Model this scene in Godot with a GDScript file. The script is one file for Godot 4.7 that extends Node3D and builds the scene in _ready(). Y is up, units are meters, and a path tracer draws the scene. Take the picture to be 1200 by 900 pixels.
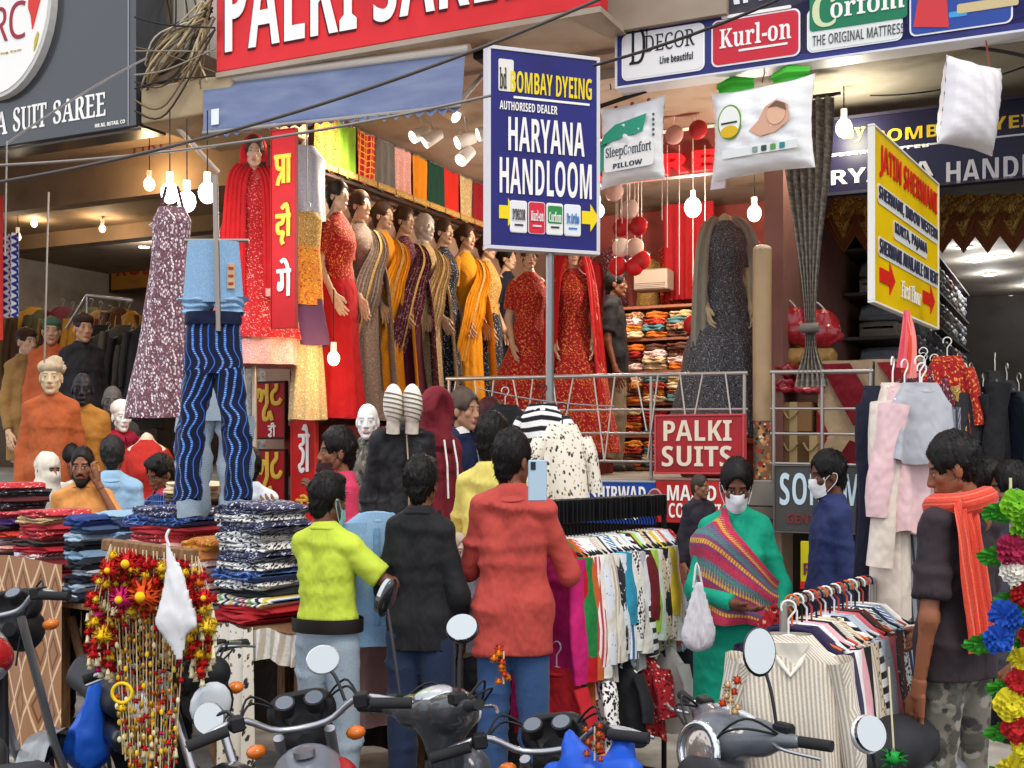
extends Node3D
# A market street: saree and handloom shops raised above the pavement, stalls and customers before them, parked two-wheelers in front.

const FPX := 1400.0
const EYE := 1.6
const HOR := 530.0
const D0 := 8.0
const SA := 0.4348
const CA := 0.9005
var FB := Basis(Vector3(CA, 0, SA), Vector3.UP, Vector3(-SA, 0, CA))
var counts := {}
var rng := RandomNumberGenerator.new()
var noise := FastNoiseLite.new()
var mats := {}
var texs := {}
var cache := {}

func _ready() -> void:
	rng.seed = 7
	noise.seed = 3
	noise.noise_type = FastNoiseLite.TYPE_SIMPLEX_SMOOTH
	noise.frequency = 0.1
	noise.fractal_type = FastNoiseLite.FRACTAL_NONE
	# camera
	var cam := Camera3D.new()
	cam.name = "camera"
	cam.projection = Camera3D.PROJECTION_FRUSTUM
	cam.near = 0.1
	cam.far = 200.0
	cam.size = 0.1 * 900.0 / FPX
	cam.frustum_offset = Vector2(0, 0.1 * (HOR - 450.0) / FPX)
	cam.position = Vector3(0, EYE, 0)
	add_child(cam)
	cam.current = true
	# overcast sky
	var sm := ProceduralSkyMaterial.new()
	sm.sky_top_color = Color(0.86, 0.88, 0.92)
	sm.sky_horizon_color = Color(0.80, 0.82, 0.85)
	sm.sky_curve = 0.3
	sm.ground_bottom_color = Color(0.25, 0.24, 0.23)
	sm.ground_horizon_color = Color(0.5, 0.49, 0.47)
	sm.sky_energy_multiplier = 1.3
	var sky := Sky.new()
	sky.sky_material = sm
	var env := Environment.new()
	env.background_mode = Environment.BG_SKY
	env.sky = sky
	env.tonemap_mode = Environment.TONE_MAPPER_LINEAR
	env.tonemap_exposure = 1.24
	env.sdfgi_enabled = true
	env.ssao_enabled = true
	env.ssil_enabled = true
	var we := WorldEnvironment.new()
	we.name = "world_environment"
	we.environment = env
	add_child(we)
	var sun := DirectionalLight3D.new()
	sun.name = "sun"
	sun.light_energy = 0.5
	sun.light_angular_distance = 20.0
	sun.light_color = Color(1.0, 0.97, 0.92)
	sun.shadow_enabled = true
	sun.rotation_degrees = Vector3(-58, 20, 0)
	add_child(sun)
	make_textures()
	build_setting()
	build_signs()
	build_shops()
	build_stalls()
	build_people()
	build_racks()
	build_bikes()
	build_garlands()
	build_details()

# ---------------------------------------------------------------- helpers: names and nodes
func nm(n: String) -> String:
	counts[n] = counts.get(n, -1) + 1
	return n if counts[n] == 0 else "%s_%03d" % [n, counts[n]]

func tag(o: Node3D, label: String, cat: String, group := "") -> void:
	o.set_meta("label", label)
	o.set_meta("category", cat)
	if group:
		o.set_meta("group", group)

func thing(n: String, label: String, cat: String, x := Transform3D(), group := "") -> Node3D:
	var o := Node3D.new()
	o.name = nm(n)
	add_child(o)
	o.transform = x
	tag(o, label, cat, group)
	return o

func part(parent: Node3D, n: String, mesh: Mesh, mat: Material, x := Transform3D()) -> MeshInstance3D:
	var o := MeshInstance3D.new()
	o.name = n
	o.mesh = mesh
	o.material_override = mat
	o.transform = x
	parent.add_child(o, true)
	return o

func solo(n: String, label: String, cat: String, mesh: Mesh, mat: Material, x := Transform3D(), group := "") -> MeshInstance3D:
	var o := MeshInstance3D.new()
	o.name = nm(n)
	o.mesh = mesh
	o.material_override = mat
	o.transform = x
	add_child(o)
	tag(o, label, cat, group)
	return o

func setting(n: String, mesh: Mesh, mat: Material, x := Transform3D()) -> MeshInstance3D:
	var o := MeshInstance3D.new()
	o.name = nm(n)
	o.mesh = mesh
	o.material_override = mat
	o.transform = x
	o.set_meta("kind", "structure")
	add_child(o)
	return o

# a point of the street: photograph column and row at a given distance
func at(px: float, py: float, d: float) -> Vector3:
	return Vector3((px - 600.0) / FPX * d, EYE + (HOR - py) / FPX * d, -d)
# a point on a plane parallel to the shop fronts, t metres behind their edge
func fac(px: float, py: float, t: float) -> Vector3:
	var k := (px - 600.0) / FPX
	var d := (D0 + t / CA) / (1.0 + k * SA / CA)
	return at(px, py, d)
# along the shop fronts, height, depth inwards
func inn(s: float, y: float, t: float) -> Vector3:
	return Vector3(s * CA + t * SA, y, -D0 + s * SA - t * CA)
func fx(p: Vector3) -> Transform3D:
	return Transform3D(FB, p)
func yx(p: Vector3, deg: float) -> Transform3D:
	return Transform3D(Basis(Vector3.UP, deg_to_rad(deg)), p)
func tl(x: float, y: float, z: float) -> Transform3D:
	return Transform3D(Basis(), Vector3(x, y, z))
# frame whose x runs from a to b
func span(a: Vector3, b: Vector3) -> Transform3D:
	var u := (b - a).normalized()
	var n := u.cross(Vector3.UP).normalized()
	return Transform3D(Basis(u, n.cross(u), n), a)

# ---------------------------------------------------------------- helpers: meshes
class MB:
	var v := PackedVector3Array()
	var n := PackedVector3Array()
	var uv := PackedVector2Array()
	var c := PackedColorArray()
	var i := PackedInt32Array()
	var x := Transform3D()
	var col := Color(1, 1, 1)

	func vert(p: Vector3, nn: Vector3, t: Vector2) -> void:
		v.append(x * p)
		n.append((x.basis * nn).normalized())
		uv.append(t)
		c.append(col)

	func tri(a: int, b: int, d: int) -> void:
		i.append(a); i.append(b); i.append(d)

	func quad(a: Vector3, b: Vector3, d: Vector3, e: Vector3) -> void:
		var nn := (b - a).cross(e - a).normalized()
		var k := v.size()
		var w := (b - a).length()
		var h := (e - a).length()
		vert(a, nn, Vector2(0, h)); vert(b, nn, Vector2(w, h)); vert(d, nn, Vector2(w, 0)); vert(e, nn, Vector2(0, 0))
		tri(k, k + 2, k + 1); tri(k, k + 3, k + 2)

	func box(at: Vector3, size: Vector3, bevel := 0.0) -> MB:
		var h := size * 0.5
		var bv := minf(bevel, minf(h.x, minf(h.y, h.z)) * 0.9)
		if bv <= 0.0:
			for ax in 3:
				for sg in [-1.0, 1.0]:
					var nn := Vector3.ZERO
					nn[ax] = sg
					var u := Vector3.ZERO
					u[(ax + 1) % 3] = h[(ax + 1) % 3]
					var w := Vector3.ZERO
					w[(ax + 2) % 3] = h[(ax + 2) % 3]
					var o: Vector3 = at + nn * h[ax]
					if sg < 0:
						quad(o - u - w, o - u + w, o + u + w, o + u - w)
					else:
						quad(o - u - w, o + u - w, o + u + w, o - u + w)
			return self
		var k0 := v.size()
		# corner index = (x + 2y + 4z) * 3 + axis
		for cz in 2:
			for cy in 2:
				for cx in 2:
					var s := Vector3(cx * 2 - 1, cy * 2 - 1, cz * 2 - 1)
					for ax in 3:
						var p := Vector3(s.x * (h.x - bv), s.y * (h.y - bv), s.z * (h.z - bv))
						p[ax] = s[ax] * h[ax]
						var nn := Vector3.ZERO
						nn[ax] = s[ax]
						var t := Vector2(p.x, -p.y) if ax == 2 else (Vector2(p.z, -p.y) if ax == 0 else Vector2(p.x, p.z))
						vert(at + p, nn, t)
		var id := func(cx: int, cy: int, cz: int, ax: int) -> int: return k0 + (cx + 2 * cy + 4 * cz) * 3 + ax
		# faces
		for s in 2:
			q4(id.call(s, 0, 0, 0), id.call(s, 1, 0, 0), id.call(s, 1, 1, 0), id.call(s, 0, 1, 0))
			q4(id.call(0, s, 0, 1), id.call(1, s, 0, 1), id.call(1, s, 1, 1), id.call(0, s, 1, 1))
			q4(id.call(0, 0, s, 2), id.call(1, 0, s, 2), id.call(1, 1, s, 2), id.call(0, 1, s, 2))
		for p in 2:
			for q in 2:
				q4(id.call(p, q, 0, 0), id.call(p, q, 1, 0), id.call(p, q, 1, 1), id.call(p, q, 0, 1))
				q4(id.call(p, 0, q, 0), id.call(p, 1, q, 0), id.call(p, 1, q, 2), id.call(p, 0, q, 2))
				q4(id.call(0, p, q, 1), id.call(1, p, q, 1), id.call(1, p, q, 2), id.call(0, p, q, 2))
				for r in 2:
					tri(id.call(p, q, r, 0), id.call(p, q, r, 1), id.call(p, q, r, 2))
		return self

	func sq(a: int, b: int, d: int, e: int, inside: bool) -> void:
		if a >= 0 and b >= 0 and d >= 0 and e >= 0:
			if inside:
				q4(a, b, d, e)
			else:
				q4(a, e, d, b)

	func q4(a: int, b: int, d: int, e: int) -> void:
		tri(a, b, d); tri(a, d, e)

	# rows of points; wrap joins last column to first
	func grid(pts: PackedVector3Array, nu: int, nv: int, wrap := false, su := 1.0, sv := 1.0, flipn := false) -> MB:
		var k := v.size()
		var cols := nu + 1 if wrap else nu
		var acc := PackedFloat32Array()
		acc.resize(cols * nv)
		for b in nv:
			var l := 0.0
			for a in cols:
				acc[b * cols + a] = l
				if a + 1 < cols:
					l += pts[b * nu + (a + 1) % nu].distance_to(pts[b * nu + a % nu])
		var vl := 0.0
		var mid := nu / 2
		for b in nv:
			if b > 0:
				vl += pts[b * nu + mid].distance_to(pts[(b - 1) * nu + mid])
			for a in cols:
				var aa := a % nu
				var l: int = (aa - 1 + nu) % nu if wrap else maxi(aa - 1, 0)
				var r: int = (aa + 1) % nu if wrap else mini(aa + 1, nu - 1)
				var du := pts[b * nu + r] - pts[b * nu + l]
				var dv := pts[mini(b + 1, nv - 1) * nu + aa] - pts[maxi(b - 1, 0) * nu + aa]
				var nn := du.cross(dv)
				if nn.length_squared() < 1e-16:
					var b2: int = 1 if b == 0 else nv - 2
					du = pts[b2 * nu + r] - pts[b2 * nu + l]
					nn = du.cross(dv)
				nn = nn.normalized()
				vert(pts[b * nu + aa], -nn if flipn else nn, Vector2(acc[b * cols + a] * su, vl * sv))
		for b in nv - 1:
			for a in cols - 1:
				var p := k + b * cols + a
				q4(p, p + 1, p + cols + 1, p + cols)
		return self

	func tube(pts: Array, rad, sides := 8, caps := true, sc := Vector2(1, 1)) -> MB:
		var m := pts.size()
		var g := PackedVector3Array()
		var up := Vector3.UP
		var d0: Vector3 = (pts[1] - pts[0]).normalized()
		if absf(d0.dot(up)) > 0.9:
			up = Vector3.RIGHT
		var u := d0.cross(up).normalized()
		for j in m:
			var d: Vector3 = (pts[mini(j + 1, m - 1)] - pts[maxi(j - 1, 0)]).normalized()
			u = (u - d * u.dot(d)).normalized()
			var w := d.cross(u)
			var r: float = rad[j] if rad is Array or rad is PackedFloat32Array else rad
			for s in sides:
				var an := TAU * s / sides
				g.append(pts[j] + (u * cos(an) * sc.x + w * sin(an) * sc.y) * r)
		grid(g, sides, m, true, 1, 1, true)
		if caps:
			for e in 2:
				var o: Vector3 = pts[0] if e == 0 else pts[m - 1]
				var dd: Vector3 = (pts[0] - pts[1]).normalized() if e == 0 else (pts[m - 1] - pts[m - 2]).normalized()
				var k := v.size()
				vert(o, dd, Vector2.ZERO)
				for s in sides:
					vert(g[(0 if e == 0 else (m - 1) * sides) + s], dd, Vector2.ZERO)
				for s in sides:
					tri(k, k + 1 + s, k + 1 + (s + 1) % sides)
		return self

	# profile of (radius, height) turned about y
	func lathe(prof: Array, segs := 20, sx := 1.0, sz := 1.0) -> MB:
		var g := PackedVector3Array()
		for p in prof:
			for s in segs:
				var an := TAU * s / segs
				g.append(Vector3(p.x * cos(an) * sx, p.y, p.x * sin(an) * sz))
		return grid(g, segs, prof.size(), true)

	func ball(o: Vector3, r: Vector3, segs := 14, rings := 8) -> MB:
		var g := PackedVector3Array()
		for b in rings + 1:
			var ph := PI * b / rings
			var rr := maxf(sin(ph), 0.003)
			for s in segs:
				var an := TAU * s / segs
				g.append(o + Vector3(rr * cos(an) * r.x, cos(ph) * r.y, rr * sin(an) * r.z))
		return grid(g, segs, rings + 1, true, 1, 1, true)

	# a flat outline given thickness along z
	func plate(poly: PackedVector2Array, z0: float, z1: float) -> MB:
		var t := Geometry2D.triangulate_polygon(poly)
		for e in 2:
			var k := v.size()
			for p in poly:
				vert(Vector3(p.x, p.y, z1 if e else z0), Vector3(0, 0, 1 if e else -1), Vector2(p.x, -p.y))
			for q in range(0, t.size(), 3):
				tri(k + t[q], k + t[q + 1], k + t[q + 2])
		for q in poly.size():
			var a := poly[q]
			var b := poly[(q + 1) % poly.size()]
			var k := v.size()
			var nn := Vector3(b.y - a.y, a.x - b.x, 0).normalized()
			var l := a.distance_to(b)
			vert(Vector3(a.x, a.y, z0), nn, Vector2(0, z0)); vert(Vector3(b.x, b.y, z0), nn, Vector2(l, z0))
			vert(Vector3(b.x, b.y, z1), nn, Vector2(l, z1)); vert(Vector3(a.x, a.y, z1), nn, Vector2(0, z1))
			q4(k, k + 1, k + 2, k + 3)
		return self

	func add(o: MB, t := Transform3D()) -> MB:
		var k := v.size()
		var tt := x * t
		for j in o.v.size():
			v.append(tt * o.v[j])
			n.append((tt.basis * o.n[j]).normalized())
		uv.append_array(o.uv)
		c.append_array(o.c)
		for j in o.i:
			i.append(j + k)
		return self

	# normals from the faces, for shapes bent after they were made
	func renormal() -> MB:
		var nn := PackedVector3Array()
		nn.resize(v.size())
		for t in range(0, i.size(), 3):
			var a := i[t]
			var b := i[t + 1]
			var d := i[t + 2]
			var f := (v[d] - v[a]).cross(v[b] - v[a])
			nn[a] += f; nn[b] += f; nn[d] += f
		for j in nn.size():
			n[j] = nn[j].normalized() if nn[j].length_squared() > 1e-20 else n[j]
		return self

	func done() -> ArrayMesh:
		for t in range(0, i.size(), 3):
			var a := i[t]
			var b := i[t + 1]
			var d := i[t + 2]
			if (v[d] - v[a]).cross(v[b] - v[a]).dot(n[a] + n[b] + n[d]) < 0.0:
				i[t + 1] = d
				i[t + 2] = b
		var ar := []
		ar.resize(Mesh.ARRAY_MAX)
		ar[Mesh.ARRAY_VERTEX] = v
		ar[Mesh.ARRAY_NORMAL] = n
		ar[Mesh.ARRAY_TEX_UV] = uv
		ar[Mesh.ARRAY_COLOR] = c
		ar[Mesh.ARRAY_INDEX] = i
		var m := ArrayMesh.new()
		m.add_surface_from_arrays(Mesh.PRIMITIVE_TRIANGLES, ar)
		return m

func bx(size: Vector3, bevel := 0.0, o := Vector3.ZERO) -> ArrayMesh:
	return MB.new().box(o, size, bevel).done()
func tb(pts: Array, rad, sides := 8) -> ArrayMesh:
	return MB.new().tube(pts, rad, sides).done()
# smooth curve through points
func curve(pts: Array, per := 6) -> Array:
	var out := []
	var m := pts.size()
	for j in m - 1:
		var p0: Vector3 = pts[maxi(j - 1, 0)]
		var p3: Vector3 = pts[mini(j + 2, m - 1)]
		for s in per:
			out.append((pts[j] as Vector3).cubic_interpolate(pts[j + 1], p0, p3, float(s) / per))
	out.append(pts[m - 1])
	return out
# a cord that sags between two points
func sag(a: Vector3, b: Vector3, drop: float, steps := 14) -> Array:
	var out := []
	for j in steps + 1:
		var t := float(j) / steps
		out.append(a.lerp(b, t) - Vector3(0, drop * 4.0 * t * (1.0 - t), 0))
	return out
func rrect(w: float, h: float, r: float, ox := 0.0, oy := 0.0) -> PackedVector2Array:
	var p := PackedVector2Array()
	for q in 4:
		var cx := w - r if q < 1 or q > 2 else r
		var cy := h - r if q < 2 else r
		for s in 5:
			var an := (q + s / 4.0) * PI / 2
			p.append(Vector2(ox + cx + r * cos(an), oy + cy + r * sin(an)))
	return p
func oval(rx: float, ry: float, m := 24, ox := 0.0, oy := 0.0) -> PackedVector2Array:
	var p := PackedVector2Array()
	for s in m:
		p.append(Vector2(ox + rx * cos(TAU * s / m), oy + ry * sin(TAU * s / m)))
	return p

# ---------------------------------------------------------------- soft bodies: tapered capsules joined smoothly, meshed as surface nets
# bone: {a, b, ra, rb, z (flattening), cut (flat end at b), sub (carves), e (ellipsoid radii about a)}
func cap(a: Vector3, b: Vector3, ra: float, rb: float, z := 1.0, cut := false) -> Dictionary:
	return {a = a, b = b, ra = ra, rb = rb, z = z, cut = cut}
func ell(o: Vector3, r: Vector3, sub := false) -> Dictionary:
	return {a = o, b = o, e = r, sub = sub}

func net(bones: Array, cell: float, k: float, infl := 0.0, ylo := -1e9, yhi := 1e9, wr := 0.0, wf := Vector3(9, 16, 9)) -> MB:
	var lo := Vector3(1e9, 1e9, 1e9)
	var hi := -lo
	for b in bones:
		if b.get("sub", false):
			continue
		var r: Vector3 = b.e if b.has("e") else Vector3.ONE * maxf(b.ra, b.rb)
		r += Vector3.ONE * (infl + cell * 2.0)
		lo = lo.min(b.a.min(b.b) - r)
		hi = hi.max(b.a.max(b.b) + r)
	lo.y = maxf(lo.y, ylo - 2 * cell)
	hi.y = minf(hi.y, yhi + 2 * cell)
	var nx := int((hi.x - lo.x) / cell) + 2
	var ny := int((hi.y - lo.y) / cell) + 2
	var nz := int((hi.z - lo.z) / cell) + 2
	var f := PackedFloat32Array()
	f.resize(nx * ny * nz)
	f.fill(0.5)
	for b in bones:
		var isE: bool = b.has("e")
		var sub: bool = b.get("sub", false)
		var er: Vector3 = b.e if isE else Vector3.ONE
		var rr: Vector3 = er if isE else Vector3.ONE * maxf(b.ra, b.rb)
		rr += Vector3.ONE * (infl + cell * 2.5 + k)
		var a: Vector3 = b.a
		var bb: Vector3 = b.b
		var l := (a.min(bb) - rr - lo) / cell
		var h := (a.max(bb) + rr - lo) / cell
		var x0 := clampi(int(l.x), 0, nx - 1)
		var x1 := clampi(int(h.x) + 1, 0, nx - 1)
		var y0 := clampi(int(l.y), 0, ny - 1)
		var y1 := clampi(int(h.y) + 1, 0, ny - 1)
		var z0 := clampi(int(l.z), 0, nz - 1)
		var z1 := clampi(int(h.z) + 1, 0, nz - 1)
		var ab := bb - a
		var l2 := maxf(ab.length_squared(), 1e-9)
		var dir := ab.normalized()
		var ra: float = 0.0 if isE else b.ra
		var rb: float = 0.0 if isE else b.rb
		var zs: float = 1.0 / b.get("z", 1.0)
		var cut: bool = b.get("cut", false)
		var me := minf(er.x, minf(er.y, er.z))
		for z in range(z0, z1 + 1):
			for y in range(y0, y1 + 1):
				var id := (z * ny + y) * nx + x0
				var p := Vector3(lo.x + x0 * cell, lo.y + y * cell, lo.z + z * cell)
				for xx in range(x0, x1 + 1):
					var d: float
					var pa := p - a
					if isE:
						d = ((pa / er).length() - 1.0) * me - infl
					else:
						var t := clampf(pa.dot(ab) / l2, 0.0, 1.0)
						var q := pa - ab * t
						q.z *= zs
						d = q.length() - (ra + (rb - ra) * t) - infl
						if cut:
							d = maxf(d, (p - bb).dot(dir))
					var o := f[id]
					if sub:
						d = -d
						var hh := maxf(k - absf(o - d), 0.0)
						f[id] = maxf(o, d) + hh * hh / (4.0 * k)
					else:
						var hh := maxf(k - absf(o - d), 0.0)
						f[id] = minf(o, d) - hh * hh / (4.0 * k)
					id += 1
					p.x += cell
	if ylo > -1e8 or yhi < 1e8:
		for z in nz:
			for y in ny:
				var yy := lo.y + y * cell
				var g := maxf(ylo - yy, yy - yhi)
				if g < -cell * 3:
					continue
				var id := (z * ny + y) * nx
				for xx in nx:
					if f[id] < g:
						f[id] = g
					id += 1
	var mb := MB.new()
	var vid := PackedInt32Array()
	vid.resize(nx * ny * nz)
	vid.fill(-1)
	var nxy := nx * ny
	var zmin := 1.0
	for b in bones:
		zmin = minf(zmin, b.get("z", 1.0))
	var lim := cell * 2.5 / zmin
	for z in nz - 1:
		for y in ny - 1:
			var id := z * nxy + y * nx
			for xx in nx - 1:
				var f0 := f[id]
				if f0 < lim and f0 > -lim:
					var f1 := f[id + 1]
					var f2 := f[id + nx]
					var f3 := f[id + nx + 1]
					var f4 := f[id + nxy]
					var f5 := f[id + nxy + 1]
					var f6 := f[id + nxy + nx]
					var f7 := f[id + nxy + nx + 1]
					var s := int(f0 < 0) + int(f1 < 0) + int(f2 < 0) + int(f3 < 0) + int(f4 < 0) + int(f5 < 0) + int(f6 < 0) + int(f7 < 0)
					if s > 0 and s < 8:
						var g := Vector3(f1 + f3 + f5 + f7 - f0 - f2 - f4 - f6, f2 + f3 + f6 + f7 - f0 - f1 - f4 - f5, f4 + f5 + f6 + f7 - f0 - f1 - f2 - f3) * 0.25
						var m := (f0 + f1 + f2 + f3 + f4 + f5 + f6 + f7) * 0.125
						var off := -g * (m / maxf(g.length_squared(), 1e-9))
						off = off.clamp(Vector3.ONE * -0.5, Vector3.ONE * 0.5)
						vid[id] = mb.v.size()
						var p := lo + (Vector3(xx + 0.5, y + 0.5, z + 0.5) + off) * cell
						var nn := g.normalized()
						if wr > 0.0:
							var n1 := noise.get_noise_3d(p.x * wf.x * 10.0 + p.y * wf.y * 4.0, p.y * wf.y * 10.0, p.z * wf.z * 10.0 - p.y * wf.y * 4.0)
							var n2 := noise.get_noise_3d(p.x * wf.x * 17.0 - p.y * wf.y * 9.0 + 50.0, p.y * wf.y * 15.0, p.z * wf.z * 17.0 + p.y * wf.y * 9.0)
							var n3 := clampf(0.45 + 1.7 * noise.get_noise_3d(p.x * 18.0, p.y * 18.0 + 30.0, p.z * 18.0), 0.08, 1.3)
							p += nn * wr * n3 * (exp(-n1 * n1 * 28.0) + 0.28 * exp(-n2 * n2 * 28.0) - 0.15)
						mb.v.append(p)
						mb.n.append(nn)
						mb.uv.append(Vector2(atan2(p.x, p.z) * 0.16, -p.y))
						mb.c.append(Color(1, 1, 1))
				id += 1
	for z in range(1, nz - 1):
		for y in range(1, ny - 1):
			var id := z * nxy + y * nx + 1
			for xx in range(1, nx - 1):
				if vid[id] >= 0 or absf(f[id]) < lim:
					var inside := f[id] < 0
					if inside != (f[id + 1] < 0):
						mb.sq(vid[id], vid[id - nx], vid[id - nx - nxy], vid[id - nxy], inside)
					if inside != (f[id + nx] < 0):
						mb.sq(vid[id], vid[id - nxy], vid[id - nxy - 1], vid[id - 1], inside)
					if inside != (f[id + nxy] < 0):
						mb.sq(vid[id], vid[id - 1], vid[id - 1 - nx], vid[id - nx], inside)
				id += 1
	if wr > 0.0:
		mb.renormal()
	return mb

# ---------------------------------------------------------------- materials and computed prints
func hx(h: String) -> Color:
	return Color(h)

# plain surface
func m(col: String, rough := 0.8, metal := 0.0, grain := "cloth") -> StandardMaterial3D:
	var key := "%s|%s|%s|%s" % [col, rough, metal, grain]
	if mats.has(key):
		return mats[key]
	var o := StandardMaterial3D.new()
	o.albedo_color = Color(col)
	o.roughness = rough
	o.metallic = metal
	if metal < 0.2:
		o.metallic_specular = 0.35
	if grain == "cloth":
		o.rim_enabled = true
		o.rim = 0.25
		o.rim_tint = 0.6
		o.normal_enabled = true
		o.normal_texture = texs.crinkle
		o.normal_scale = 0.35
		o.uv1_scale = Vector3(1.9, 1.3, 1)
	elif grain == "wall":
		o.albedo_texture = texs.grime
		o.uv1_triplanar = true
		o.uv1_world_triplanar = true
		o.uv1_scale = Vector3(0.45, 0.45, 0.45)
		o.heightmap_enabled = false
	elif grain == "paint":
		o.clearcoat_enabled = true
		o.clearcoat = 0.7
		o.clearcoat_roughness = 0.12
	mats[key] = o
	return o

# printed cloth: name of a computed print, repeats per metre
func pm(tex: String, per := 4.0, rough := 0.8, metal := 0.0) -> StandardMaterial3D:
	var key := "print|%s|%s|%s" % [tex, per, rough]
	if mats.has(key):
		return mats[key]
	var o := StandardMaterial3D.new()
	o.albedo_texture = texs[tex]
	o.roughness = rough
	o.metallic = metal
	o.metallic_specular = 0.35
	o.rim_enabled = true
	o.rim = 0.2
	o.rim_tint = 0.6
	o.uv1_scale = Vector3(per, per, 1)
	mats[key] = o
	return o

func glow(col: String, e: float) -> StandardMaterial3D:
	var key := "glow%s%s" % [col, e]
	if not mats.has(key):
		var o := StandardMaterial3D.new()
		o.albedo_color = Color(col)
		o.emission_enabled = true
		o.emission = Color(col)
		o.emission_energy_multiplier = e
		mats[key] = o
	return mats[key]

func film(col: String, a: float) -> StandardMaterial3D:
	var key := "film%s%s" % [col, a]
	if not mats.has(key):
		var o := StandardMaterial3D.new()
		o.albedo_color = Color(Color(col), a)
		o.transparency = BaseMaterial3D.TRANSPARENCY_ALPHA
		o.roughness = 0.12
		mats[key] = o
	return mats[key]

func put_tex(n: String, w: int, h: int, px: PackedByteArray) -> void:
	texs[n] = ImageTexture.create_from_image(Image.create_from_data(w, h, false, Image.FORMAT_RGB8, px))

# per-pixel print from a rule that returns a colour number
func print_tex(n: String, size: int, cols: Array, rule: Callable, jitter := 0.06) -> void:
	var px := PackedByteArray()
	px.resize(size * size * 3)
	var cc := []
	for s in cols:
		cc.append(Color(s))
	var k := 0
	for y in size:
		for x in size:
			var c: Color = cc[rule.call(float(x) / size, float(y) / size)]
			var j := 1.0 + rng.randf_range(-jitter, jitter)
			px[k] = clampi(int(c.r * j * 255.0), 0, 255)
			px[k + 1] = clampi(int(c.g * j * 255.0), 0, 255)
			px[k + 2] = clampi(int(c.b * j * 255.0), 0, 255)
			k += 3
	put_tex(n, size, size, px)

# blots scattered on a ground, wrapping round; each entry of marks: [colour, how many, radius from, radius to, stretch]
func blot_tex(n: String, size: int, ground: String, marks: Array, sd := 1) -> void:
	var r := RandomNumberGenerator.new()
	r.seed = sd * 77 + 5
	var im := Image.create(size, size, false, Image.FORMAT_RGB8)
	im.fill(Color(ground))
	for q in marks:
		for j in q[1]:
			var cx := r.randi() % size
			var cy := r.randi() % size
			var rad := r.randf_range(q[2], q[3])
			var st: float = q[4] if q.size() > 4 else 1.0
			var c := Color(q[0])
			c = c * r.randf_range(0.85, 1.1)
			var ri := int(ceil(rad * maxf(st, 1.0)))
			var ca := cos(r.randf() * TAU if st == 1.0 else 0.0)
			for dy in range(-ri, ri + 1):
				for dx in range(-ri, ri + 1):
					if (dx * dx) + (dy / st) * (dy / st) <= rad * rad * (1.0 + 0.3 * ca * sin(dx * 1.7 + dy)):
						im.set_pixel(posmod(cx + dx, size), posmod(cy + dy, size), c)
	texs[n] = ImageTexture.create_from_image(im)

func noise_tex(n: String, size: int, freq: float, oct: int, ramp: Array, normal := false, strength := 4.0, sd := 1) -> void:
	var t := NoiseTexture2D.new()
	t.width = size
	t.height = size
	t.seamless = true
	var f := FastNoiseLite.new()
	f.seed = sd
	f.noise_type = FastNoiseLite.TYPE_SIMPLEX_SMOOTH
	f.frequency = freq
	f.fractal_octaves = oct
	t.noise = f
	if normal:
		t.as_normal_map = true
		t.bump_strength = strength
	else:
		var g := Gradient.new()
		g.offsets = PackedFloat32Array(range(ramp.size()).map(func(i): return float(i) / (ramp.size() - 1)))
		g.colors = PackedColorArray(ramp.map(func(c): return Color(c)))
		t.color_ramp = g
	texs[n] = t

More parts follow.
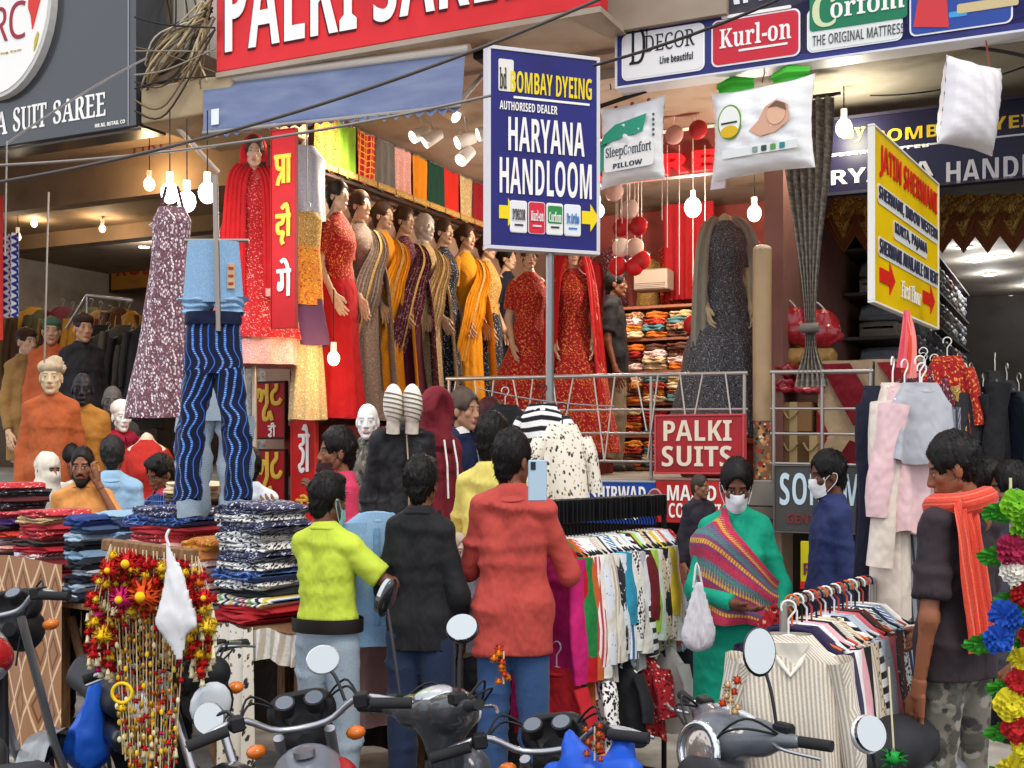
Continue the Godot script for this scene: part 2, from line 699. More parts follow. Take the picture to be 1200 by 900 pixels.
func make_textures() -> void:
	noise_tex("crinkle", 512, 0.008, 3, [], true, 26.0, 4)
	noise_tex("grime", 512, 0.006, 5, ["c9c4bb", "f2efe9", "ffffff", "e6e0d6"], false, 0, 9)
	noise_tex("faded", 512, 0.006, 4, ["4c5877", "556080", "5e6986", "6a738a"], false, 0, 12)
	noise_tex("asphalt", 512, 0.05, 4, ["3a3937", "55524e", "6a6762"], false, 0, 2)
	noise_tex("concrete", 512, 0.01, 5, ["7f7a72", "a39d93", "b9b3a8"], false, 0, 5)
	noise_tex("wood", 256, 0.02, 4, ["5b3d24", "7a5636", "94704a"], false, 0, 6)
	noise_tex("marble", 256, 0.02, 5, ["4b4844", "8d8982", "c4beb2", "77736c"], false, 0, 8)
	# prints
	var fr := func(a: float) -> float: return a - floor(a)
	blot_tex("sequin_pink", 128, "6d4a54", [["e9dcdc", 260, 1.0, 2.6, 1.6], ["a5747f", 120, 1.0, 2.5, 1.6], ["4a2b35", 90, 1.0, 2.0]], 1)
	blot_tex("red_dot", 128, "b81a20", [["f0c9b4", 150, 1.0, 2.0], ["e0443c", 60, 1.5, 3.0]], 2)
	blot_tex("red_gold", 128, "a3161b", [["d98b3a", 150, 1.0, 3.0, 1.4], ["7e0d12", 60, 2.0, 4.0], ["efc27a", 60, 0.8, 1.6]], 3)
	blot_tex("gold_work", 128, "b08a45", [["e3c98a", 220, 1.0, 2.4], ["7a5326", 120, 1.0, 2.6], ["c9563f", 30, 1.0, 2.0]], 4)
	blot_tex("orange_check", 128, "d98a2b", [["b8452a", 90, 2.0, 4.0], ["f0c65b", 120, 1.2, 2.6], ["7f8a3b", 30, 1.5, 2.5]], 5)
	blot_tex("taupe_work", 128, "7d6a5e", [["a8917f", 200, 0.8, 2.0, 2.0], ["5a4a42", 100, 1.0, 2.2]], 6)
	blot_tex("maroon_work", 128, "54202c", [["c79aa0", 130, 1.0, 2.2, 1.8], ["8c3a4b", 100, 1.0, 3.0], ["2f0f18", 60, 1.0, 2.5]], 7)
	blot_tex("black_spark", 128, "15181f", [["d9dfe6", 90, 0.8, 2.2, 1.6], ["39414f", 140, 1.0, 2.5]], 8)
	blot_tex("beige_work", 128, "b79b6c", [["d9c59a", 180, 1.0, 2.6, 1.5], ["8a6c42", 90, 1.0, 2.2]], 9)
	blot_tex("grey_lace", 128, "4b4a4c", [["8f8e90", 240, 0.8, 2.2], ["232326", 160, 1.0, 2.8], ["c9c8c9", 50, 0.7, 1.4]], 10)
	blot_tex("pink_lace", 128, "d99c93", [["f2d3c6", 230, 0.8, 2.2], ["b8665f", 90, 1.0, 2.0]], 11)
	blot_tex("bw_print", 128, "f1efec", [["17161c", 150, 2.0, 4.5], ["3a3f57", 40, 1.5, 3.0]], 12)
	blot_tex("navy_print", 128, "24284a", [["e6e4e8", 110, 1.5, 3.5], ["8e93b3", 70, 1.0, 2.5]], 13)
	blot_tex("white_floral", 128, "efe6d6", [["3c3630", 50, 1.5, 3.2, 1.5], ["a58b62", 50, 1.0, 2.4], ["7a6e5c", 30, 1.0, 2.0]], 14)
	blot_tex("red_print", 128, "b3222d", [["e8b7a8", 60, 1.5, 3.5], ["5b1018", 90, 2.0, 4.0]], 15)
	blot_tex("pink_floral", 128, "e9d6d4", [["c2586e", 70, 2.0, 4.0], ["5f7a55", 40, 1.2, 2.6], ["dd9a62", 40, 1.5, 3.0]], 16)
	blot_tex("packs", 128, "8a6a4e", [["c98b52", 50, 3.0, 8.0], ["3d7d7a", 20, 3.0, 7.0], ["b3402f", 40, 3.0, 7.0], ["e6d2b0", 40, 2.0, 5.0], ["403230", 40, 2.0, 5.0]], 17)
	blot_tex("leopard", 128, "d9c8ab", [["2b221c", 90, 2.0, 4.0], ["a07a4a", 60, 1.0, 2.4]], 18)
	blot_tex("black_dot", 128, "23222a", [["d7d6da", 60, 1.6, 2.4]], 19)
	blot_tex("grey_speck", 128, "b9bcc4", [["8d919c", 160, 0.8, 1.8], ["dfe1e6", 120, 0.8, 1.6]], 20)
	blot_tex("blue_dot", 128, "dfe5ee", [["4a6fa5", 60, 1.5, 2.5]], 21)
	blot_tex("camo", 128, "6b665c", [["4d4a42", 30, 6.0, 13.0], ["8a867b", 24, 5.0, 11.0], ["3c3b38", 16, 3.0, 8.0]], 22)
	blot_tex("beads", 64, "c9a23c", [["b3261e", 40, 1.5, 3.0], ["f0e2b0", 40, 1.0, 2.2]], 23)
	blot_tex("curtain_gold", 64, "8a6427", [["c79a45", 60, 1.0, 2.2, 2.5], ["4f3512", 50, 1.0, 2.0, 2.5]], 24)
	print_tex("stripe_bw", 64, ["f0efed", "1b1b22"], func(x, y): return 1 if fr.call(y * 4.0) < 0.42 else 0)
	print_tex("pin_grey", 64, ["8f939b", "3f4249"], func(x, y): return 1 if fr.call(x * 8.0) < 0.35 else 0)
	print_tex("pin_white", 64, ["e4dccf", "b9ab98"], func(x, y): return 1 if fr.call(x * 8.0) < 0.38 else 0)
	print_tex("stripe_red", 64, ["f1e6e2", "c23a44"], func(x, y): return 1 if fr.call(x * 6.0) < 0.45 else 0)
	print_tex("stripe_blue", 64, ["e9edf2", "3b5f97"], func(x, y): return 1 if fr.call(x * 6.0) < 0.45 else 0)
	print_tex("check_blue", 64, ["1f3f86", "101c3f", "6a8fd0"], func(x, y): return 2 if fr.call(x * 4.0) < 0.12 or fr.call(y * 4.0) < 0.12 else (1 if (fr.call(x * 4.0) < 0.5) != (fr.call(y * 4.0) < 0.5) else 0))
	print_tex("check_red", 64, ["d8271f", "f2c34a", "8f1414"], func(x, y): return 1 if fr.call(x * 4.0) < 0.14 or fr.call(y * 4.0) < 0.14 else (2 if fr.call(x * 4.0 + 0.4) < 0.1 else 0))
	print_tex("blue_white", 64, ["e8ecf3", "2d3d86"], func(x, y): return 1 if fr.call(x * 3.0 + 0.25 * sin(y * TAU * 4.0)) < 0.5 else 0)
	print_tex("diamond", 128, ["9c6e4c", "6f452b", "d9b690"], func(x, y):
		var a := absf(fr.call(x * 2.0) - 0.5) * 2.0 + absf(fr.call(y * 1.3 if false else y * 1.0) - 0.5) * 2.0
		return 2 if absf(a - 1.0) < 0.1 else (1 if absf(a - 0.55) < 0.09 else 0))
	print_tex("wave_navy", 256, ["0d1330", "2f6fd0", "9fc4f2"], func(x, y):
		var w := 0.035 * sin(TAU * y * 2.0) + 0.02 * sin(TAU * y * 3.0 + 1.0)
		var q: float = fr.call((x + w) * 9.0)
		if q > 0.34:
			return 0
		var lane := int((x + w) * 9.0) % 3
		return (2 if fr.call(y * 40.0) < 0.35 and absf(q - 0.17) < 0.1 else (1 if fr.call(y * 40.0) < 0.7 else 0)) if lane != 1 else (1 if absf(q - 0.17) < 0.07 else 0))
	print_tex("shawl", 128, ["b02a4a", "7a3a68", "c9a13f", "3f7f6e", "a0324a", "5e5670"], func(x, y):
		var b := int(y * 24.0)
		return [0, 0, 4, 2, 4, 5, 5, 3, 1, 2, 1, 0, 4, 5, 3, 5, 2, 1, 4, 0, 5, 1, 2, 4][b] if fr.call(x * 32.0 + b * 0.5) < 0.75 else [4, 0, 2, 4, 0, 1, 3, 5, 5, 4, 0, 4, 0, 3, 5, 2, 1, 4, 0, 4, 1, 5, 4, 0][b], 0.15)
	print_tex("denim", 64, ["2f4a72", "3d5c8a"], func(x, y): return 1 if fr.call((x + y) * 16.0) < 0.5 else 0, 0.12)
	print_tex("denim_dark", 64, ["1b2740", "26344f"], func(x, y): return 1 if fr.call((x + y) * 16.0) < 0.5 else 0, 0.14)
	print_tex("denim_light", 64, ["7fa3c4", "93b5d3"], func(x, y): return 1 if fr.call((x + y) * 16.0) < 0.5 else 0, 0.1)
	print_tex("denim_pale", 64, ["8d9aa6", "a3b0bb"], func(x, y): return 1 if fr.call((x + y) * 16.0) < 0.5 else 0, 0.1)
	print_tex("grey_curtain", 64, ["857b70", "978d82", "6f675e"], func(x, y): return 2 if fr.call(y * 5.0 + 0.5 * int(x * 6.0)) < 0.3 and fr.call(x * 6.0) > 0.35 else (1 if fr.call(y * 16.0) < 0.3 else 0))
	print_tex("scarf_red", 64, ["d0442f", "e66a52", "a92f24"], func(x, y): return 1 if fr.call(x * 5.0) < 0.12 else (2 if fr.call(x * 5.0 + 0.4) < 0.08 else 0), 0.08)
	print_tex("band_mix", 128, ["efece6", "c8465a", "7fae57", "e0c04a", "4a6fa0", "2a2a31"], func(x, y): return [0, 1, 0, 2, 0, 5, 0, 3, 0, 4, 0, 1][int(y * 12.0)])

# ---------------------------------------------------------------- the place
func blk(parent: Node3D, n: String, s0: float, s1: float, y0: float, y1: float, t0: float, t1: float, mat: Material, bevel := 0.0) -> MeshInstance3D:
	return part(parent, n, bx(Vector3(s1 - s0, y1 - y0, t1 - t0), bevel), mat, fx(inn((s0 + s1) / 2, (y0 + y1) / 2, (t0 + t1) / 2)))

func build_setting() -> void:
	var road := StandardMaterial3D.new()
	road.albedo_texture = texs.asphalt
	road.uv1_triplanar = true
	road.uv1_world_triplanar = true
	road.uv1_scale = Vector3(0.8, 0.8, 0.8)
	road.roughness = 0.9
	var pave := StandardMaterial3D.new()
	pave.albedo_texture = texs.concrete
	pave.uv1_triplanar = true
	pave.uv1_world_triplanar = true
	pave.uv1_scale = Vector3(0.6, 0.6, 0.6)
	pave.roughness = 0.9
	mats.pave = pave
	var wood := StandardMaterial3D.new()
	wood.albedo_texture = texs.wood
	wood.uv1_triplanar = true
	wood.uv1_scale = Vector3(9, 1.2, 9)
	wood.roughness = 0.75
	mats.wood = wood
	var marble := StandardMaterial3D.new()
	marble.albedo_texture = texs.marble
	marble.uv1_triplanar = true
	marble.uv1_scale = Vector3(1.3, 1.3, 1.3)
	marble.roughness = 0.4
	mats.marble = marble
	setting("ground", MB.new().box(Vector3(0, -0.1, 0), Vector3(160, 0.2, 160)).done(), road)
	var pv := setting("pavement", bx(Vector3(18, 0.03, 3.6), 0.01), pave, fx(inn(-1, 0.015, -1.0)))
	# building
	var b := thing("shop_building", "row of raised shop units with beige concrete canopies above a dark basement front", "building")
	var beige := m("a39484", 0.85, 0, "wall")
	var tan := m("8f7a66", 0.85, 0, "wall")
	var grey := m("8e8a83", 0.85, 0, "wall")
	var dark := m("3a3431", 0.9, 0, "wall")
	var pink := m("b98f84", 0.8, 0, "wall")
	blk(b, "floor_slab", -9, 7, 1.27, 1.43, 0, 12, grey, 0.01)
	blk(b, "basement_wall", -9, 7, 0, 1.268, 1.5, 1.7, dark)
	for s in [-7.2, -4.2, -2.0, 1.66, 4.6]:
		blk(b, "basement_column", s - 0.14, s + 0.14, 0.0, 1.268, 0.05, 0.35, tan, 0.01)
	blk(b, "ceiling", -9, -2.02, 4.12, 4.35, -0.8, 8.0, tan)
	blk(b, "ceiling", -2.02, 1.62, 4.1, 4.35, -0.55, 6.0, beige)
	blk(b, "ceiling", 1.62, 7, 3.82, 4.35, -0.5, 12, m("918b81", 0.85, 0, "wall"))
	blk(b, "partition", -2.02, -1.8, 1.432, 4.098, -0.02, 6.0, m("a88a77", 0.85, 0, "wall"))
	blk(b, "partition", 1.64, 1.76, 1.432, 3.818, 0.25, 12, m("8a5f58", 0.85, 0, "wall"))
	blk(b, "back_wall", -1.8, 1.64, 1.432, 4.098, 4.6, 4.8, m("a8564e", 0.8, 0, "wall"))
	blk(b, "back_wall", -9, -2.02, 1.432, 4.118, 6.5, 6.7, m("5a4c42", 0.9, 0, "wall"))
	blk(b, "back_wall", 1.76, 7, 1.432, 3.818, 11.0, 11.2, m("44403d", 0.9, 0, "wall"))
	blk(b, "end_wall", -9.2, -9, 0, 8, -0.3, 12, beige)
	blk(b, "end_wall", 7, 7.2, 0, 8, -0.3, 12, beige)
	# upper floor: front wall and the panel wall seen between the two fascias
	blk(b, "upper_wall", -9, -2.6, 4.352, 8, -0.35, -0.2, beige)
	blk(b, "upper_wall", -1.6, 7, 4.352, 8, -0.3, -0.15, m("9f8d81", 0.85, 0, "wall"))
	for j in 9:
		blk(b, "panel", -2.598 + j * 0.111, -2.598 + j * 0.111 + 0.1, 4.352, 8, -0.36 + 0.012 * (j % 2), -0.22, m(["d9d6cd", "c8c6bd", "e2dfd6"][j % 3], 0.6, 0, "wall"))
	# canopy slab between the fascias, with its tan lip
	blk(b, "canopy", -2.42, -1.62, 3.86, 4.115, -0.9, -0.05, m("a99678", 0.85, 0, "wall"), 0.02)
	blk(b, "canopy", -2.40, -1.75, 4.14, 4.30, -0.55, -0.37, m("3d2a22", 0.9, 0, "wall"))  # dark block whose colour stands for the shade of the recess
	# beige band beneath the red fascia and the plain soffit to its right
	blk(b, "fascia_band", -1.74, 1.0, 4.085, 4.118, -0.92, -0.3, beige)
	blk(b, "soffit", -1.6, 1.62, 4.06, 4.098, -0.3, 0.2, m("9a8677", 0.85, 0, "wall"))
	blk(b, "fascia_wall", 0.2, 1.62, 4.0, 4.35, -0.02, 0.18, m("a8988c", 0.85, 0, "wall"))
	# dark lintel beams in the kurta shop
	blk(b, "lintel", -9, -2.06, 3.72, 4.118, 0.35, 0.5, m("8a7460", 0.85, 0, "wall"))
	blk(b, "lintel", -9, -2.3, 3.95, 4.118, 2.8, 3.0, m("7a6654", 0.85, 0, "wall"))
	# marble column in the kurta shop
	var c0 := inn(-3.9, 0, 2.6)
	blk(b, "column", -4.05, -3.75, 1.432, 4.118, 2.3, 2.6, marble, 0.01)
	# plinth edge and rusty posts by the stairs
	blk(b, "plinth_edge", -2.0, 1.9, 1.2, 1.268, -0.06, 0.04, m("6b6258", 0.8, 0, "wall"))

# ---------------------------------------------------------------- signs
func font(serif: bool, bold: bool) -> Font:
	var key := "font%s%s" % [serif, bold]
	if not cache.has(key):
		var f := SystemFont.new()
		f.font_names = PackedStringArray(["Droid Serif" if serif else "Droid Sans"])
		f.font_weight = 700 if bold else 400
		cache[key] = f
	return cache[key]

# where the sight line through a point of the photograph meets the plane of a sign
func on(x: Transform3D, px: float, py: float) -> Vector2:
	var o := Vector3(0, EYE, 0)
	var d := at(px, py, 1.0) - o
	var n := x.basis.z.normalized()
	var k := (x.origin - o).dot(n) / d.dot(n)
	var p := x.affine_inverse() * (o + d * k)
	return Vector2(p.x, p.y)

# lettering fitted to a rectangle of the board
func letters(parent: Node3D, txt: String, a: Vector2, b: Vector2, mat: Material, serif := false, bold := true, z := 0.003, lift := 0.003, n := "lettering") -> MeshInstance3D:
	var t := TextMesh.new()
	t.font = font(serif, bold)
	t.font_size = 64
	t.pixel_size = 0.01
	t.depth = 0.05
	t.curve_step = 1.5
	t.text = txt
	var bb := t.get_aabb()
	var w := b.x - a.x
	var h := b.y - a.y
	var s := Vector3(w / bb.size.x, h / bb.size.y, lift / 0.05)
	var x := Transform3D(Basis.from_scale(s), Vector3(a.x - bb.position.x * s.x, a.y - bb.position.y * s.y, z + lift * 0.5))
	return part(parent, n, t, mat, x)

# thick pen strokes inside a rectangle of the board (Devanagari lettering)
func strokes(parent: Node3D, lines: Array, a: Vector2, b: Vector2, wd: float, mat: Material, z := 0.006, n := "lettering") -> MeshInstance3D:
	var mb := MB.new()
	for l in lines:
		var p := []
		for q in range(0, l.size(), 2):
			p.append(Vector3(lerpf(a.x, b.x, l[q]), lerpf(a.y, b.y, l[q + 1]), 0))
		if p.size() > 2:
			p = curve(p, 4)
		mb.tube(p, wd, 6)
	return part(parent, n, mb.done(), mat, Transform3D(Basis.from_scale(Vector3(1, 1, 0.3)), Vector3(0, 0, z)))

# board with a frame; origin at its lower left corner
func board(n: String, label: String, x: Transform3D, w: float, h: float, face: Material, rim := "", thick := 0.05, rw := 0.012) -> Node3D:
	var o := thing(n, label, "sign", x)
	part(o, "panel", bx(Vector3(w, h, thick), 0.003), face, tl(w / 2, h / 2, -thick / 2))
	if rim:
		var mm := m(rim, 0.5, 0, "")
		part(o, "frame", bx(Vector3(w + 2 * rw, rw, thick + 0.012), 0.002), mm, tl(w / 2, -rw / 2, -thick / 2))
		part(o, "frame", bx(Vector3(w + 2 * rw, rw, thick + 0.012), 0.002), mm, tl(w / 2, h + rw / 2, -thick / 2))
		part(o, "frame", bx(Vector3(rw, h, thick + 0.012), 0.002), mm, tl(-rw / 2, h / 2, -thick / 2))
		part(o, "frame", bx(Vector3(rw, h, thick + 0.012), 0.002), mm, tl(w + rw / 2, h / 2, -thick / 2))
	return o

func tile(parent: Node3D, a: Vector2, b: Vector2, col: String, edge: String, n := "brand_tile") -> Node3D:
	var w := b.x - a.x
	var h := b.y - a.y
	var o := part(parent, n, MB.new().plate(rrect(w, h, minf(w, h) * 0.14), 0, 0.004).done(), m(edge, 0.5, 0, ""), tl(a.x, a.y, 0.002))
	var g := minf(w, h) * 0.035
	part(o, "tile_face", MB.new().plate(rrect(w - 2 * g, h - 2 * g, minf(w, h) * 0.12), 0, 0.003).done(), m(col, 0.5, 0, ""), tl(g, g, 0.0035))
	return o

const LUT := [[0.02, 0.62, 0.06, 0.80, 0.17, 0.82, 0.22, 0.66, 0.15, 0.52], [0.20, 0.66, 0.30, 0.80, 0.40, 0.70, 0.42, 0.62], [0.42, 1.0, 0.42, 0.45], [0.42, 0.45, 0.30, 0.25, 0.32, 0.05, 0.48, 0.10, 0.52, 0.25, 0.62, 0.02],
	[0.78, 1.0, 0.78, 0.86, 0.62, 0.72, 0.66, 0.50, 0.86, 0.48, 0.98, 0.60]]
const HI := [[0.0, 0.78, 1.0, 0.78], [0.45, 0.78, 0.45, 0.62, 0.15, 0.55, 0.45, 0.42, 0.35, 0.2, 0.1, 0.12, 0.3, 0.0, 0.5, 0.08], [0.78, 0.0, 0.78, 0.78, 0.62, 1.0, 0.42, 0.9]]
const DEE := [[0.0, 0.72, 1.0, 0.72], [0.5, 0.72, 0.45, 0.55, 0.15, 0.5, 0.2, 0.3, 0.5, 0.3, 0.4, 0.12, 0.5, 0.0], [0.82, 0.2, 0.82, 0.72, 0.7, 1.0, 0.4, 0.9]]
const GAY := [[0.0, 0.7, 1.0, 0.7], [0.35, 0.7, 0.38, 0.25, 0.15, 0.2, 0.2, 0.4], [0.8, 0.0, 0.8, 0.7, 0.55, 1.0, 0.3, 0.95]]
const SA_ := [[0.0, 0.8, 1.0, 0.8], [0.15, 0.8, 0.2, 0.5, 0.55, 0.42, 0.3, 0.2, 0.2, 0.0], [0.55, 0.8, 0.55, 0.05], [0.85, 0.8, 0.85, 0.05]]

func build_signs() -> void:
	var white := m("f4f1ec", 0.5, 0, "")
	var black := m("1c1a1c", 0.5, 0, "")
	# --- dark fascia at the left
	var o := inn(-6.5, 3.86, -0.9)
	var sg := board("shop_fascia", "dark grey shop fascia with white oval emblem and suit saree lettering", fx(o), 4.05, 2.6, m("3b3d41", 0.35, 0.1, "paint"), "", 0.3)
	var X := fx(o)
	part(sg, "edge_trim", bx(Vector3(0.012, 2.6, 0.012), 0.003), m("8c8e90", 0.4, 0.6, ""), tl(on(X, 151, 100).x, 1.3, 0.002))
	part(sg, "bottom_trim", bx(Vector3(4.05, 0.02, 0.012), 0.003), m("6d6a66", 0.5, 0.3, ""), tl(2.025, -0.012, -0.05))
	letters(sg, "A", on(X, -4, 159), on(X, 9, 130), white, true)
	letters(sg, "SUIT", on(X, 16, 155), on(X, 55, 120), white, true)
	letters(sg, "SAREE", on(X, 63, 146), on(X, 124, 108), white, true)
	letters(sg, "HR.NI. RETAIL CO", on(X, 112, 150), on(X, 147, 140), white, false)
	var c := on(X, 2, 10)
	var ed := on(X, 68, 10)
	var lo := on(X, 8, 117)
	var em := part(sg, "emblem", MB.new().plate(oval(ed.x - c.x, c.y - lo.y, 48), 0, 0.06).done(), m("c9c7c2", 0.5, 0, ""), tl(c.x, c.y, 0.0))
	part(em, "emblem_face", MB.new().plate(oval(ed.x - c.x - 0.03, c.y - lo.y - 0.03, 48), 0, 0.008).done(), white, tl(0, 0, 0.058))
	letters(sg, "R", on(X, 2, 54), on(X, 18, 10), m("9c2b3c", 0.5, 0, ""), false, false, 0.068)
	letters(sg, "C", on(X, 20, 51), on(X, 39, 3), m("9c2b3c", 0.5, 0, ""), false, false, 0.068)
	letters(sg, "n Clothing Com", on(X, -12, 72), on(X, 34, 60), m("c8a92e", 0.5, 0, ""), false, true, 0.068)
	var fl := on(X, 47, 12)
	part(sg, "flame_mark", MB.new().plate(PackedVector2Array([Vector2(0.0, -0.16), Vector2(0.05, -0.03), Vector2(0.085, 0.06), Vector2(0.07, 0.11), Vector2(0.04, 0.1), Vector2(0.03, 0.2), Vector2(-0.02, 0.3), Vector2(-0.035, 0.12), Vector2(-0.04, 0.0), Vector2(-0.015, -0.06)]), 0, 0.006).done(), m("d8362f", 0.5, 0, ""), tl(fl.x, fl.y, 0.068))
	var lf := on(X, 51, 50)
	part(sg, "leaf_mark", MB.new().plate(PackedVector2Array([Vector2(-0.02, -0.08), Vector2(0.01, -0.03), Vector2(0.03, 0.04), Vector2(0.02, 0.06), Vector2(-0.01, 0.0)]), 0, 0.006).done(), m("c2b233", 0.5, 0, ""), tl(lf.x, lf.y, 0.068))
	# letters on the lintel of that shop
	var XH := fx(inn(-9, 0, 0.35))
	var hr := thing("lintel_lettering", "dark red capital letters on the tan lintel under the dark fascia", "sign", XH)
	letters(hr, "HRC", on(XH, 157, 181), on(XH, 200, 160), m("6d2a2c", 0.6, 0, ""), false, false)
	# --- red fascia
	var R0 := inn(-1.75, 4.13, -0.9)
	X = fx(R0)
	sg = board("shop_fascia", "bright red saree shop fascia with large white shadowed capitals", X, 2.74, 1.6, m("d8262c", 0.45, 0, "wall"), "", 0.12)
	part(sg, "bottom_trim", bx(Vector3(2.74, 0.016, 0.13), 0.003), m("8f1a1e", 0.5, 0.2, ""), tl(1.37, -0.009, -0.06))
	var wd := {"P": [266, 300, 60], "A": [298, 332, 55], "L": [333, 363, 48], "K": [365, 402, 42], "I": [405, 419, 35]}
	for pass_ in 2:
		var mm := m("4b1216", 0.6, 0, "") if pass_ == 0 else white
		var dz := 0.002 if pass_ == 0 else 0.008
		var dd := Vector2(-0.012, -0.012) if pass_ == 0 else Vector2.ZERO
		letters(sg, "PALKI", on(X, 265, 62) + dd, on(X, 419, -74) + dd, mm, false, true, dz, 0.005)
		letters(sg, "SAREES", on(X, 439, 28) + dd, on(X, 660, -110) + dd, mm, false, true, dz, 0.005)
	# --- blue fascia
	X = fx(inn(0.94, 3.785, -0.5))
	sg = board("shop_fascia", "blue handloom shop fascia with white capitals above four brand tiles", X, 4.4, 1.3, m("33377f", 0.4, 0, "wall"), "d9d8de", 0.14, 0.014)
	var big := m("e9e7ee", 0.5, 0, "")
	letters(sg, "HARYANA", on(X, 733, 27), on(X, 932, -62) , big, false, true)
	letters(sg, "HANDLOOM", on(X, 955, -10), on(X, 1230, -110), big, false, true)
	var t := tile(sg, on(X, 729, 96), on(X, 826, 26), "e8e6e6", "f4f3f5")
	letters(t, "D", Vector2(0.05, 0.09), Vector2(0.15, 0.31), black, true, false, 0.007, 0.003)
	letters(t, "'", Vector2(0.155, 0.24), Vector2(0.163, 0.29), black, true, false, 0.007, 0.003)
	letters(t, "DECOR", Vector2(0.145, 0.15), Vector2(0.45, 0.25), black, true, false, 0.007, 0.003)
	letters(t, "Live beautiful", Vector2(0.24, 0.07), Vector2(0.44, 0.115), black, false, true, 0.007, 0.003)
	t = tile(sg, on(X, 834, 80), on(X, 938, 9), "c92b3c", "f4f3f5")
	part(t, "brand_band", MB.new().plate(rrect(0.40, 0.018, 0.008), 0, 0.003).done(), white, tl(0.06, 0.27, 0.006))
	letters(t, "Kurl-on", Vector2(0.05, 0.1), Vector2(0.46, 0.22), white, true, true, 0.007, 0.003)
	part(t, "brand_band", MB.new().plate(rrect(0.28, 0.012, 0.005), 0, 0.003).done(), white, tl(0.16, 0.07, 0.006))
	t = tile(sg, on(X, 946, 63), on(X, 1058, -6), "e3e6e2", "f4f3f5")
	part(t, "brand_band", MB.new().plate(rrect(0.52, 0.215, 0.02), 0, 0.003).done(), m("1f7a56", 0.5, 0, ""), tl(0.015, 0.115, 0.0065))
	letters(t, "C", Vector2(0.03, 0.13), Vector2(0.16, 0.31), m("d3dcae", 0.5, 0, ""), true, true, 0.01, 0.003)
	letters(t, "orfom", Vector2(0.13, 0.17), Vector2(0.52, 0.285), white, true, true, 0.0105, 0.003)
	letters(t, "THE ORIGINAL MATTRESS", Vector2(0.03, 0.035), Vector2(0.52, 0.09), m("4a4b4a", 0.5, 0, ""), false, false, 0.0075, 0.003)
	t = tile(sg, on(X, 1066, 44), on(X, 1187, -30), "2e4a9a", "f4f3f5")
	part(t, "brand_band", MB.new().plate(PackedVector2Array([Vector2(0.02, 0.05), Vector2(0.2, 0.02), Vector2(0.18, 0.3), Vector2(0.06, 0.3)]), 0, 0.003).done(), m("cf3b40", 0.5, 0, ""), tl(0, 0, 0.0065))
	letters(t, "DR. ORTHO", Vector2(0.2, 0.17), Vector2(0.56, 0.27), white, false, true, 0.007, 0.003)
	part(t, "brand_band", MB.new().plate(rrect(0.3, 0.05, 0.01), 0, 0.003).done(), m("cdb98a", 0.5, 0, ""), tl(0.24, 0.085, 0.0065))
	part(t, "brand_band", MB.new().plate(rrect(0.09, 0.03, 0.008), 0, 0.003).done(), m("3f9fd6", 0.5, 0, ""), tl(0.2, 0.07, 0.0055))
	# --- hanging blue sign on the pole
	var A := at(575, 287, 6.3)
	var B := at(699, 290, 6.5)
	B.y = A.y
	X = span(A, B)
	var W := A.distance_to(B)
	var H := at(575, 57, 6.3).y - A.y
	sg = board("pole_sign", "blue double sided dealer sign with yellow and white capitals on a grey pole", X, W, H, m("26267a", 0.4, 0, "wall"), "d5d3d8", 0.06, 0.02)
	var yel := m("f0d51c", 0.5, 0, "")
	letters(sg, "BOMBAY DYEING", Vector2(W * 0.18, H * 0.79), Vector2(W * 0.95, H * 0.9), yel)
	part(sg, "rule_line", bx(Vector3(W * 0.72, 0.012, 0.003)), white, tl(W * 0.57, H * 0.765, 0.0025))
	part(sg, "logo", MB.new().plate(rrect(0.085, 0.17, 0.01), 0, 0.003).done(), m("e6e2da", 0.5, 0, ""), tl(W * 0.07, H * 0.79, 0.001))
	letters(sg, "bd", Vector2(W * 0.08, H * 0.8), Vector2(W * 0.145, H * 0.91), m("3a3414", 0.5, 0, ""), true, true, 0.005, 0.003)
	letters(sg, "AUTHORISED DEALER", Vector2(W * 0.08, H * 0.695), Vector2(W * 0.62, H * 0.74), white)
	letters(sg, "HARYANA", Vector2(W * 0.16, H * 0.49), Vector2(W * 0.88, H * 0.665), white)
	letters(sg, "HANDLOOM", Vector2(W * 0.08, H * 0.27), Vector2(W * 0.95, H * 0.455), white)
	var tc := ["e8e6e6", "d32b40", "e9ebe6", "e4e8ee"]
	var ti := [["D'DECOR", "2a2a2a"], ["Kurl-on", "f6f2f0"], ["Corfom", "f2f4ea"], ["Dr.Ortho", "3a7fc0"]]
	for j in 4:
		t = tile(sg, Vector2(W * (0.175 + j * 0.17), H * 0.07), Vector2(W * (0.175 + j * 0.17 + 0.158), H * 0.235), tc[j], "f4f3f5")
		if j == 2:
			part(t, "brand_band", MB.new().plate(rrect(W * 0.135, H * 0.09, 0.01), 0, 0.003).done(), m("2f8a4a", 0.5, 0, ""), tl(W * 0.012, H * 0.06, 0.0065))
		letters(t, ti[j][0], Vector2(W * 0.02, H * 0.065), Vector2(W * 0.138, H * 0.12), m(ti[j][1], 0.5, 0, ""), true, true, 0.0105, 0.003)
		part(t, "brand_band", bx(Vector3(W * 0.08, 0.008, 0.003)), m(ti[j][1] if j != 2 else "2a3a2a", 0.5, 0, ""), tl(W * 0.08, H * 0.04, 0.0095))
	for j in 2:
		var ax := W * (0.075 if j == 0 else 0.855)
		part(sg, "arrow", MB.new().plate(PackedVector2Array([Vector2(0, 0.04), Vector2(0.05, 0.04), Vector2(0.05, 0), Vector2(0.1, 0.075), Vector2(0.05, 0.15), Vector2(0.05, 0.11), Vector2(0, 0.11)]), 0, 0.003).done(), yel, tl(ax, H * 0.1, 0.002))
	var pp := A.lerp(B, 0.57)
	part(sg, "pole", tb([Vector3(W * 0.57, 0, -0.03), Vector3(W * 0.57, -A.y + 0.03, -0.03)], 0.022, 10), m("8d8d90", 0.4, 0.6, ""))
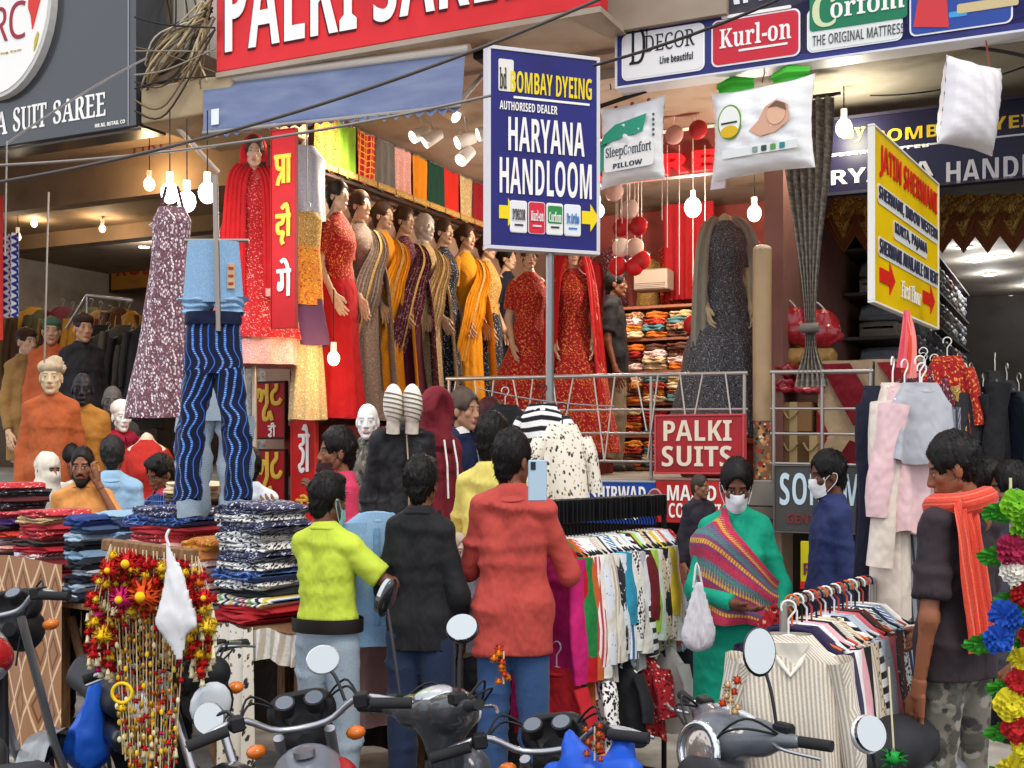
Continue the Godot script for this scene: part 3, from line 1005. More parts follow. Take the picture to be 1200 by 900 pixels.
	# --- yellow sign
	A = at(1024, 352, 5.0)
	B = at(1099, 376, 6.1)
	B.y = A.y
	X = span(A, B)
	W = A.distance_to(B)
	H = at(1020, 148, 5.0).y - A.y
	sg = board("projecting_sign", "yellow projecting sherwani sign with red capitals and two red arrows", X, W, H, m("ecc500", 0.45, 0, "wall"), "e6e2d8", 0.018, 0.01)
	var red := m("cf2417", 0.5, 0, "")
	var ink := m("35364a", 0.5, 0, "")
	letters(sg, "JATIN SHERWANI", Vector2(W * 0.07, H * 0.74), Vector2(W * 0.97, H * 0.93), red)
	var rows := [["SHERWANI, INDOW WESTERN", 0.05, 0.97, 0.59], ["KURTA, PAJAMA", 0.27, 0.78, 0.44], ["SHERWANI AVAILABLE ON RENT", 0.06, 0.98, 0.285]]
	for r in rows:
		part(sg, "text_band", MB.new().plate(rrect(W * (r[2] - r[1]) + 0.02, H * 0.115, 0.02), 0, 0.003).done(), m("d9d8d2", 0.5, 0, ""), tl(W * r[1] - 0.01, H * r[3] - 0.01, 0.001))
		letters(sg, r[0], Vector2(W * r[1], H * r[3] + 0.003), Vector2(W * r[2], H * (r[3] + 0.09)), ink, false, true, 0.005)
	for j in 2:
		part(sg, "arrow", MB.new().plate(PackedVector2Array([Vector2(0, 0.04), Vector2(0.17, 0.04), Vector2(0.17, 0), Vector2(0.27, 0.07), Vector2(0.17, 0.14), Vector2(0.17, 0.1), Vector2(0, 0.1)]), 0, 0.004).done(), red, tl(W * (0.07 if j == 0 else 0.72), H * 0.07, 0.001))
	letters(sg, "First Floor", Vector2(W * 0.37, H * 0.09), Vector2(W * 0.68, H * 0.2), m("e9e6df", 0.5, 0, ""), true, true)
	part(sg, "bracket", tb([Vector3(W * 0.95, H * 0.6, -0.05), Vector3(W + 0.45, H * 0.6, -0.1)], 0.014, 8), m("6d6d70", 0.5, 0.6, ""))
	# --- palki suits
	X = fx(fac(769, 553, -0.06))
	var q := on(X, 870, 487)
	sg = board("railing_sign", "red sign with white two line suits lettering tied to the railing", X, q.x, q.y, m("ad2c35", 0.5, 0, "wall"), "c24a50", 0.05, 0.012)
	var cream := m("e6d8c4", 0.6, 0, "")
	letters(sg, "PALKI", Vector2(q.x * 0.09, q.y * 0.56), Vector2(q.x * 0.88, q.y * 0.93), cream)
	letters(sg, "SUITS", Vector2(q.x * 0.07, q.y * 0.1), Vector2(q.x * 0.88, q.y * 0.47), cream)
	# --- two basement signs on the plinth
	X = fx(fac(660, 612, -0.1))
	var q0 := on(X, 768, 565)
	sg = board("plinth_sign", "blue half of the plinth signboard with white slanted lettering", X, q0.x, q0.y - 0.005, m("1f49a8", 0.45, 0, "wall"), "", 0.05)
	part(sg, "edge_trim", bx(Vector3(q0.x, 0.01, 0.055), 0.002), m("9aa6b8", 0.5, 0, ""), tl(q0.x / 2, q0.y + 0.002, -0.025))
	letters(sg, "ASHIRWAD", Vector2(q0.x * 0.22, q0.y * 0.52), Vector2(q0.x * 0.9, q0.y * 0.9), white)
	letters(sg, "GARMENTS", Vector2(q0.x * 0.24, q0.y * 0.1), Vector2(q0.x * 0.82, q0.y * 0.42), white)
	X = fx(fac(768.5, 612, -0.1))
	q = on(X, 868, 565)
	sg = board("plinth_sign", "red half of the plinth signboard with white slanted collection lettering", X, q.x, q0.y - 0.005, m("b92c2a", 0.45, 0, "wall"), "", 0.05)
	part(sg, "edge_trim", bx(Vector3(q.x, 0.01, 0.055), 0.002), m("9a6a66", 0.5, 0, ""), tl(q.x / 2, q0.y + 0.002, -0.025))
	letters(sg, "MAA D", Vector2(q.x * 0.14, q0.y * 0.52), Vector2(q.x * 0.72, q0.y * 0.88), white)
	letters(sg, "COLLECTION", Vector2(q.x * 0.16, q0.y * 0.12), Vector2(q.x * 0.98, q0.y * 0.46), white)
	part(sg, "round_emblem", MB.new().plate(oval(0.055, 0.085), 0, 0.004).done(), m("c9a0a0", 0.5, 0, ""), tl(-0.005, q0.y * 0.48, 0.002))
	part(sg, "round_emblem", MB.new().plate(oval(0.047, 0.075), 0, 0.004).done(), m("8a3a3e", 0.5, 0, ""), tl(-0.005, q0.y * 0.48, 0.004))
	# --- grey basement sign at the right
	X = fx(fac(908, 622, -0.12))
	q = on(X, 1012, 547)
	sg = board("plinth_sign", "dark grey signboard with pale blue capitals beneath the handloom shop", X, q.x, q.y, m("4b4a49", 0.6, 0, "wall"), "5d5b58", 0.05, 0.01)
	letters(sg, "SONAM", Vector2(q.x * 0.06, q.y * 0.4), Vector2(q.x * 0.97, q.y * 0.9), m("c5dbe8", 0.5, 0, ""))
	letters(sg, "GENTS", Vector2(q.x * 0.14, q.y * 0.12), Vector2(q.x * 0.52, q.y * 0.27), m("7d3436", 0.5, 0, ""))
	# --- small yellow sign beneath
	X = fx(fac(938, 690, -0.5))
	q = on(X, 964, 635)
	sg = board("small_sign", "small yellow board with dark capitals under the grey signboard", X, q.x * 1.6, q.y, m("e0d21c", 0.5, 0, "wall"), "", 0.02)
	letters(sg, "RA", Vector2(q.x * 0.15, q.y * 0.3), Vector2(q.x * 0.95, q.y * 0.55), m("6a2c5a", 0.5, 0, ""))
	part(sg, "base_band", bx(Vector3(q.x * 1.6, q.y * 0.16, 0.004)), m("c9302c", 0.5, 0, ""), tl(q.x * 0.8, q.y * 0.08, 0.002))
	# --- inner sign of the handloom shop
	X = fx(fac(972, 226, 0.42))
	q = on(X, 1090, 128)
	sg = board("inner_sign", "dark navy inner signboard with yellow and grey capitals beneath the handloom canopy", X, q.x * 2.6, q.y, m("1b1a36", 0.35, 0, "wall"), "2a2838", 0.06, 0.02)
	letters(sg, "BOMBAY DYEING", on(X, 1024, 168), on(X, 1250, 128), m("c9a92a", 0.5, 0, ""))
	letters(sg, "by", on(X, 988, 168), on(X, 1014, 144), m("d0c23a", 0.5, 0, ""), true)
	part(sg, "rule_line", bx(Vector3(q.x * 2.5, 0.01, 0.004)), m("bdbcc6", 0.5, 0, ""), tl(q.x * 1.28, on(X, 1100, 168).y, 0.002))
	letters(sg, "AUTHORISED DEALER", on(X, 930, 185), on(X, 1090, 172), white)
	letters(sg, "HARYANA", on(X, 925, 222), on(X, 1094, 188), m("b9b6bf", 0.5, 0, ""))
	letters(sg, "HANDLOOM", on(X, 1109, 216), on(X, 1290, 172), m("b9b6bf", 0.5, 0, ""))
	# --- red vertical Hindi banner by the saree shop
	X = fx(fac(318, 385, -1.25))
	q = on(X, 346, 150)
	sg = board("hindi_banner", "tall red banner with yellow Hindi lettering beside the dressed mannequins", X, q.x, q.y, m("b01a20", 0.6, 0, "wall"), "9c2a28", 0.02, 0.004)
	var gold := m("e0b03a", 0.5, 0, "")
	strokes(sg, SA_, Vector2(q.x * 0.15, q.y * 0.72), Vector2(q.x * 0.85, q.y * 0.9), 0.016, gold)
	strokes(sg, DEE, Vector2(q.x * 0.2, q.y * 0.42), Vector2(q.x * 0.85, q.y * 0.62), 0.016, gold)
	strokes(sg, GAY, Vector2(q.x * 0.25, q.y * 0.16), Vector2(q.x * 0.85, q.y * 0.34), 0.014, m("eadfd2", 0.5, 0, ""))
	# --- red "loot" boards
	var yy := [[513, 448, "upper red board with yellow Hindi lettering beside the saree shop steps"], [608, 528, "lower red board with yellow Hindi lettering beside the saree shop steps"]]
	for r in yy:
		X = fx(fac(296, r[0], -0.3))
		q = on(X, 333, r[1])
		sg = board("hindi_board", r[2], X, q.x, q.y, m("a5171c", 0.55, 0, "wall"), "3a1a18", 0.03, 0.012)
		strokes(sg, LUT, Vector2(q.x * 0.14, q.y * 0.3), Vector2(q.x * 0.95, q.y * 0.98), 0.018, m("d9b43f", 0.5, 0, ""))
		strokes(sg, HI, Vector2(q.x * 0.5, q.y * 0.02), Vector2(q.x * 0.75, q.y * 0.26), 0.007, m("efe6da", 0.5, 0, ""))
	X = fx(fac(342, 612, -0.32))
	q = on(X, 369, 470)
	sg = board("hindi_banner", "narrow bright red banner with white Hindi lettering beside the loot boards", X, q.x, q.y, m("cf1f1c", 0.55, 0, "wall"), "e0463a", 0.03, 0.008)
	strokes(sg, HI, Vector2(q.x * 0.3, q.y * 0.42), Vector2(q.x * 0.8, q.y * 0.8), 0.014, white)
	strokes(sg, [[0.3, 1, 0.3, 0.3, 0.2, 0]], Vector2(q.x * 0.5, q.y * 0.86), Vector2(q.x * 0.8, q.y * 0.99), 0.012, white)
	strokes(sg, GAY, Vector2(q.x * 0.2, q.y * 0.1), Vector2(q.x * 0.85, q.y * 0.22), 0.012, gold)
	# --- glowing red letters inside the saree shop
	X = fx(fac(700, 214, 1.6))
	sg = thing("letter_sign", "red glowing saree letters on the inner beam of the saree shop", "sign", X)
	letters(sg, "SAREES", on(X, 706, 214), on(X, 905, 168), glow("e0141a", 1.4), false, true, 0, 0.05, "red_letter")
	part(sg, "beam", bx(Vector3(2.2, 0.34, 0.1), 0.01), m("8a4a44", 0.7, 0, "wall"), tl(0.9, 0.16, -0.06))
	# --- far sign in the kurta shop
	X = fx(fac(130, 340, 5.5))
	q = on(X, 215, 290)
	sg = board("inner_sign", "dim orange signboard with red capitals deep inside the kurta shop", X, q.x, q.y, m("a8702c", 0.6, 0, "wall"), "3a2a22", 0.05, 0.03)
	letters(sg, "ROSA C", Vector2(q.x * 0.08, q.y * 0.35), Vector2(q.x * 1.0, q.y * 0.85), m("9c2016", 0.5, 0, ""))

# ---------------------------------------------------------------- people and mannequins
# a head about its centre, looking along +z; pigment class kept in colour.r: 0 skin, .2 brow, .4 lip, .6 eye white, .8 iris
func head_mesh(fem: bool) -> MB:
	var key := "head%s" % fem
	if cache.has(key):
		return cache[key]
	var j := 0.92 if fem else 1.0
	var b := [ell(Vector3(0, 0.03, -0.012), Vector3(0.073, 0.088, 0.093)), ell(Vector3(0, -0.03, 0.02), Vector3(0.06 * j, 0.083, 0.066)),
		cap(Vector3(0.044 * j, -0.05, 0.0), Vector3(0.01, -0.095, 0.055), 0.024, 0.019), cap(Vector3(-0.044 * j, -0.05, 0.0), Vector3(-0.01, -0.095, 0.055), 0.024, 0.019),
		cap(Vector3(-0.034, 0.022, 0.07), Vector3(0.034, 0.022, 0.07), 0.013, 0.013), ell(Vector3(0.042, -0.02, 0.055), Vector3.ONE * 0.02), ell(Vector3(-0.042, -0.02, 0.055), Vector3.ONE * 0.02),
		ell(Vector3(0.031, 0.003, 0.092), Vector3(0.018, 0.012, 0.014), true), ell(Vector3(-0.031, 0.003, 0.092), Vector3(0.018, 0.012, 0.014), true),
		cap(Vector3(0, 0.008, 0.082), Vector3(0, -0.03, 0.1), 0.008, 0.011), ell(Vector3(0.011, -0.035, 0.091), Vector3.ONE * 0.0085), ell(Vector3(-0.011, -0.035, 0.091), Vector3.ONE * 0.0085),
		cap(Vector3(-0.017, -0.06, 0.081), Vector3(0.017, -0.06, 0.081), 0.007, 0.007), cap(Vector3(-0.012, -0.068, 0.081), Vector3(0.012, -0.068, 0.081), 0.007, 0.007), ell(Vector3(0, -0.096, 0.066), Vector3.ONE * 0.016),
		ell(Vector3(0.031, 0.002, 0.07), Vector3.ONE * 0.0135), ell(Vector3(-0.031, 0.002, 0.07), Vector3.ONE * 0.0135),
		ell(Vector3(0.076, -0.008, -0.012), Vector3(0.01, 0.03, 0.018)), ell(Vector3(-0.076, -0.008, -0.012), Vector3(0.01, 0.03, 0.018)),
		cap(Vector3(0, -0.06, -0.025), Vector3(0, -0.2, -0.04), 0.05 * j, 0.055 * j)]
	var mb := net(b, 0.0048, 0.012)
	for q in mb.v.size():
		var p := mb.v[q]
		var ax := absf(p.x)
		var cl := 0.0
		if p.z > 0.055:
			var e := Vector3(ax, p.y, p.z) - Vector3(0.031, 0.002, 0.07)
			if absf(ax - 0.031) < 0.014 and absf(p.y - 0.002) < 0.0056:
				cl = 0.8 if Vector2(ax - 0.031, p.y - 0.002).length() < 0.0068 else 0.6
				if p.y > 0.0058:
					cl = 0.2
			elif ax > 0.012 and ax < 0.052 and absf(p.y - (0.0245 - (ax - 0.03) * (ax - 0.03) * 4.0)) < 0.0042:
				cl = 0.2
			elif ax < 0.024 - absf(p.y + 0.064) * 0.6 and absf(p.y + 0.064) < 0.0115 and p.z > 0.07:
				cl = 0.4
		mb.c[q] = Color(cl, 0, 0)
	cache[key] = mb
	return mb

func tinted(src: MB, skin: Color, brow: Color, lip: Color, white := Color(0.42, 0.39, 0.36), iris := Color(0.03, 0.02, 0.015)) -> MB:
	var o := MB.new()
	o.v = src.v
	o.n = src.n
	o.uv = src.uv
	o.i = src.i
	var cc := PackedColorArray()
	cc.resize(src.c.size())
	for j in cc.size():
		var q := src.c[j].r
		cc[j] = skin if q < 0.1 else (brow if q < 0.3 else (lip if q < 0.5 else (white if q < 0.7 else iris)))
	o.c = cc
	return o

# hair about the same centre: "short", "crop", "wave", "bun", "long"
func hair_mesh(kind: String) -> ArrayMesh:
	var key := "hair" + kind
	if cache.has(key):
		return cache[key]
	var g := 0.006 if kind == "crop" else 0.013
	var b := [ell(Vector3(0, 0.034, -0.014), Vector3(0.073 + g, 0.09 + g * 1.3, 0.094 + g))]
	if kind in ["short", "crop", "wave"]:
		b.append(cap(Vector3(0, -0.03, -0.06), Vector3(0, -0.055, -0.058), 0.05, 0.042))
		if kind == "wave":
			b.append(ell(Vector3(0.0, 0.1, 0.035), Vector3(0.07, 0.035, 0.055)))
			b.append(ell(Vector3(0.03, 0.08, 0.065), Vector3(0.045, 0.03, 0.035)))
	elif kind == "bun":
		b.append(ell(Vector3(0, 0.045, -0.12), Vector3(0.05, 0.045, 0.04)))
		b.append(cap(Vector3(0, -0.03, -0.06), Vector3(0, -0.06, -0.06), 0.055, 0.045))
	elif kind == "long":
		b.append(cap(Vector3(0, 0.0, -0.05), Vector3(0, -0.2, -0.075), 0.085, 0.075, 0.7))
		b.append(cap(Vector3(0.06, 0.02, 0.0), Vector3(0.07, -0.17, -0.02), 0.03, 0.025))
		b.append(cap(Vector3(-0.06, 0.02, 0.0), Vector3(-0.07, -0.17, -0.02), 0.03, 0.025))
	var fy := 0.025 if kind == "wave" else 0.012
	b.append(ell(Vector3(0, -0.055 + fy, 0.1), Vector3(0.069, 0.115, 0.085), true))
	b.append(ell(Vector3(0.09, -0.04, 0.03), Vector3(0.04, 0.06, 0.04), true))
	b.append(ell(Vector3(-0.09, -0.04, 0.03), Vector3(0.04, 0.06, 0.04), true))
	if kind in ["short", "crop", "wave"]:
		b.append(ell(Vector3(0.085, -0.05, -0.012), Vector3(0.03, 0.055, 0.03), true))
		b.append(ell(Vector3(-0.085, -0.05, -0.012), Vector3(0.03, 0.055, 0.03), true))
	var mb := net(b, 0.0062, 0.012, 0.0, -1e9, 1e9, 0.0065 if kind != "crop" else 0.003, Vector3(26, 7, 26))
	# tufts that break the outline
	var r := RandomNumberGenerator.new()
	r.seed = 11
	var nv := mb.v.size()
	for q in (2200 if kind != "crop" else 900):
		var k := r.randi() % nv
		var p := mb.v[k]
		var nn := mb.n[k]
		var d := (Vector3(p.x, 0.0, p.z).normalized() * 0.4 + Vector3(r.randf_range(-0.6, 0.6), r.randf_range(-0.9, 0.3), r.randf_range(-0.5, 0.5)) + nn * 0.45).normalized()
		d = (d - nn * d.dot(nn) * 0.6).normalized()
		var w := d.cross(nn).normalized() * r.randf_range(0.0012, 0.0028)
		var l := r.randf_range(0.016, 0.038) * (0.5 if kind == "crop" else 1.0)
		var k2 := mb.v.size()
		for e in [p - w - nn * 0.002, p + w - nn * 0.002, p + d * l + nn * 0.004]:
			mb.v.append(e); mb.n.append(nn); mb.uv.append(Vector2.ZERO); mb.c.append(Color(1, 1, 1))
		mb.tri(k2, k2 + 1, k2 + 2)
	cache[key] = mb.done()
	return cache[key]

# left hand hanging from the wrist at the origin along -y, thumb forward (+z), palm towards -x
func hand_mesh(curl: float) -> MB:
	var key := "hand%.2f" % curl
	if cache.has(key):
		return cache[key]
	var b := [cap(Vector3(0, 0.03, 0), Vector3(0, -0.015, 0), 0.026, 0.026, 1.1), cap(Vector3(0, -0.02, 0.012), Vector3(-0.002, -0.085, 0.024), 0.018, 0.014, 1.4), cap(Vector3(0, -0.02, -0.012), Vector3(-0.002, -0.08, -0.024), 0.018, 0.013, 1.4)]
	var ln := [0.074, 0.083, 0.076, 0.06]
	for f in 4:
		var z := 0.032 - f * 0.021
		var p := Vector3(-0.002, -0.09 + absf(f - 1.2) * 0.005, z)
		var an := curl * (0.35 + 0.06 * f)
		for s in 3:
			var d := Vector3(-sin(an), -cos(an), (1.5 - f) * 0.06)
			var q: Vector3 = p + d * ln[f] * [0.45, 0.32, 0.25][s]
			b.append(cap(p, q, 0.0092 - s * 0.0007, 0.0086 - s * 0.0009))
			p = q
			an += curl * [0.9, 0.7, 0.5][s]
	b.append(cap(Vector3(-0.004, -0.025, 0.026), Vector3(-0.014, -0.06, 0.05), 0.014, 0.011))
	b.append(cap(Vector3(-0.014, -0.06, 0.05), Vector3(-0.02 - 0.014 * curl, -0.093, 0.056 - 0.014 * curl), 0.0105, 0.009))
	var hm := net(b, 0.0042, 0.005)
	hm.c.fill(Color(0, 0, 0))
	cache[key] = hm
	return hm

# frame for a hand: from the elbow to the wrist, thumb towards hint
func hand_x(elbow: Vector3, wrist: Vector3, hint: Vector3, side: float) -> Transform3D:
	var y := (elbow - wrist).normalized()
	var z := (hint - y * hint.dot(y)).normalized()
	var x := y.cross(z) * side
	return Transform3D(Basis(x, y, z), wrist)

# pose p: h height, skin, hair, hair_col, el/wl/er/wr elbows and wrists (left is +x, facing +z, for a 1.7 m body), lean, turn/nod of the head,
# top, sleeve ("short"/"long"), hem, legs, fem, wide
func person(n: String, label: String, at_: Vector3, yaw: float, p: Dictionary, group := "") -> Node3D:
	var H: float = p.get("h", 1.7)
	var k := H / 1.7
	var o := thing(n, label, p.get("cat", "person"), Transform3D(Basis(Vector3.UP, deg_to_rad(yaw)) * Basis.from_scale(Vector3(k * p.get("slim", 0.9), k, k * p.get("slim", 0.9))), at_), group)
	var fem: bool = p.get("fem", false)
	var sw: float = (0.118 if fem else 0.13) * p.get("wide", 1.0)
	var fat: float = p.get("fat", 1.0)
	var lean: float = p.get("lean", 0.0)
	var lb := Transform3D(Basis(Vector3.RIGHT, lean), Vector3(0, 0.93, 0)) * tl(0, -0.93, 0)
	var J := func(v: Vector3) -> Vector3: return lb * v
	var skin := Color(p.get("skin", "8d5b3f")).srgb_to_linear()
	var shl: Vector3 = J.call(Vector3(sw, 1.375, -0.015))
	var shr: Vector3 = J.call(Vector3(-sw, 1.375, -0.015))
	var el: Vector3 = p.get("el", J.call(Vector3(sw + 0.06, 1.10, -0.04)))
	var wl: Vector3 = p.get("wl", J.call(Vector3(sw + 0.08, 0.85, 0.04)))
	var er: Vector3 = p.get("er", J.call(Vector3(-sw - 0.06, 1.10, -0.04)))
	var wr: Vector3 = p.get("wr", J.call(Vector3(-sw - 0.08, 0.85, 0.04)))
	var st: float = p.get("stance", 0.02)
	var kl := Vector3(0.1, 0.49, 0.02)
	var kr := Vector3(-0.1, 0.49, 0.02)
	var al := Vector3(0.11, 0.08, -0.02 + st)
	var ar := Vector3(-0.11, 0.08, -0.02 - st)
	var torso := [cap(J.call(Vector3(-0.06, 0.95, 0)), J.call(Vector3(0.06, 0.95, 0)), 0.11 * fat, 0.11 * fat, 0.86), cap(J.call(Vector3(0, 0.98, 0)), J.call(Vector3(0, 1.12, 0)), 0.118 * fat, 0.11 * fat, 0.84),
		cap(J.call(Vector3(-sw * 0.35, 1.14, 0)), J.call(Vector3(-sw * 0.5, 1.3, -0.005)), 0.086 * fat, 0.086, 1.0), cap(J.call(Vector3(sw * 0.35, 1.14, 0)), J.call(Vector3(sw * 0.5, 1.3, -0.005)), 0.086 * fat, 0.086, 1.0),
		cap(J.call(Vector3(0, 1.3, 0)), J.call(Vector3(0, 1.41, -0.015)), 0.092, 0.066), cap(shl, J.call(Vector3(0.025, 1.445, -0.025)), 0.052, 0.043), cap(shr, J.call(Vector3(-0.025, 1.445, -0.025)), 0.052, 0.043)]
	if fem:
		torso.append(ell(J.call(Vector3(0.07, 1.25, 0.08)), Vector3(0.06, 0.06, 0.055)))
		torso.append(ell(J.call(Vector3(-0.07, 1.25, 0.08)), Vector3(0.06, 0.06, 0.055)))
	var arms := [cap(shl, el, 0.043, 0.034), cap(el, wl, 0.034, 0.024), cap(shr, er, 0.043, 0.034), cap(er, wr, 0.034, 0.024)]
	var legs := [cap(Vector3(0.08, 0.9, 0), kl, 0.078, 0.055), cap(kl, al, 0.058, 0.04), cap(Vector3(-0.08, 0.9, 0), kr, 0.078, 0.055), cap(kr, ar, 0.058, 0.04),
		cap(al - Vector3(0, 0.04, 0.02), al + Vector3(0.02, -0.045, 0.14), 0.042, 0.032), cap(ar - Vector3(0, 0.04, 0.02), ar + Vector3(-0.02, -0.045, 0.14), 0.042, 0.032)]
	var hc: Vector3 = J.call(Vector3(0, 1.585, 0.015)) + p.get("hoff", Vector3.ZERO)
	var neck := [cap(J.call(Vector3(0, 1.4, -0.008)), hc + Vector3(0, -0.11, -0.025), 0.05, 0.05)]
	var low: float = p.get("low", -1e9)
	var under := []
	for b in torso:
		var q: Dictionary = b.duplicate()
		if p.has("top") or p.get("doll", false):
			if q.has("ra"):
				q.ra *= 0.86
				q.rb *= 0.86
			else:
				q.e *= 0.6
		under.append(q)
	var body := net(under + arms + neck + (legs if low < 0.8 else []), p.get("cell", 0.019), 0.03, 0.0, low)
	for j in body.c.size():
		body.c[j] = skin
	var hb := Basis.from_euler(Vector3(p.get("nod", 0.0), p.get("turn", 0.0), p.get("tilt", 0.0)))
	var hx_ := Transform3D(hb.scaled(Vector3.ONE * p.get("hs", 0.97)), hc)
	var lip := skin.lerp(Color(0.25, 0.05, 0.05), 0.4)
	var dk := Color(p.get("hair_col", "15110f")).srgb_to_linear()
	if p.get("doll", false):
		if p.get("nohead", false):
			pass
		else:
			body.add(tinted(head_mesh(fem), skin, p.get("brow", skin * 0.45), p.get("lip", skin.lerp(Color(0.4, 0.03, 0.04), 0.6 if skin.r > 0.06 else 0.0)), skin * 1.1, skin * 0.25), hx_)
	else:
		body.add(tinted(head_mesh(fem), skin, dk, lip), hx_)
	if not p.get("nohand", false):
		for sd in [1.0, -1.0]:
			var hd := tinted(hand_mesh(p.get("curl", 0.35) if sd > 0 else p.get("curlr", p.get("curl", 0.35))), skin, skin, skin)
			body.add(hd, hand_x(el if sd > 0 else er, wl if sd > 0 else wr, p.get("thl" if sd > 0 else "thr", Vector3(0, 0, 1)), sd))
	var sm := StandardMaterial3D.new()
	sm.vertex_color_use_as_albedo = true
	sm.roughness = p.get("gloss", 0.5)
	sm.metallic_specular = 0.4
	if not p.get("doll", false):
		sm.subsurf_scatter_enabled = true
		sm.subsurf_scatter_strength = 0.12
	part(o, "body", body.done(), sm)
	var hk: String = p.get("hair", "short")
	if hk:
		part(o, "hair", hair_mesh(hk), m(p.get("hair_col", "15110f"), 0.55, 0, ""), hx_)
	# clothes
	if p.has("top"):
		var hem: float = p.get("hem", 0.86)
		var sl: String = p.get("sleeve", "short")
		var bones := torso.duplicate()
		var hr: float = 0.12 * fat * p.get("loose", 1.0)
		for sx in [-0.05, 0.05]:
			bones.append(cap(J.call(Vector3(sx, minf(hem, 0.94), 0)), J.call(Vector3(sx, 0.99, 0)), hr, hr * 0.98, 0.9))
			bones.append(cap(J.call(Vector3(sx, 0.99, 0)), J.call(Vector3(sx * 0.8, 1.14, 0)), hr * 0.98, 0.098 * fat, 0.9))
		bones.append(cap(J.call(Vector3(0, 1.38, -0.025)), J.call(Vector3(0, 1.45, -0.03)), 0.066, 0.058))
		if sl == "long":
			bones.append(cap(shl, el, 0.046, 0.038)); bones.append(cap(shr, er, 0.046, 0.038))
			bones.append(cap(el, el.lerp(wl, 0.93), 0.038, 0.029, 1.0, true)); bones.append(cap(er, er.lerp(wr, 0.93), 0.038, 0.029, 1.0, true))
		elif sl == "rolled":
			bones.append(cap(shl, el, 0.046, 0.038)); bones.append(cap(shr, er, 0.046, 0.038))
			bones.append(cap(el, el.lerp(wl, 0.35), 0.038, 0.042, 1.0, true)); bones.append(cap(er, er.lerp(wr, 0.35), 0.038, 0.042, 1.0, true))
		elif sl == "short":
			bones.append(cap(shl, shl.lerp(el, 0.78), 0.05, 0.056, 1.0, true)); bones.append(cap(shr, shr.lerp(er, 0.78), 0.05, 0.056, 1.0, true))
		var yh: float = J.call(Vector3(0, 1.475 if sl != "none" else 1.4, -0.02)).y
		var sh := net(bones, p.get("fine", 0.014), 0.025, 0.01, hem, yh + 0.02, p.get("crease", 0.009), p.get("creasef", Vector3(0.9, 3.2, 0.9)))
		part(o, p.get("topname", "shirt"), sh.done(), p.top)
		if p.get("collar", "") == "shirt":
			var cb := MB.new()
			var g := PackedVector3Array()
			var nc: Vector3 = J.call(Vector3(0, 1.45, -0.022))
			for row in 4:
				for a in 25:
					var an := -PI * 0.94 + TAU * 0.94 * a / 24.0
					var rr: float = [0.066, 0.064, 0.066, 0.088][row]
					var yy: float = [-0.03, 0.03, 0.034, -0.008][row]
					g.append(nc + Vector3(sin(an + PI) * rr, yy - 0.02 * cos(an), -cos(an + PI) * rr * -1.0))
			cb.grid(g, 25, 4)
			part(o, "collar", cb.done(), p.get("collar_mat", p.top))
		elif p.get("collar", "") == "crew":
			var ring := []
			var nc: Vector3 = J.call(Vector3(0, 1.452, -0.018))
			for a in 25:
				var an := TAU * a / 24.0
				ring.append(nc + Vector3(sin(an) * 0.075, -0.012 * cos(an), cos(an) * 0.07))
			part(o, "collar", MB.new().tube(ring, 0.012, 6).done(), p.get("collar_mat", p.top))
	if p.has("legs"):
		var lb2 := [cap(Vector3(-0.05, 0.95, 0), Vector3(0.05, 0.95, 0), 0.103 * fat, 0.103 * fat, 0.9)]
		for s in 4:
			lb2.append(legs[s])
		var lg: float = p.get("leg_lo", 0.09)
		part(o, "trousers", net(lb2, 0.018, 0.025, 0.014, maxf(lg, low), p.get("waist", 1.0), 0.011, Vector3(2.0, 4, 2.0)).done(), p.legs)
		if low < 0.05:
			for s in [al, ar]:
				var f: Vector3 = s
				part(o, "shoe", net([cap(f + Vector3(0, -0.045, -0.03), f + Vector3(0.01 * signf(f.x), -0.045, 0.13), 0.045, 0.038), cap(f + Vector3(0, -0.01, -0.01), f + Vector3(0, -0.03, 0.03), 0.05, 0.04)], 0.014, 0.02, 0.003, 0.004).done(), m(p.get("shoe", "2a2625"), 0.6, 0, ""))
	o.set_meta("hx", hx_)
	o.set_meta("J", lb)
	return o

# cloth mask over nose and mouth, with ear loops
func mask(o: Node3D, mat: Material, drop := 0.0) -> void:
	var x: Transform3D = o.get_meta("hx")
	var g := PackedVector3Array()
	for b in 9:
		for a in 17:
			var u := a / 16.0 * 2.0 - 1.0
			var w := b / 8.0
			var an := u * 1.2
			var y := lerpf(-0.015, -0.112, w) + (0.012 * u * u if w < 0.5 else -0.0) + drop
			y += (1.0 - w) * (0.01 * (1.0 - absf(u))) + w * 0.018 * u * u
			var r := 0.079 + 0.036 * exp(-u * u * 9.0) * (1.0 - absf(w - 0.35) * 1.1) - 0.01 * w
			g.append(Vector3(sin(an) * r * 0.86, y, cos(an) * r * 1.0 + 0.008 + 0.003 * sin(w * 18.0)))
	var p := part(o, "face_mask", MB.new().grid(g, 17, 9).done(), mat, x)
	for s in [-1.0, 1.0]:
		part(p, "ear_loop", tb(curve([Vector3(s * 0.064, -0.02 + drop, 0.036), Vector3(s * 0.08, 0.01 + drop * 0.4, 0.0), Vector3(s * 0.088, 0.005, -0.028), Vector3(s * 0.084, -0.035, -0.02), Vector3(s * 0.064, -0.08 + drop, 0.03)], 4), 0.0022, 5), mat)

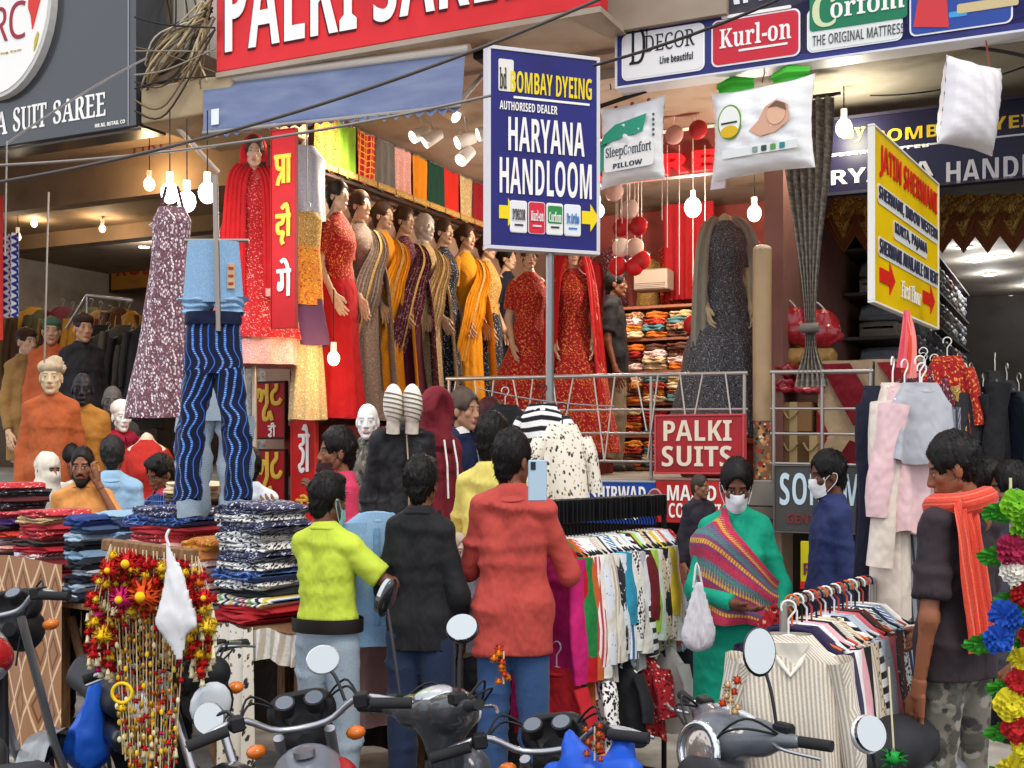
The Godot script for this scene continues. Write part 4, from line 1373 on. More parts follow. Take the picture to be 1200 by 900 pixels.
func beard(o: Node3D, col: String) -> void:
	var x: Transform3D = o.get_meta("hx")
	var b := [cap(Vector3(0.05, -0.02, 0.005), Vector3(0.044, -0.06, 0.015), 0.02, 0.024), cap(Vector3(-0.05, -0.02, 0.005), Vector3(-0.044, -0.06, 0.015), 0.02, 0.024), cap(Vector3(0.044, -0.06, 0.015), Vector3(0.012, -0.1, 0.058), 0.026, 0.026), cap(Vector3(-0.044, -0.06, 0.015), Vector3(-0.012, -0.1, 0.058), 0.026, 0.026), ell(Vector3(0, -0.1, 0.062), Vector3(0.034, 0.036, 0.027)),
		ell(Vector3(0, -0.062, 0.1), Vector3(0.034, 0.024, 0.03), true)]
	part(o, "beard", net(b, 0.006, 0.01, 0.0, -1e9, 1e9, 0.006, Vector3(28, 14, 28)).done(), m(col, 0.75, 0, ""), x)
	part(o, "moustache", tb(curve([Vector3(-0.026, -0.056, 0.083), Vector3(0, -0.047, 0.092), Vector3(0.026, -0.056, 0.083)], 5), 0.006, 6), m(col, 0.75, 0, ""), x)

# ---------------------------------------------------------------- cloth on hangers, in piles and on mannequins
# hanging top: hook at the origin, x across the shoulders, y down; w shoulder width, l length, sl sleeve length, open front depth z
func hung_top(w: float, l: float, sl: float, dz: float, sd: int, flare := 1.15, collar := true) -> ArrayMesh:
	var key := "top%.2f|%.2f|%.2f|%.2f|%d|%.2f" % [w, l, sl, dz, sd, flare]
	if cache.has(key):
		return cache[key]
	var r := RandomNumberGenerator.new()
	r.seed = sd * 31 + 1
	var ph := r.randf() * TAU
	var mb := MB.new()
	var nu := 28
	var nv := 14
	var g := PackedVector3Array()
	for b in nv:
		var v := b / (nv - 1.0)
		var y := -0.08 - 0.055 * minf(v / 0.22, 1.0) - l * maxf(v - 0.22, 0.0) / 0.78
		var hw := lerpf(0.07, w * 0.5, clampf(v * 4.5, 0, 1)) * lerpf(1.0, flare, clampf((v - 0.25) / 0.75, 0, 1)) * (1.0 - 0.07 * sin(clampf(v, 0, 1) * PI))
		var hd := dz * (0.62 + 0.5 * sin(clampf(v * 0.9, 0, 1) * PI * 0.7))
		for a in nu:
			var an := TAU * a / nu
			var c := cos(an)
			var s := sin(an)
			var fold := 1.0 + v * 0.35 * sin(an * 5.0 + ph + v * 1.5) + v * 0.15 * sin(an * 9.0 + ph * 2.0)
			g.append(Vector3(signf(c) * pow(absf(c), 0.7) * hw, y - 0.035 * absf(c) * clampf(v * 6.0, 0, 1) * (1.0 - v) + 0.012 * v * sin(an * 3.0 + ph), signf(s) * pow(absf(s), 0.7) * hd * fold + 0.015 * v * sin(c * 3.0 + ph)))
	mb.grid(g, nu, nv, true)
	if sl > 0.0:
		for sg in [-1.0, 1.0]:
			var p := []
			var rad := []
			for j in 7:
				var t := j / 6.0
				p.append(Vector3(sg * (w * 0.44 + 0.045 * sin(t * 1.6) + 0.01 * t), -0.155 - sl * t, 0.01 * sin(t * 4.0 + ph) + 0.02 * t * sg))
				rad.append(lerpf(0.062 if sl > 0.2 else 0.045, 0.046, t) * (1.0 + 0.1 * sin(t * 9.0 + ph)))
			mb.tube(p, rad, 10, false, Vector2(1.0, clampf(dz * 12.0, 0.35, 0.8)))
	if collar:
		var rg := []
		for a in 13:
			var an := TAU * a / 12.0
			rg.append(Vector3(cos(an) * 0.068, -0.085 - 0.03 * (0.5 + 0.5 * sin(an)), sin(an) * dz * 0.6))
		mb.tube(rg, 0.011, 6, false)
	cache[key] = mb.done()
	return cache[key]

func hanger_mesh(w: float) -> ArrayMesh:
	var key := "hanger%.2f" % w
	if not cache.has(key):
		var mb := MB.new()
		var hook := []
		for j in 10:
			var an := -0.6 + j / 9.0 * 4.2
			hook.append(Vector3(0.022 * cos(an), 0.0 + 0.022 * sin(an), 0))
		hook.reverse()
		hook.append(Vector3(0.0, -0.05, 0)) if false else null
		var stem := [Vector3(-0.02, -0.012, 0), Vector3(0, -0.035, 0), Vector3(0, -0.085, 0)]
		mb.tube(hook, 0.0035, 6)
		mb.tube([Vector3(0.018, -0.012, 0), Vector3(0.0, -0.035, 0), Vector3(0, -0.085, 0)], 0.0035, 6)
		mb.tube(curve([Vector3(-w * 0.42, -0.146, 0), Vector3(-w * 0.22, -0.115, 0), Vector3(0, -0.085, 0), Vector3(w * 0.22, -0.115, 0), Vector3(w * 0.42, -0.146, 0)], 4), 0.005, 6)
		mb.tube([Vector3(-w * 0.4, -0.15, 0), Vector3(w * 0.4, -0.15, 0)], 0.003, 5)
		cache[key] = mb.done()
	return cache[key]

# trousers hanging from the waist at the origin
func hung_trousers(w: float, l: float, sd: int, gap := 0.03, dz := 0.05) -> ArrayMesh:
	var key := "trs%.2f|%.2f|%d" % [w, l, sd]
	if cache.has(key):
		return cache[key]
	var ph := sd * 1.7
	var mb := MB.new()
	var rise := 0.24
	var g := PackedVector3Array()
	for b in 7:
		var v := b / 6.0
		for a in 28:
			var an := TAU * a / 28
			var hw := w * 0.5 * lerpf(0.88, 1.05, v)
			g.append(Vector3(cos(an) * hw, -rise * v, sin(an) * dz * (1.0 + 0.15 * sin(an * 6.0 + ph)) - 0.0))
	mb.grid(g, 28, 7, true)
	for sg in [-1.0, 1.0]:
		g = PackedVector3Array()
		for b in 16:
			var v := b / 15.0
			var cx: float = sg * (w * 0.265 + gap * v * 1.4 + 0.008 * sin(v * 5.0 + ph))
			for a in 20:
				var an := TAU * a / 20
				var hw := lerpf(w * 0.275, w * 0.2, pow(v, 0.8))
				var f := 1.0 + 0.13 * sin(an * 4.0 + ph + v * 3.0) + 0.12 * sin(an * 2.0 + v * 16.0 + ph) + 0.06 * sin(v * 37.0 + an * 3.0)
				g.append(Vector3(cx + cos(an) * hw * f, -rise * 0.93 - (l - rise) * v + 0.006 * sin(an * 2.0), sin(an) * dz * f * lerpf(1.0, 0.8, v)))
		mb.grid(g, 20, 16, true)
	cache[key] = mb.done()
	return cache[key]

# folded garment lying flat: centre of its underside at the origin, folded lip towards +z
func folded(w: float, d: float, h: float, sd: int) -> ArrayMesh:
	var key := "fold%.2f|%.2f|%.3f|%d" % [w, d, h, sd]
	if cache.has(key):
		return cache[key]
	var ph := sd * 2.1
	var mb := MB.new()
	var prof := [Vector2(-0.5, 0.05), Vector2(-0.5, 0.9), Vector2(-0.3, 1.0), Vector2(0.3, 1.0), Vector2(0.47, 0.97), Vector2(0.515, 0.86), Vector2(0.515, 0.66), Vector2(0.47, 0.53), Vector2(0.485, 0.5), Vector2(0.47, 0.47), Vector2(0.52, 0.34), Vector2(0.51, 0.14), Vector2(0.46, 0.02), Vector2(0.0, 0.0)]
	var nu := prof.size()
	var nv := 13
	var g := PackedVector3Array()
	for b in nv:
		var u := b / (nv - 1.0) * 2.0 - 1.0
		var ends := 1.0 - pow(absf(u), 6.0) * 0.12
		for q in prof:
			var sc := 0.04 if b == 0 or b == nv - 1 else 1.0
			var zz: float = q.x * d * ends + 0.012 * sin(u * 4.0 + ph + q.y * 3.0)
			var yy: float = ((q.y - 0.5) * sc * ends + 0.5) * h + 0.16 * h * sin(u * 4.0 + ph) * q.y + 0.05 * h * sin(u * 11.0 + ph * 2.0 + q.y * 6.0)
			g.append(Vector3(u * w * 0.5 + 0.008 * sin(q.y * 7.0 + ph), yy, zz * (0.9 if sc < 1.0 else 1.0)))
	mb.grid(g, nu, nv, true)
	cache[key] = mb.done()
	return cache[key]

# pile of folded garments, each a thing of its own; list of [material, description]
func pile(base: Vector3, deg: float, w: float, d: float, hh: float, list: Array, where: String, group: String, lean := 0.0) -> float:
	var y := 0.0
	for j in list.size():
		var h := hh * rng.randf_range(0.85, 1.2)
		var e: Array = list[j]
		var x := Transform3D(Basis(Vector3.UP, deg_to_rad(deg + rng.randf_range(-9, 9))).scaled(Vector3(rng.randf_range(0.88, 1.06), 1.0, rng.randf_range(0.9, 1.08))), base + Vector3(rng.randf_range(-0.02, 0.02) + lean * y, y, rng.randf_range(-0.012, 0.012)))
		solo("folded_garment", "%s folded garment %s" % [e[1], where], "garment", folded(w, d, snappedf(h, 0.006), (j + int(base.x * 10.0)) % 5), e[0], x, group)
		y += snappedf(h, 0.006) * 0.93
	return y

# skirt, gown or robe: rows of [y, half width, half depth, centre x, pleat depth]; pleats round the hem
func gown(rows: Array, pleats: int, sd: int, lower := 1.0, segs := 56) -> ArrayMesh:
	var mb := MB.new()
	var ph := sd * 1.3
	var g := PackedVector3Array()
	var full := []
	for j in rows.size() - 1:
		for s in 4:
			var a: Array = rows[j]
			var b: Array = rows[j + 1]
			var t := smoothstep(0.0, 1.0, s / 4.0) * 0.5 + s / 8.0
			var e := []
			for q in 5:
				e.append(lerpf(a[q], b[q], s / 4.0 if q == 0 else t))
			full.append(e)
	full.append(rows[rows.size() - 1])
	for e in full:
		for a in segs:
			var an := TAU * a / segs
			var f: float = 1.0 + e[4] * (0.6 * sin(an * pleats + ph + 0.6 * sin(e[0] * 5.0)) + 0.4 * sin(an * (pleats * 0.6) + ph * 2.0 + e[0] * 3.0))
			g.append(Vector3(e[3] + cos(an) * e[1] * f, e[0] + 0.3 * e[4] * 0.1 * sin(an * 3.0), sin(an) * e[2] * f))
	mb.grid(g, segs, full.size(), true)
	return mb.done()

# strip of cloth along a path; width direction wd, gathered into n folds of depth fd
func strip(path: Array, wd: Array, width: Array, n: int, fd: float, sd := 1, cols := 17) -> ArrayMesh:
	var mb := MB.new()
	var g := PackedVector3Array()
	var m_ := path.size()
	for j in m_:
		var d: Vector3 = (path[mini(j + 1, m_ - 1)] - path[maxi(j - 1, 0)]).normalized()
		var w: Vector3 = wd[j]
		w = (w - d * w.dot(d)).normalized()
		var nn := d.cross(w)
		for a in cols:
			var u := a / (cols - 1.0) - 0.5
			g.append(path[j] + w * u * width[j] + nn * fd * (sin(u * TAU * n + sd + 0.4 * sin(j * 0.7)) + 0.4 * sin(u * TAU * n * 2.3 + sd * 2.0)))
	mb.grid(g, cols, m_)
	return mb.done()

# mannequin in a gown: o feet point; c: head/skin colour, hair, top and skirt materials, sari drape
func dressed(label: String, at_: Vector3, yaw: float, c: Dictionary, group: String) -> Node3D:
	var H: float = c.get("h", 1.72)
	var o := person("mannequin", label, at_, yaw, {h = H, fem = true, doll = true, hs = 0.86, fat = 0.82, wide = 0.95, skin = c.get("skin", "c9a07e"), hair = c.get("hair", "bun"), hair_col = c.get("hair_col", "4a3226"), gloss = 0.35, low = 0.85, cell = 0.024, nohand = c.get("nohand", false), nohead = c.get("nohead", false), cat = "mannequin",
		el = c.get("el", Vector3(0.18, 1.1, -0.03)), wl = c.get("wl", Vector3(0.165, 0.88, 0.1)), er = c.get("er", Vector3(-0.18, 1.1, -0.03)), wr = c.get("wr", Vector3(-0.165, 0.88, 0.1)), turn = c.get("turn", 0.0)}, group)
	var fl: float = c.get("flare", 1.0)
	var hem: float = c.get("hem", 0.04)
	var pd: float = c.get("pleat", 0.05)
	var top: Material = c.top
	var sk: Material = c.get("skirt", top)
	var rows := [[1.47, 0.05, 0.045, 0, 0], [1.41, 0.125, 0.075, 0, 0], [1.33, 0.162, 0.12, 0, 0.0], [1.25, 0.15, 0.152, 0, 0.01], [1.1, 0.126, 0.105, 0, 0.02]]
	if sk != top:
		rows.append([1.0, 0.15, 0.125, 0, 0.02])
		part(o, "bodice", gown(rows, 9, 1), top)
		part(o, "skirt", gown([[1.06, 0.132, 0.112, 0, 0.0], [0.93, 0.165, 0.142, 0, pd * 0.5], [0.6, 0.175 * fl, 0.155 * fl, 0, pd], [hem, 0.24 * fl, 0.22 * fl, 0, pd * 1.3]], c.get("n", 14), int(at_.x * 7.0)), sk)
	else:
		rows.append_array([[0.93, 0.165, 0.142, 0, pd * 0.4], [0.6, 0.175 * fl, 0.155 * fl, 0, pd], [hem, 0.22 * fl, 0.2 * fl, 0, pd * 1.3]])
		part(o, "gown", gown(rows, c.get("n", 14), int(at_.x * 7.0)), top)
	for s in [1.0, -1.0]:
		var e: Vector3 = c.get("el", Vector3(0.18, 1.1, -0.03)) if s > 0 else c.get("er", Vector3(-0.18, 1.1, -0.03))
		var sh := Vector3(s * 0.135, 1.375, -0.015)
		part(o, "sleeve", MB.new().tube([sh.lerp(Vector3(0, 1.4, -0.02), 0.2), sh.lerp(e, 0.2), sh.lerp(e, 0.75)], [0.06, 0.062, 0.058], 12, false).done(), top)
	if c.has("drape"):
		# the free end: up over the left shoulder from the right hip, then down the back and side
		var p := curve([Vector3(-0.2, 0.55, 0.1), Vector3(-0.16, 0.86, 0.17), Vector3(-0.06, 1.08, 0.17), Vector3(0.06, 1.28, 0.16), Vector3(0.13, 1.42, 0.03), Vector3(0.15, 1.35, -0.1), Vector3(0.16, 1.05, -0.15), Vector3(0.17, 0.6, -0.2)], 4)
		var wd := []
		var wi := []
		for j in p.size():
			var t: float = j / (p.size() - 1.0)
			wd.append(Vector3(0.9, 0.45, 0.1).lerp(Vector3(1, -0.2, 0.2), smoothstep(0.3, 0.7, t)))
			wi.append(lerpf(0.34, 0.15, smoothstep(0.0, 0.5, t)) + 0.12 * smoothstep(0.6, 1.0, t))
		part(o, "drape", strip(p, wd, wi, 7, 0.0095, 2, 49), c.drape)
		part(o, "drape_border", strip(p, wd, wi.map(func(_w): return 0.022), 1, 0.001, 2, 5), pm("gold_work", 7.0), tl(0.0, 0.012, 0.016))
		var p2 := curve([Vector3(0.17, 1.3, 0.07), Vector3(0.19, 1.05, 0.13), Vector3(0.19, 0.7, 0.17), Vector3(0.2, 0.3, 0.2)], 4)
		var w2 := []
		var i2 := []
		for j in p2.size():
			w2.append(Vector3(0.7, 0, -0.7))
			i2.append(lerpf(0.1, 0.26, j / (p2.size() - 1.0)))
		part(o, "drape", strip(p2, w2, i2, 4, 0.012, 3), c.drape)
	return o

# ---------------------------------------------------------------- what stands and hangs in the shops
func lamp(n: String, label: String, p: Vector3, r: float, col: String, e: float, le: float, group := "") -> Node3D:
	var o := thing(n, label, "lamp", Transform3D(Basis(), p), group)
	part(o, "light_bulb", MB.new().ball(Vector3.ZERO, Vector3(r, r * 1.2, r)).done(), glow(col, e))
	part(o, "socket", tb([Vector3(0, r * 1.1, 0), Vector3(0, r * 1.1 + 0.06, 0)], 0.02, 8), m("e8e4dc", 0.6, 0, ""))
	part(o, "cord", tb([Vector3(0, r * 1.1 + 0.06, 0), Vector3(0, r * 1.1 + 0.4, 0)], 0.004, 5), m("2a2826", 0.7, 0, ""))
	if le > 0.0:
		var l := OmniLight3D.new()
		l.name = "lamp_light"
		l.light_energy = le
		l.light_size = r
		l.light_color = Color(col)
		l.omni_range = 12.0
		l.omni_attenuation = 2.0
		l.shadow_enabled = true
		o.add_child(l, true)
	return o

func spot_head(label: String, p: Vector3, yaw: float, pitch: float, le: float) -> Node3D:
	var o := thing("track_light", label, "lamp", Transform3D(Basis.from_euler(Vector3(pitch, deg_to_rad(yaw), 0)), p), "spotlights under the saree shop awning")
	part(o, "housing", MB.new().tube([Vector3(0, 0, -0.1), Vector3(0, 0, -0.09), Vector3(0, 0, 0.05)], [0.03, 0.045, 0.052], 14).done(), m("e6e3de", 0.4, 0, ""))
	part(o, "lens", MB.new().tube([Vector3(0, 0, 0.05), Vector3(0, 0, 0.056)], [0.046, 0.044], 14).done(), glow("fff6e6", 3.0))
	part(o, "stem", tb([Vector3(0, 0, -0.05), Vector3(0, 0.16, -0.08)], 0.01, 6), m("bdbab4", 0.4, 0.4, ""))
	if le > 0.0:
		var l := SpotLight3D.new()
		l.name = "spot_beam"
		l.light_energy = le
		l.light_size = 0.04
		l.light_color = Color("fff0d8")
		l.spot_angle = 55.0
		l.spot_range = 10.0
		l.spot_attenuation = 2.0
		l.shadow_enabled = true
		l.transform = Transform3D(Basis(Vector3.UP, PI), Vector3(0, 0, 0.07))
		o.add_child(l, true)
	return o

func build_shops() -> void:
	# --- display platform and the row of dressed mannequins along the left wall
	solo("display_platform", "long low red covered platform under the row of saree mannequins", "platform", bx(Vector3(0.55, 0.36, 3.4), 0.01), m("7d2a22", 0.7), fx(inn(-1.45, 1.612, 1.5)))
	var G := "dressed mannequins lined up along the saree shop wall"
	var sk := "c6a487"
	var row := [
		[395, 8.40, "mannequin in a red embroidered suit with gold yoke", {top = pm("red_gold", 5.0), skirt = m("b3161c"), hair_col = "241712"}],
		[421, 8.73, "mannequin in a taupe patterned saree between the red suit and the orange saree", {top = pm("taupe_work", 5.0), drape = pm("taupe_work", 5.0)}],
		[448, 9.11, "mannequin in a bright orange yellow saree with red blouse edge", {top = m("d98a12"), drape = m("e39a16"), pleat = 0.09}],
		[473, 9.30, "mannequin in a maroon printed saree with plum pleats", {top = pm("maroon_work", 5.0), drape = pm("maroon_work", 5.0), skirt = m("4e1526")}],
		[497, 9.60, "white faced mannequin in a beige gold saree", {top = pm("beige_work", 5.0), drape = pm("beige_work", 5.0), skin = "dcd6cc", hair = "bun", hair_col = "d6d0c6"}],
		[519, 9.78, "mannequin in a black sequinned gown sparkling with silver", {top = pm("black_spark", 5.0)}],
		[545, 10.03, "mannequin in a plain mustard orange saree with straight long pleats", {top = m("d08c14"), drape = m("d9930f"), pleat = 0.08}],
		[570, 10.5, "mannequin in a gold worked gown over a black skirt", {top = pm("gold_work", 5.0), skirt = pm("black_spark", 6.0)}],
		[594, 11.1, "mannequin in a dark navy dress at the end of the saree row", {top = m("1b1d2c"), hair_col = "1a1210"}]]
	for r in row:
		var c: Dictionary = r[3]
		c.skin = c.get("skin", sk)
		var p := at(r[0], 530, r[1])
		p.y = 1.792
		dressed(r[2], p, 60, c, G)
	var lh := thing("hanging_lehenga", "gold bodice and orange printed lehenga with a purple band hanging beside the tall red banner", "dress", yx(at(360, 240, 8.05), 20))
	part(lh, "bodice", gown([[-0.05, 0.07, 0.04, 0, 0], [-0.1, 0.1, 0.06, 0, 0], [-0.3, 0.085, 0.06, 0, 0.03]], 7, 1), pm("gold_work", 6.0))
	part(lh, "overskirt", gown([[-0.29, 0.085, 0.065, 0, 0.02], [-0.45, 0.1, 0.08, 0, 0.05], [-0.68, 0.11, 0.085, 0, 0.08]], 9, 2), pm("orange_check", 5.0))
	part(lh, "purple_band", gown([[-0.64, 0.095, 0.08, 0.01, 0.1], [-0.95, 0.13, 0.09, 0.02, 0.18]], 5, 3), m("5c3a58"))
	part(lh, "underskirt", gown([[-0.8, 0.09, 0.07, 0, 0.06], [-1.45, 0.125, 0.1, 0, 0.12]], 9, 4), pm("beige_work", 5.0))
	part(lh, "hanger", hanger_mesh(0.2), m("c8c4bc", 0.4, 0.3, ""))
	part(lh, "cord", tb([Vector3(0, 0.02, 0), Vector3(0, 0.6, 0)], 0.004, 5), m("b5a99a", 0.6, 0, ""))
	# folded sarees hanging above them
	var beam := thing("hanging_rail", "dark wooden shelf rail under the hanging folded sarees", "rail", fx(inn(-1.62, 3.66, 1.55)))
	part(beam, "rail", bx(Vector3(0.06, 0.03, 3.2), 0.004), m("3a2418", 0.6, 0, ""))
	var sc := [["orange_check", "", "orange printed"], ["", "7fa82c", "lime green"], ["check_red", "", "red checked"], ["", "6d6a66", "smoky grey"], ["pink_lace", "", "dusty pink"], ["", "d9830f", "bright orange"], ["", "123a2c", "bottle green"], ["", "c0261a", "scarlet"], ["beige_work", "", "tan brocade"], ["", "8c1620", "deep crimson"], ["red_gold", "", "red and gold"]]
	for j in sc.size():
		var e: Array = sc[j]
		var mt: Material = pm(e[0], 5.0) if e[0] else m(e[1])
		var o := thing("hanging_saree", "%s folded saree hanging above the row of mannequins" % e[2], "saree", Transform3D(FB * Basis(Vector3.UP, PI / 2), inn(-1.58, 4.08, 0.12 + j * 0.275)), "folded sarees hanging along the top of the wall")
		var g := PackedVector3Array()
		for b in 7:
			for a in 13:
				var u := a / 12.0 - 0.5
				g.append(Vector3(u * 0.262, -0.4 * b / 6.0 - 0.012 * sin(u * 7.0 + j), 0.012 * sin(u * 16.0 + j * 2.0) * (0.4 + b / 6.0)))
		part(o, "cloth", MB.new().grid(g, 13, 7).done(), mt)
		part(o, "border", bx(Vector3(0.262, 0.05, 0.006), 0.002), pm("gold_work", 6.0), tl(0, -0.375, 0.016))
		part(o, "hanging_rod", tb([Vector3(-0.12, 0, 0), Vector3(0.12, 0, 0)], 0.006, 6), m("8f8f92", 0.4, 0.7, ""))
	# red bridal mannequins near the opening
	G = "red bridal mannequins inside the saree shop"
	var q := at(620, 530, 9.25)
	q.y = 1.56
	solo("display_block", "low red block under the maroon bridal lehenga", "platform", bx(Vector3(0.5, 0.122, 0.4), 0.01), m("7d2a22", 0.7), fx(q - Vector3(0, 0.063, 0)))
	dressed("mannequin in a maroon and orange bridal lehenga behind the pole sign", q, 10, {top = pm("red_gold", 5.0), skirt = pm("red_gold", 4.0), flare = 1.7, skin = sk, h = 1.66}, G)
	q = at(672, 530, 9.1)
	q.y = 1.56
	solo("display_block", "low red block under the scarlet bridal lehenga", "platform", bx(Vector3(0.5, 0.122, 0.4), 0.01), m("7d2a22", 0.7), fx(q - Vector3(0, 0.063, 0)))
	var bride := dressed("mannequin in a scarlet bridal lehenga with long open red veil", q, 0, {top = pm("red_gold", 5.0), skirt = pm("red_gold", 4.0), flare = 1.7, skin = sk, h = 1.66}, G)
	for s in [-1.0, 1.0]:
		var path := curve([Vector3(s * 0.06, 1.68, -0.02), Vector3(s * 0.12, 1.55, -0.02), Vector3(s * 0.17, 1.3, 0.02), Vector3(s * 0.22, 0.8, 0.06), Vector3(s * 0.3, 0.2, 0.08)], 4)
		var wd := []
		var wi := []
		for k in path.size():
			wd.append(Vector3(0.4 * s, 0, -1))
			wi.append(0.16 + 0.012 * k)
		part(bride, "veil", strip(path, wd, wi, 3, 0.015, 3), m("b5161a"))
	# grey gown at the threshold
	q = at(850, 530, 8.0)
	q.y = 1.66
	solo("display_block", "low red block under the charcoal lace gown", "platform", bx(Vector3(0.5, 0.222, 0.4), 0.01), m("7d2a22", 0.7), fx(q - Vector3(0, 0.113, 0)))
	var gg := dressed("mannequin in a charcoal lace gown with a pale grey stole by the wrapped post", q, 5, {top = pm("grey_lace", 5.0), skirt = pm("grey_lace", 4.0), flare = 1.75, skin = "b5a27e", hair = "", nohead = true, h = 1.72, pleat = 0.05}, "")
	for s in [-1.0, 1.0]:
		var path := curve([Vector3(s * 0.05, 1.5, -0.05), Vector3(s * 0.11, 1.47, 0.0), Vector3(s * 0.17, 1.36, 0.06), Vector3(s * 0.21, 1.1, 0.1), Vector3(s * 0.23, 0.62, 0.12)], 4)
		var wd := []
		var wi := []
		for k in path.size():
			wd.append(Vector3(1, 0, 0.2))
			wi.append(0.07 + 0.003 * k)
		part(gg, "stole", strip(path, wd, wi, 2, 0.01, 4), m("8f8878"))
	# shop assistant
	q = at(721, 530, 10.1)
	q.y = 1.434
	person("person", "shop assistant in a black shirt and khaki trousers standing inside the saree shop", q, 75, {h = 1.7, skin = "6b4330", top = m("17181d"), sleeve = "short", hem = 0.82, legs = m("7d7460"), hair = "short", low = 0.02})
	# shelf of folded stock behind him
	var unit := thing("stock_shelf", "open shelf unit crammed with folded clothes inside the saree shop", "shelf", fx(fac(733, 530, 3.2) * Vector3(1, 0, 1) + Vector3(0, 1.434, 0)))
	for j in 6:
		part(unit, "shelf_board", bx(Vector3(1.15, 0.025, 0.42), 0.003), m("8a5a44", 0.6, 0, ""), tl(0.575, 0.02 + j * 0.29, 0))
	for j in 2:
		part(unit, "side_panel", bx(Vector3(0.03, 1.5, 0.42), 0.003), m("8a5a44", 0.6, 0, ""), tl(-0.016 + j * 1.182, 0.75, 0))
	var stock := [["packs", "", "mixed print"], ["red_gold", "", "red and gold"], ["", "c56a22", "orange"], ["orange_check", "", "orange print"], ["", "4f7a80", "teal"], ["pink_floral", "", "pink floral"], ["", "a32a22", "brick red"], ["beige_work", "", "tan brocade"], ["", "d8c3a0", "cream"], ["", "5b3a30", "brown"]]
	var X := unit.transform
	for sh in 5:
		for c in 5:
			for k in 4:
				var e: Array = stock[rng.randi() % stock.size()]
				var mt: Material = pm(e[0], 5.0) if e[0] else m(e[1])
				var lx := X * Transform3D(Basis(Vector3.UP, rng.randf_range(-0.15, 0.15)), Vector3(0.125 + c * 0.225, 0.034 + sh * 0.29 + k * 0.058, 0.06 + rng.randf_range(-0.02, 0.05)))
				solo("folded_garment", "%s folded garment on the crammed stock shelf" % e[2], "garment", folded(0.215, 0.3, 0.06, (k + c) % 5), mt, lx, "garments on the stock shelf")
	# red and gold dresses hung along the back wall
	for j in 11:
		var k := j % 4
		var hd := thing("hanging_dress", "%s hanging on the back wall of the saree shop" % ["red and gold worked dress", "crimson plain dress", "maroon worked dress", "gold worked dress"][k], "dress", fx(inn(-1.45 + j * 0.29, 3.75 - 0.12 * (j % 2), 4.4 - 0.1 * (j % 3))), "dresses along the back wall of the saree shop")
		part(hd, "cloth", gown([[-0.06, 0.06, 0.04, 0, 0], [-0.12, 0.15, 0.06, 0, 0.02], [-0.42, 0.11, 0.06, 0, 0.04], [-0.9, 0.16, 0.09, 0, 0.12], [-1.5, 0.22, 0.11, 0, 0.16]], 8, j), [pm("red_gold", 4.0), m("9c1218"), pm("maroon_work", 4.0), pm("gold_work", 4.0)][k])
		part(hd, "hanger", hanger_mesh(0.3), m("b9b5ae", 0.3, 0.7, ""))
	# decorations
	var dG := "round paper decorations hanging in the saree shop"
	var ds := [[728, 267, "a0141c"], [748, 265, "a0141c"], [728, 290, "e6d2c4"], [744, 290, "cfae9e"], [724, 312, "c21a20"], [744, 312, "c21a20"], [738, 245, "b99f98"], [790, 158, "b98a84"], [818, 152, "9d2a2c"], [812, 380, "b51a1e"], [752, 305, "b8221f"], [720, 225, "c9a59b"]]
	for e in ds:
		var o := thing("paper_disc", "%s round paper decoration hanging on a thread" % {"a0141c": "dark red", "c21a20": "bright red", "e6d2c4": "cream", "cfae9e": "pale pink", "b99f98": "greyish pink", "b98a84": "dusky pink", "9d2a2c": "brick red", "b51a1e": "red low hung", "b8221f": "small red", "c9a59b": "pale"}[e[2]], "decoration", fx(fac(e[0], e[1], 1.3)), dG)
		part(o, "disc", MB.new().ball(Vector3.ZERO, Vector3(0.073, 0.073, 0.03), 18, 10).done(), m(e[2], 0.35, 0, ""))
		part(o, "thread", tb([Vector3(0, 0.072, 0), Vector3(0, 4.09 - o.position.y, 0)], 0.003, 4), m("d8c8c0", 0.6, 0, ""))
	# red backdrop cloth and air conditioner on the back wall
	X = fx(fac(778, 352, 3.6))
	var g2 := PackedVector3Array()
	for b in 9:
		for a in 25:
			var u := a / 24.0
			g2.append(Vector3(u * 0.48, b / 8.0 * 0.9, 0.025 * sin(u * 30.0) * (1.2 - b / 8.0)))
	solo("backdrop_curtain", "deep red gathered backdrop curtain in the middle of the saree shop", "curtain", MB.new().grid(g2, 25, 9).done(), m("8d1015"), X)
	var ac := thing("air_conditioner", "beige wall air conditioner above the crammed stock shelf", "appliance", fx(fac(742, 343, 3.4)))
	part(ac, "casing", bx(Vector3(0.34, 0.2, 0.2), 0.02), m("a8998a", 0.5, 0, ""), tl(0.2, 0.1, 0))
	for j in 4:
		part(ac, "louvre", bx(Vector3(0.3, 0.006, 0.012), 0.002), m("a89d90", 0.5, 0, ""), tl(0.2, 0.02 + j * 0.016, 0.104))
	# wrapped post, railing
	var post := thing("wrapped_post", "beige wrapped post with a rusty painted foot at the edge of the saree shop", "post", fx(inn(1.66, 1.434, 0.12)))
	part(post, "shaft", MB.new().tube([Vector3(0, 0.36, 0), Vector3(0, 1.0, 0.003), Vector3(0, 1.42, 0)], 0.058, 10).done(), mats.wood if false else m("b59a78", 0.55, 0, "wall"))
	part(post, "foot", MB.new().tube([Vector3(0, 0, 0), Vector3(0, 0.36, 0)], 0.054, 10).done(), pm("packs", 3.0))
	part(post, "cap", MB.new().ball(Vector3(0, 1.42, 0), Vector3(0.06, 0.03, 0.06), 10, 6).done(), m("cbb8a0", 0.5, 0, ""))
	var rail := thing("railing", "thin steel shopfront railing with slanting rods above the plinth signs", "railing", fx(inn(0, 1.434, 0.0)))
	var steel := m("a9a29c", 0.35, 0.7, "")
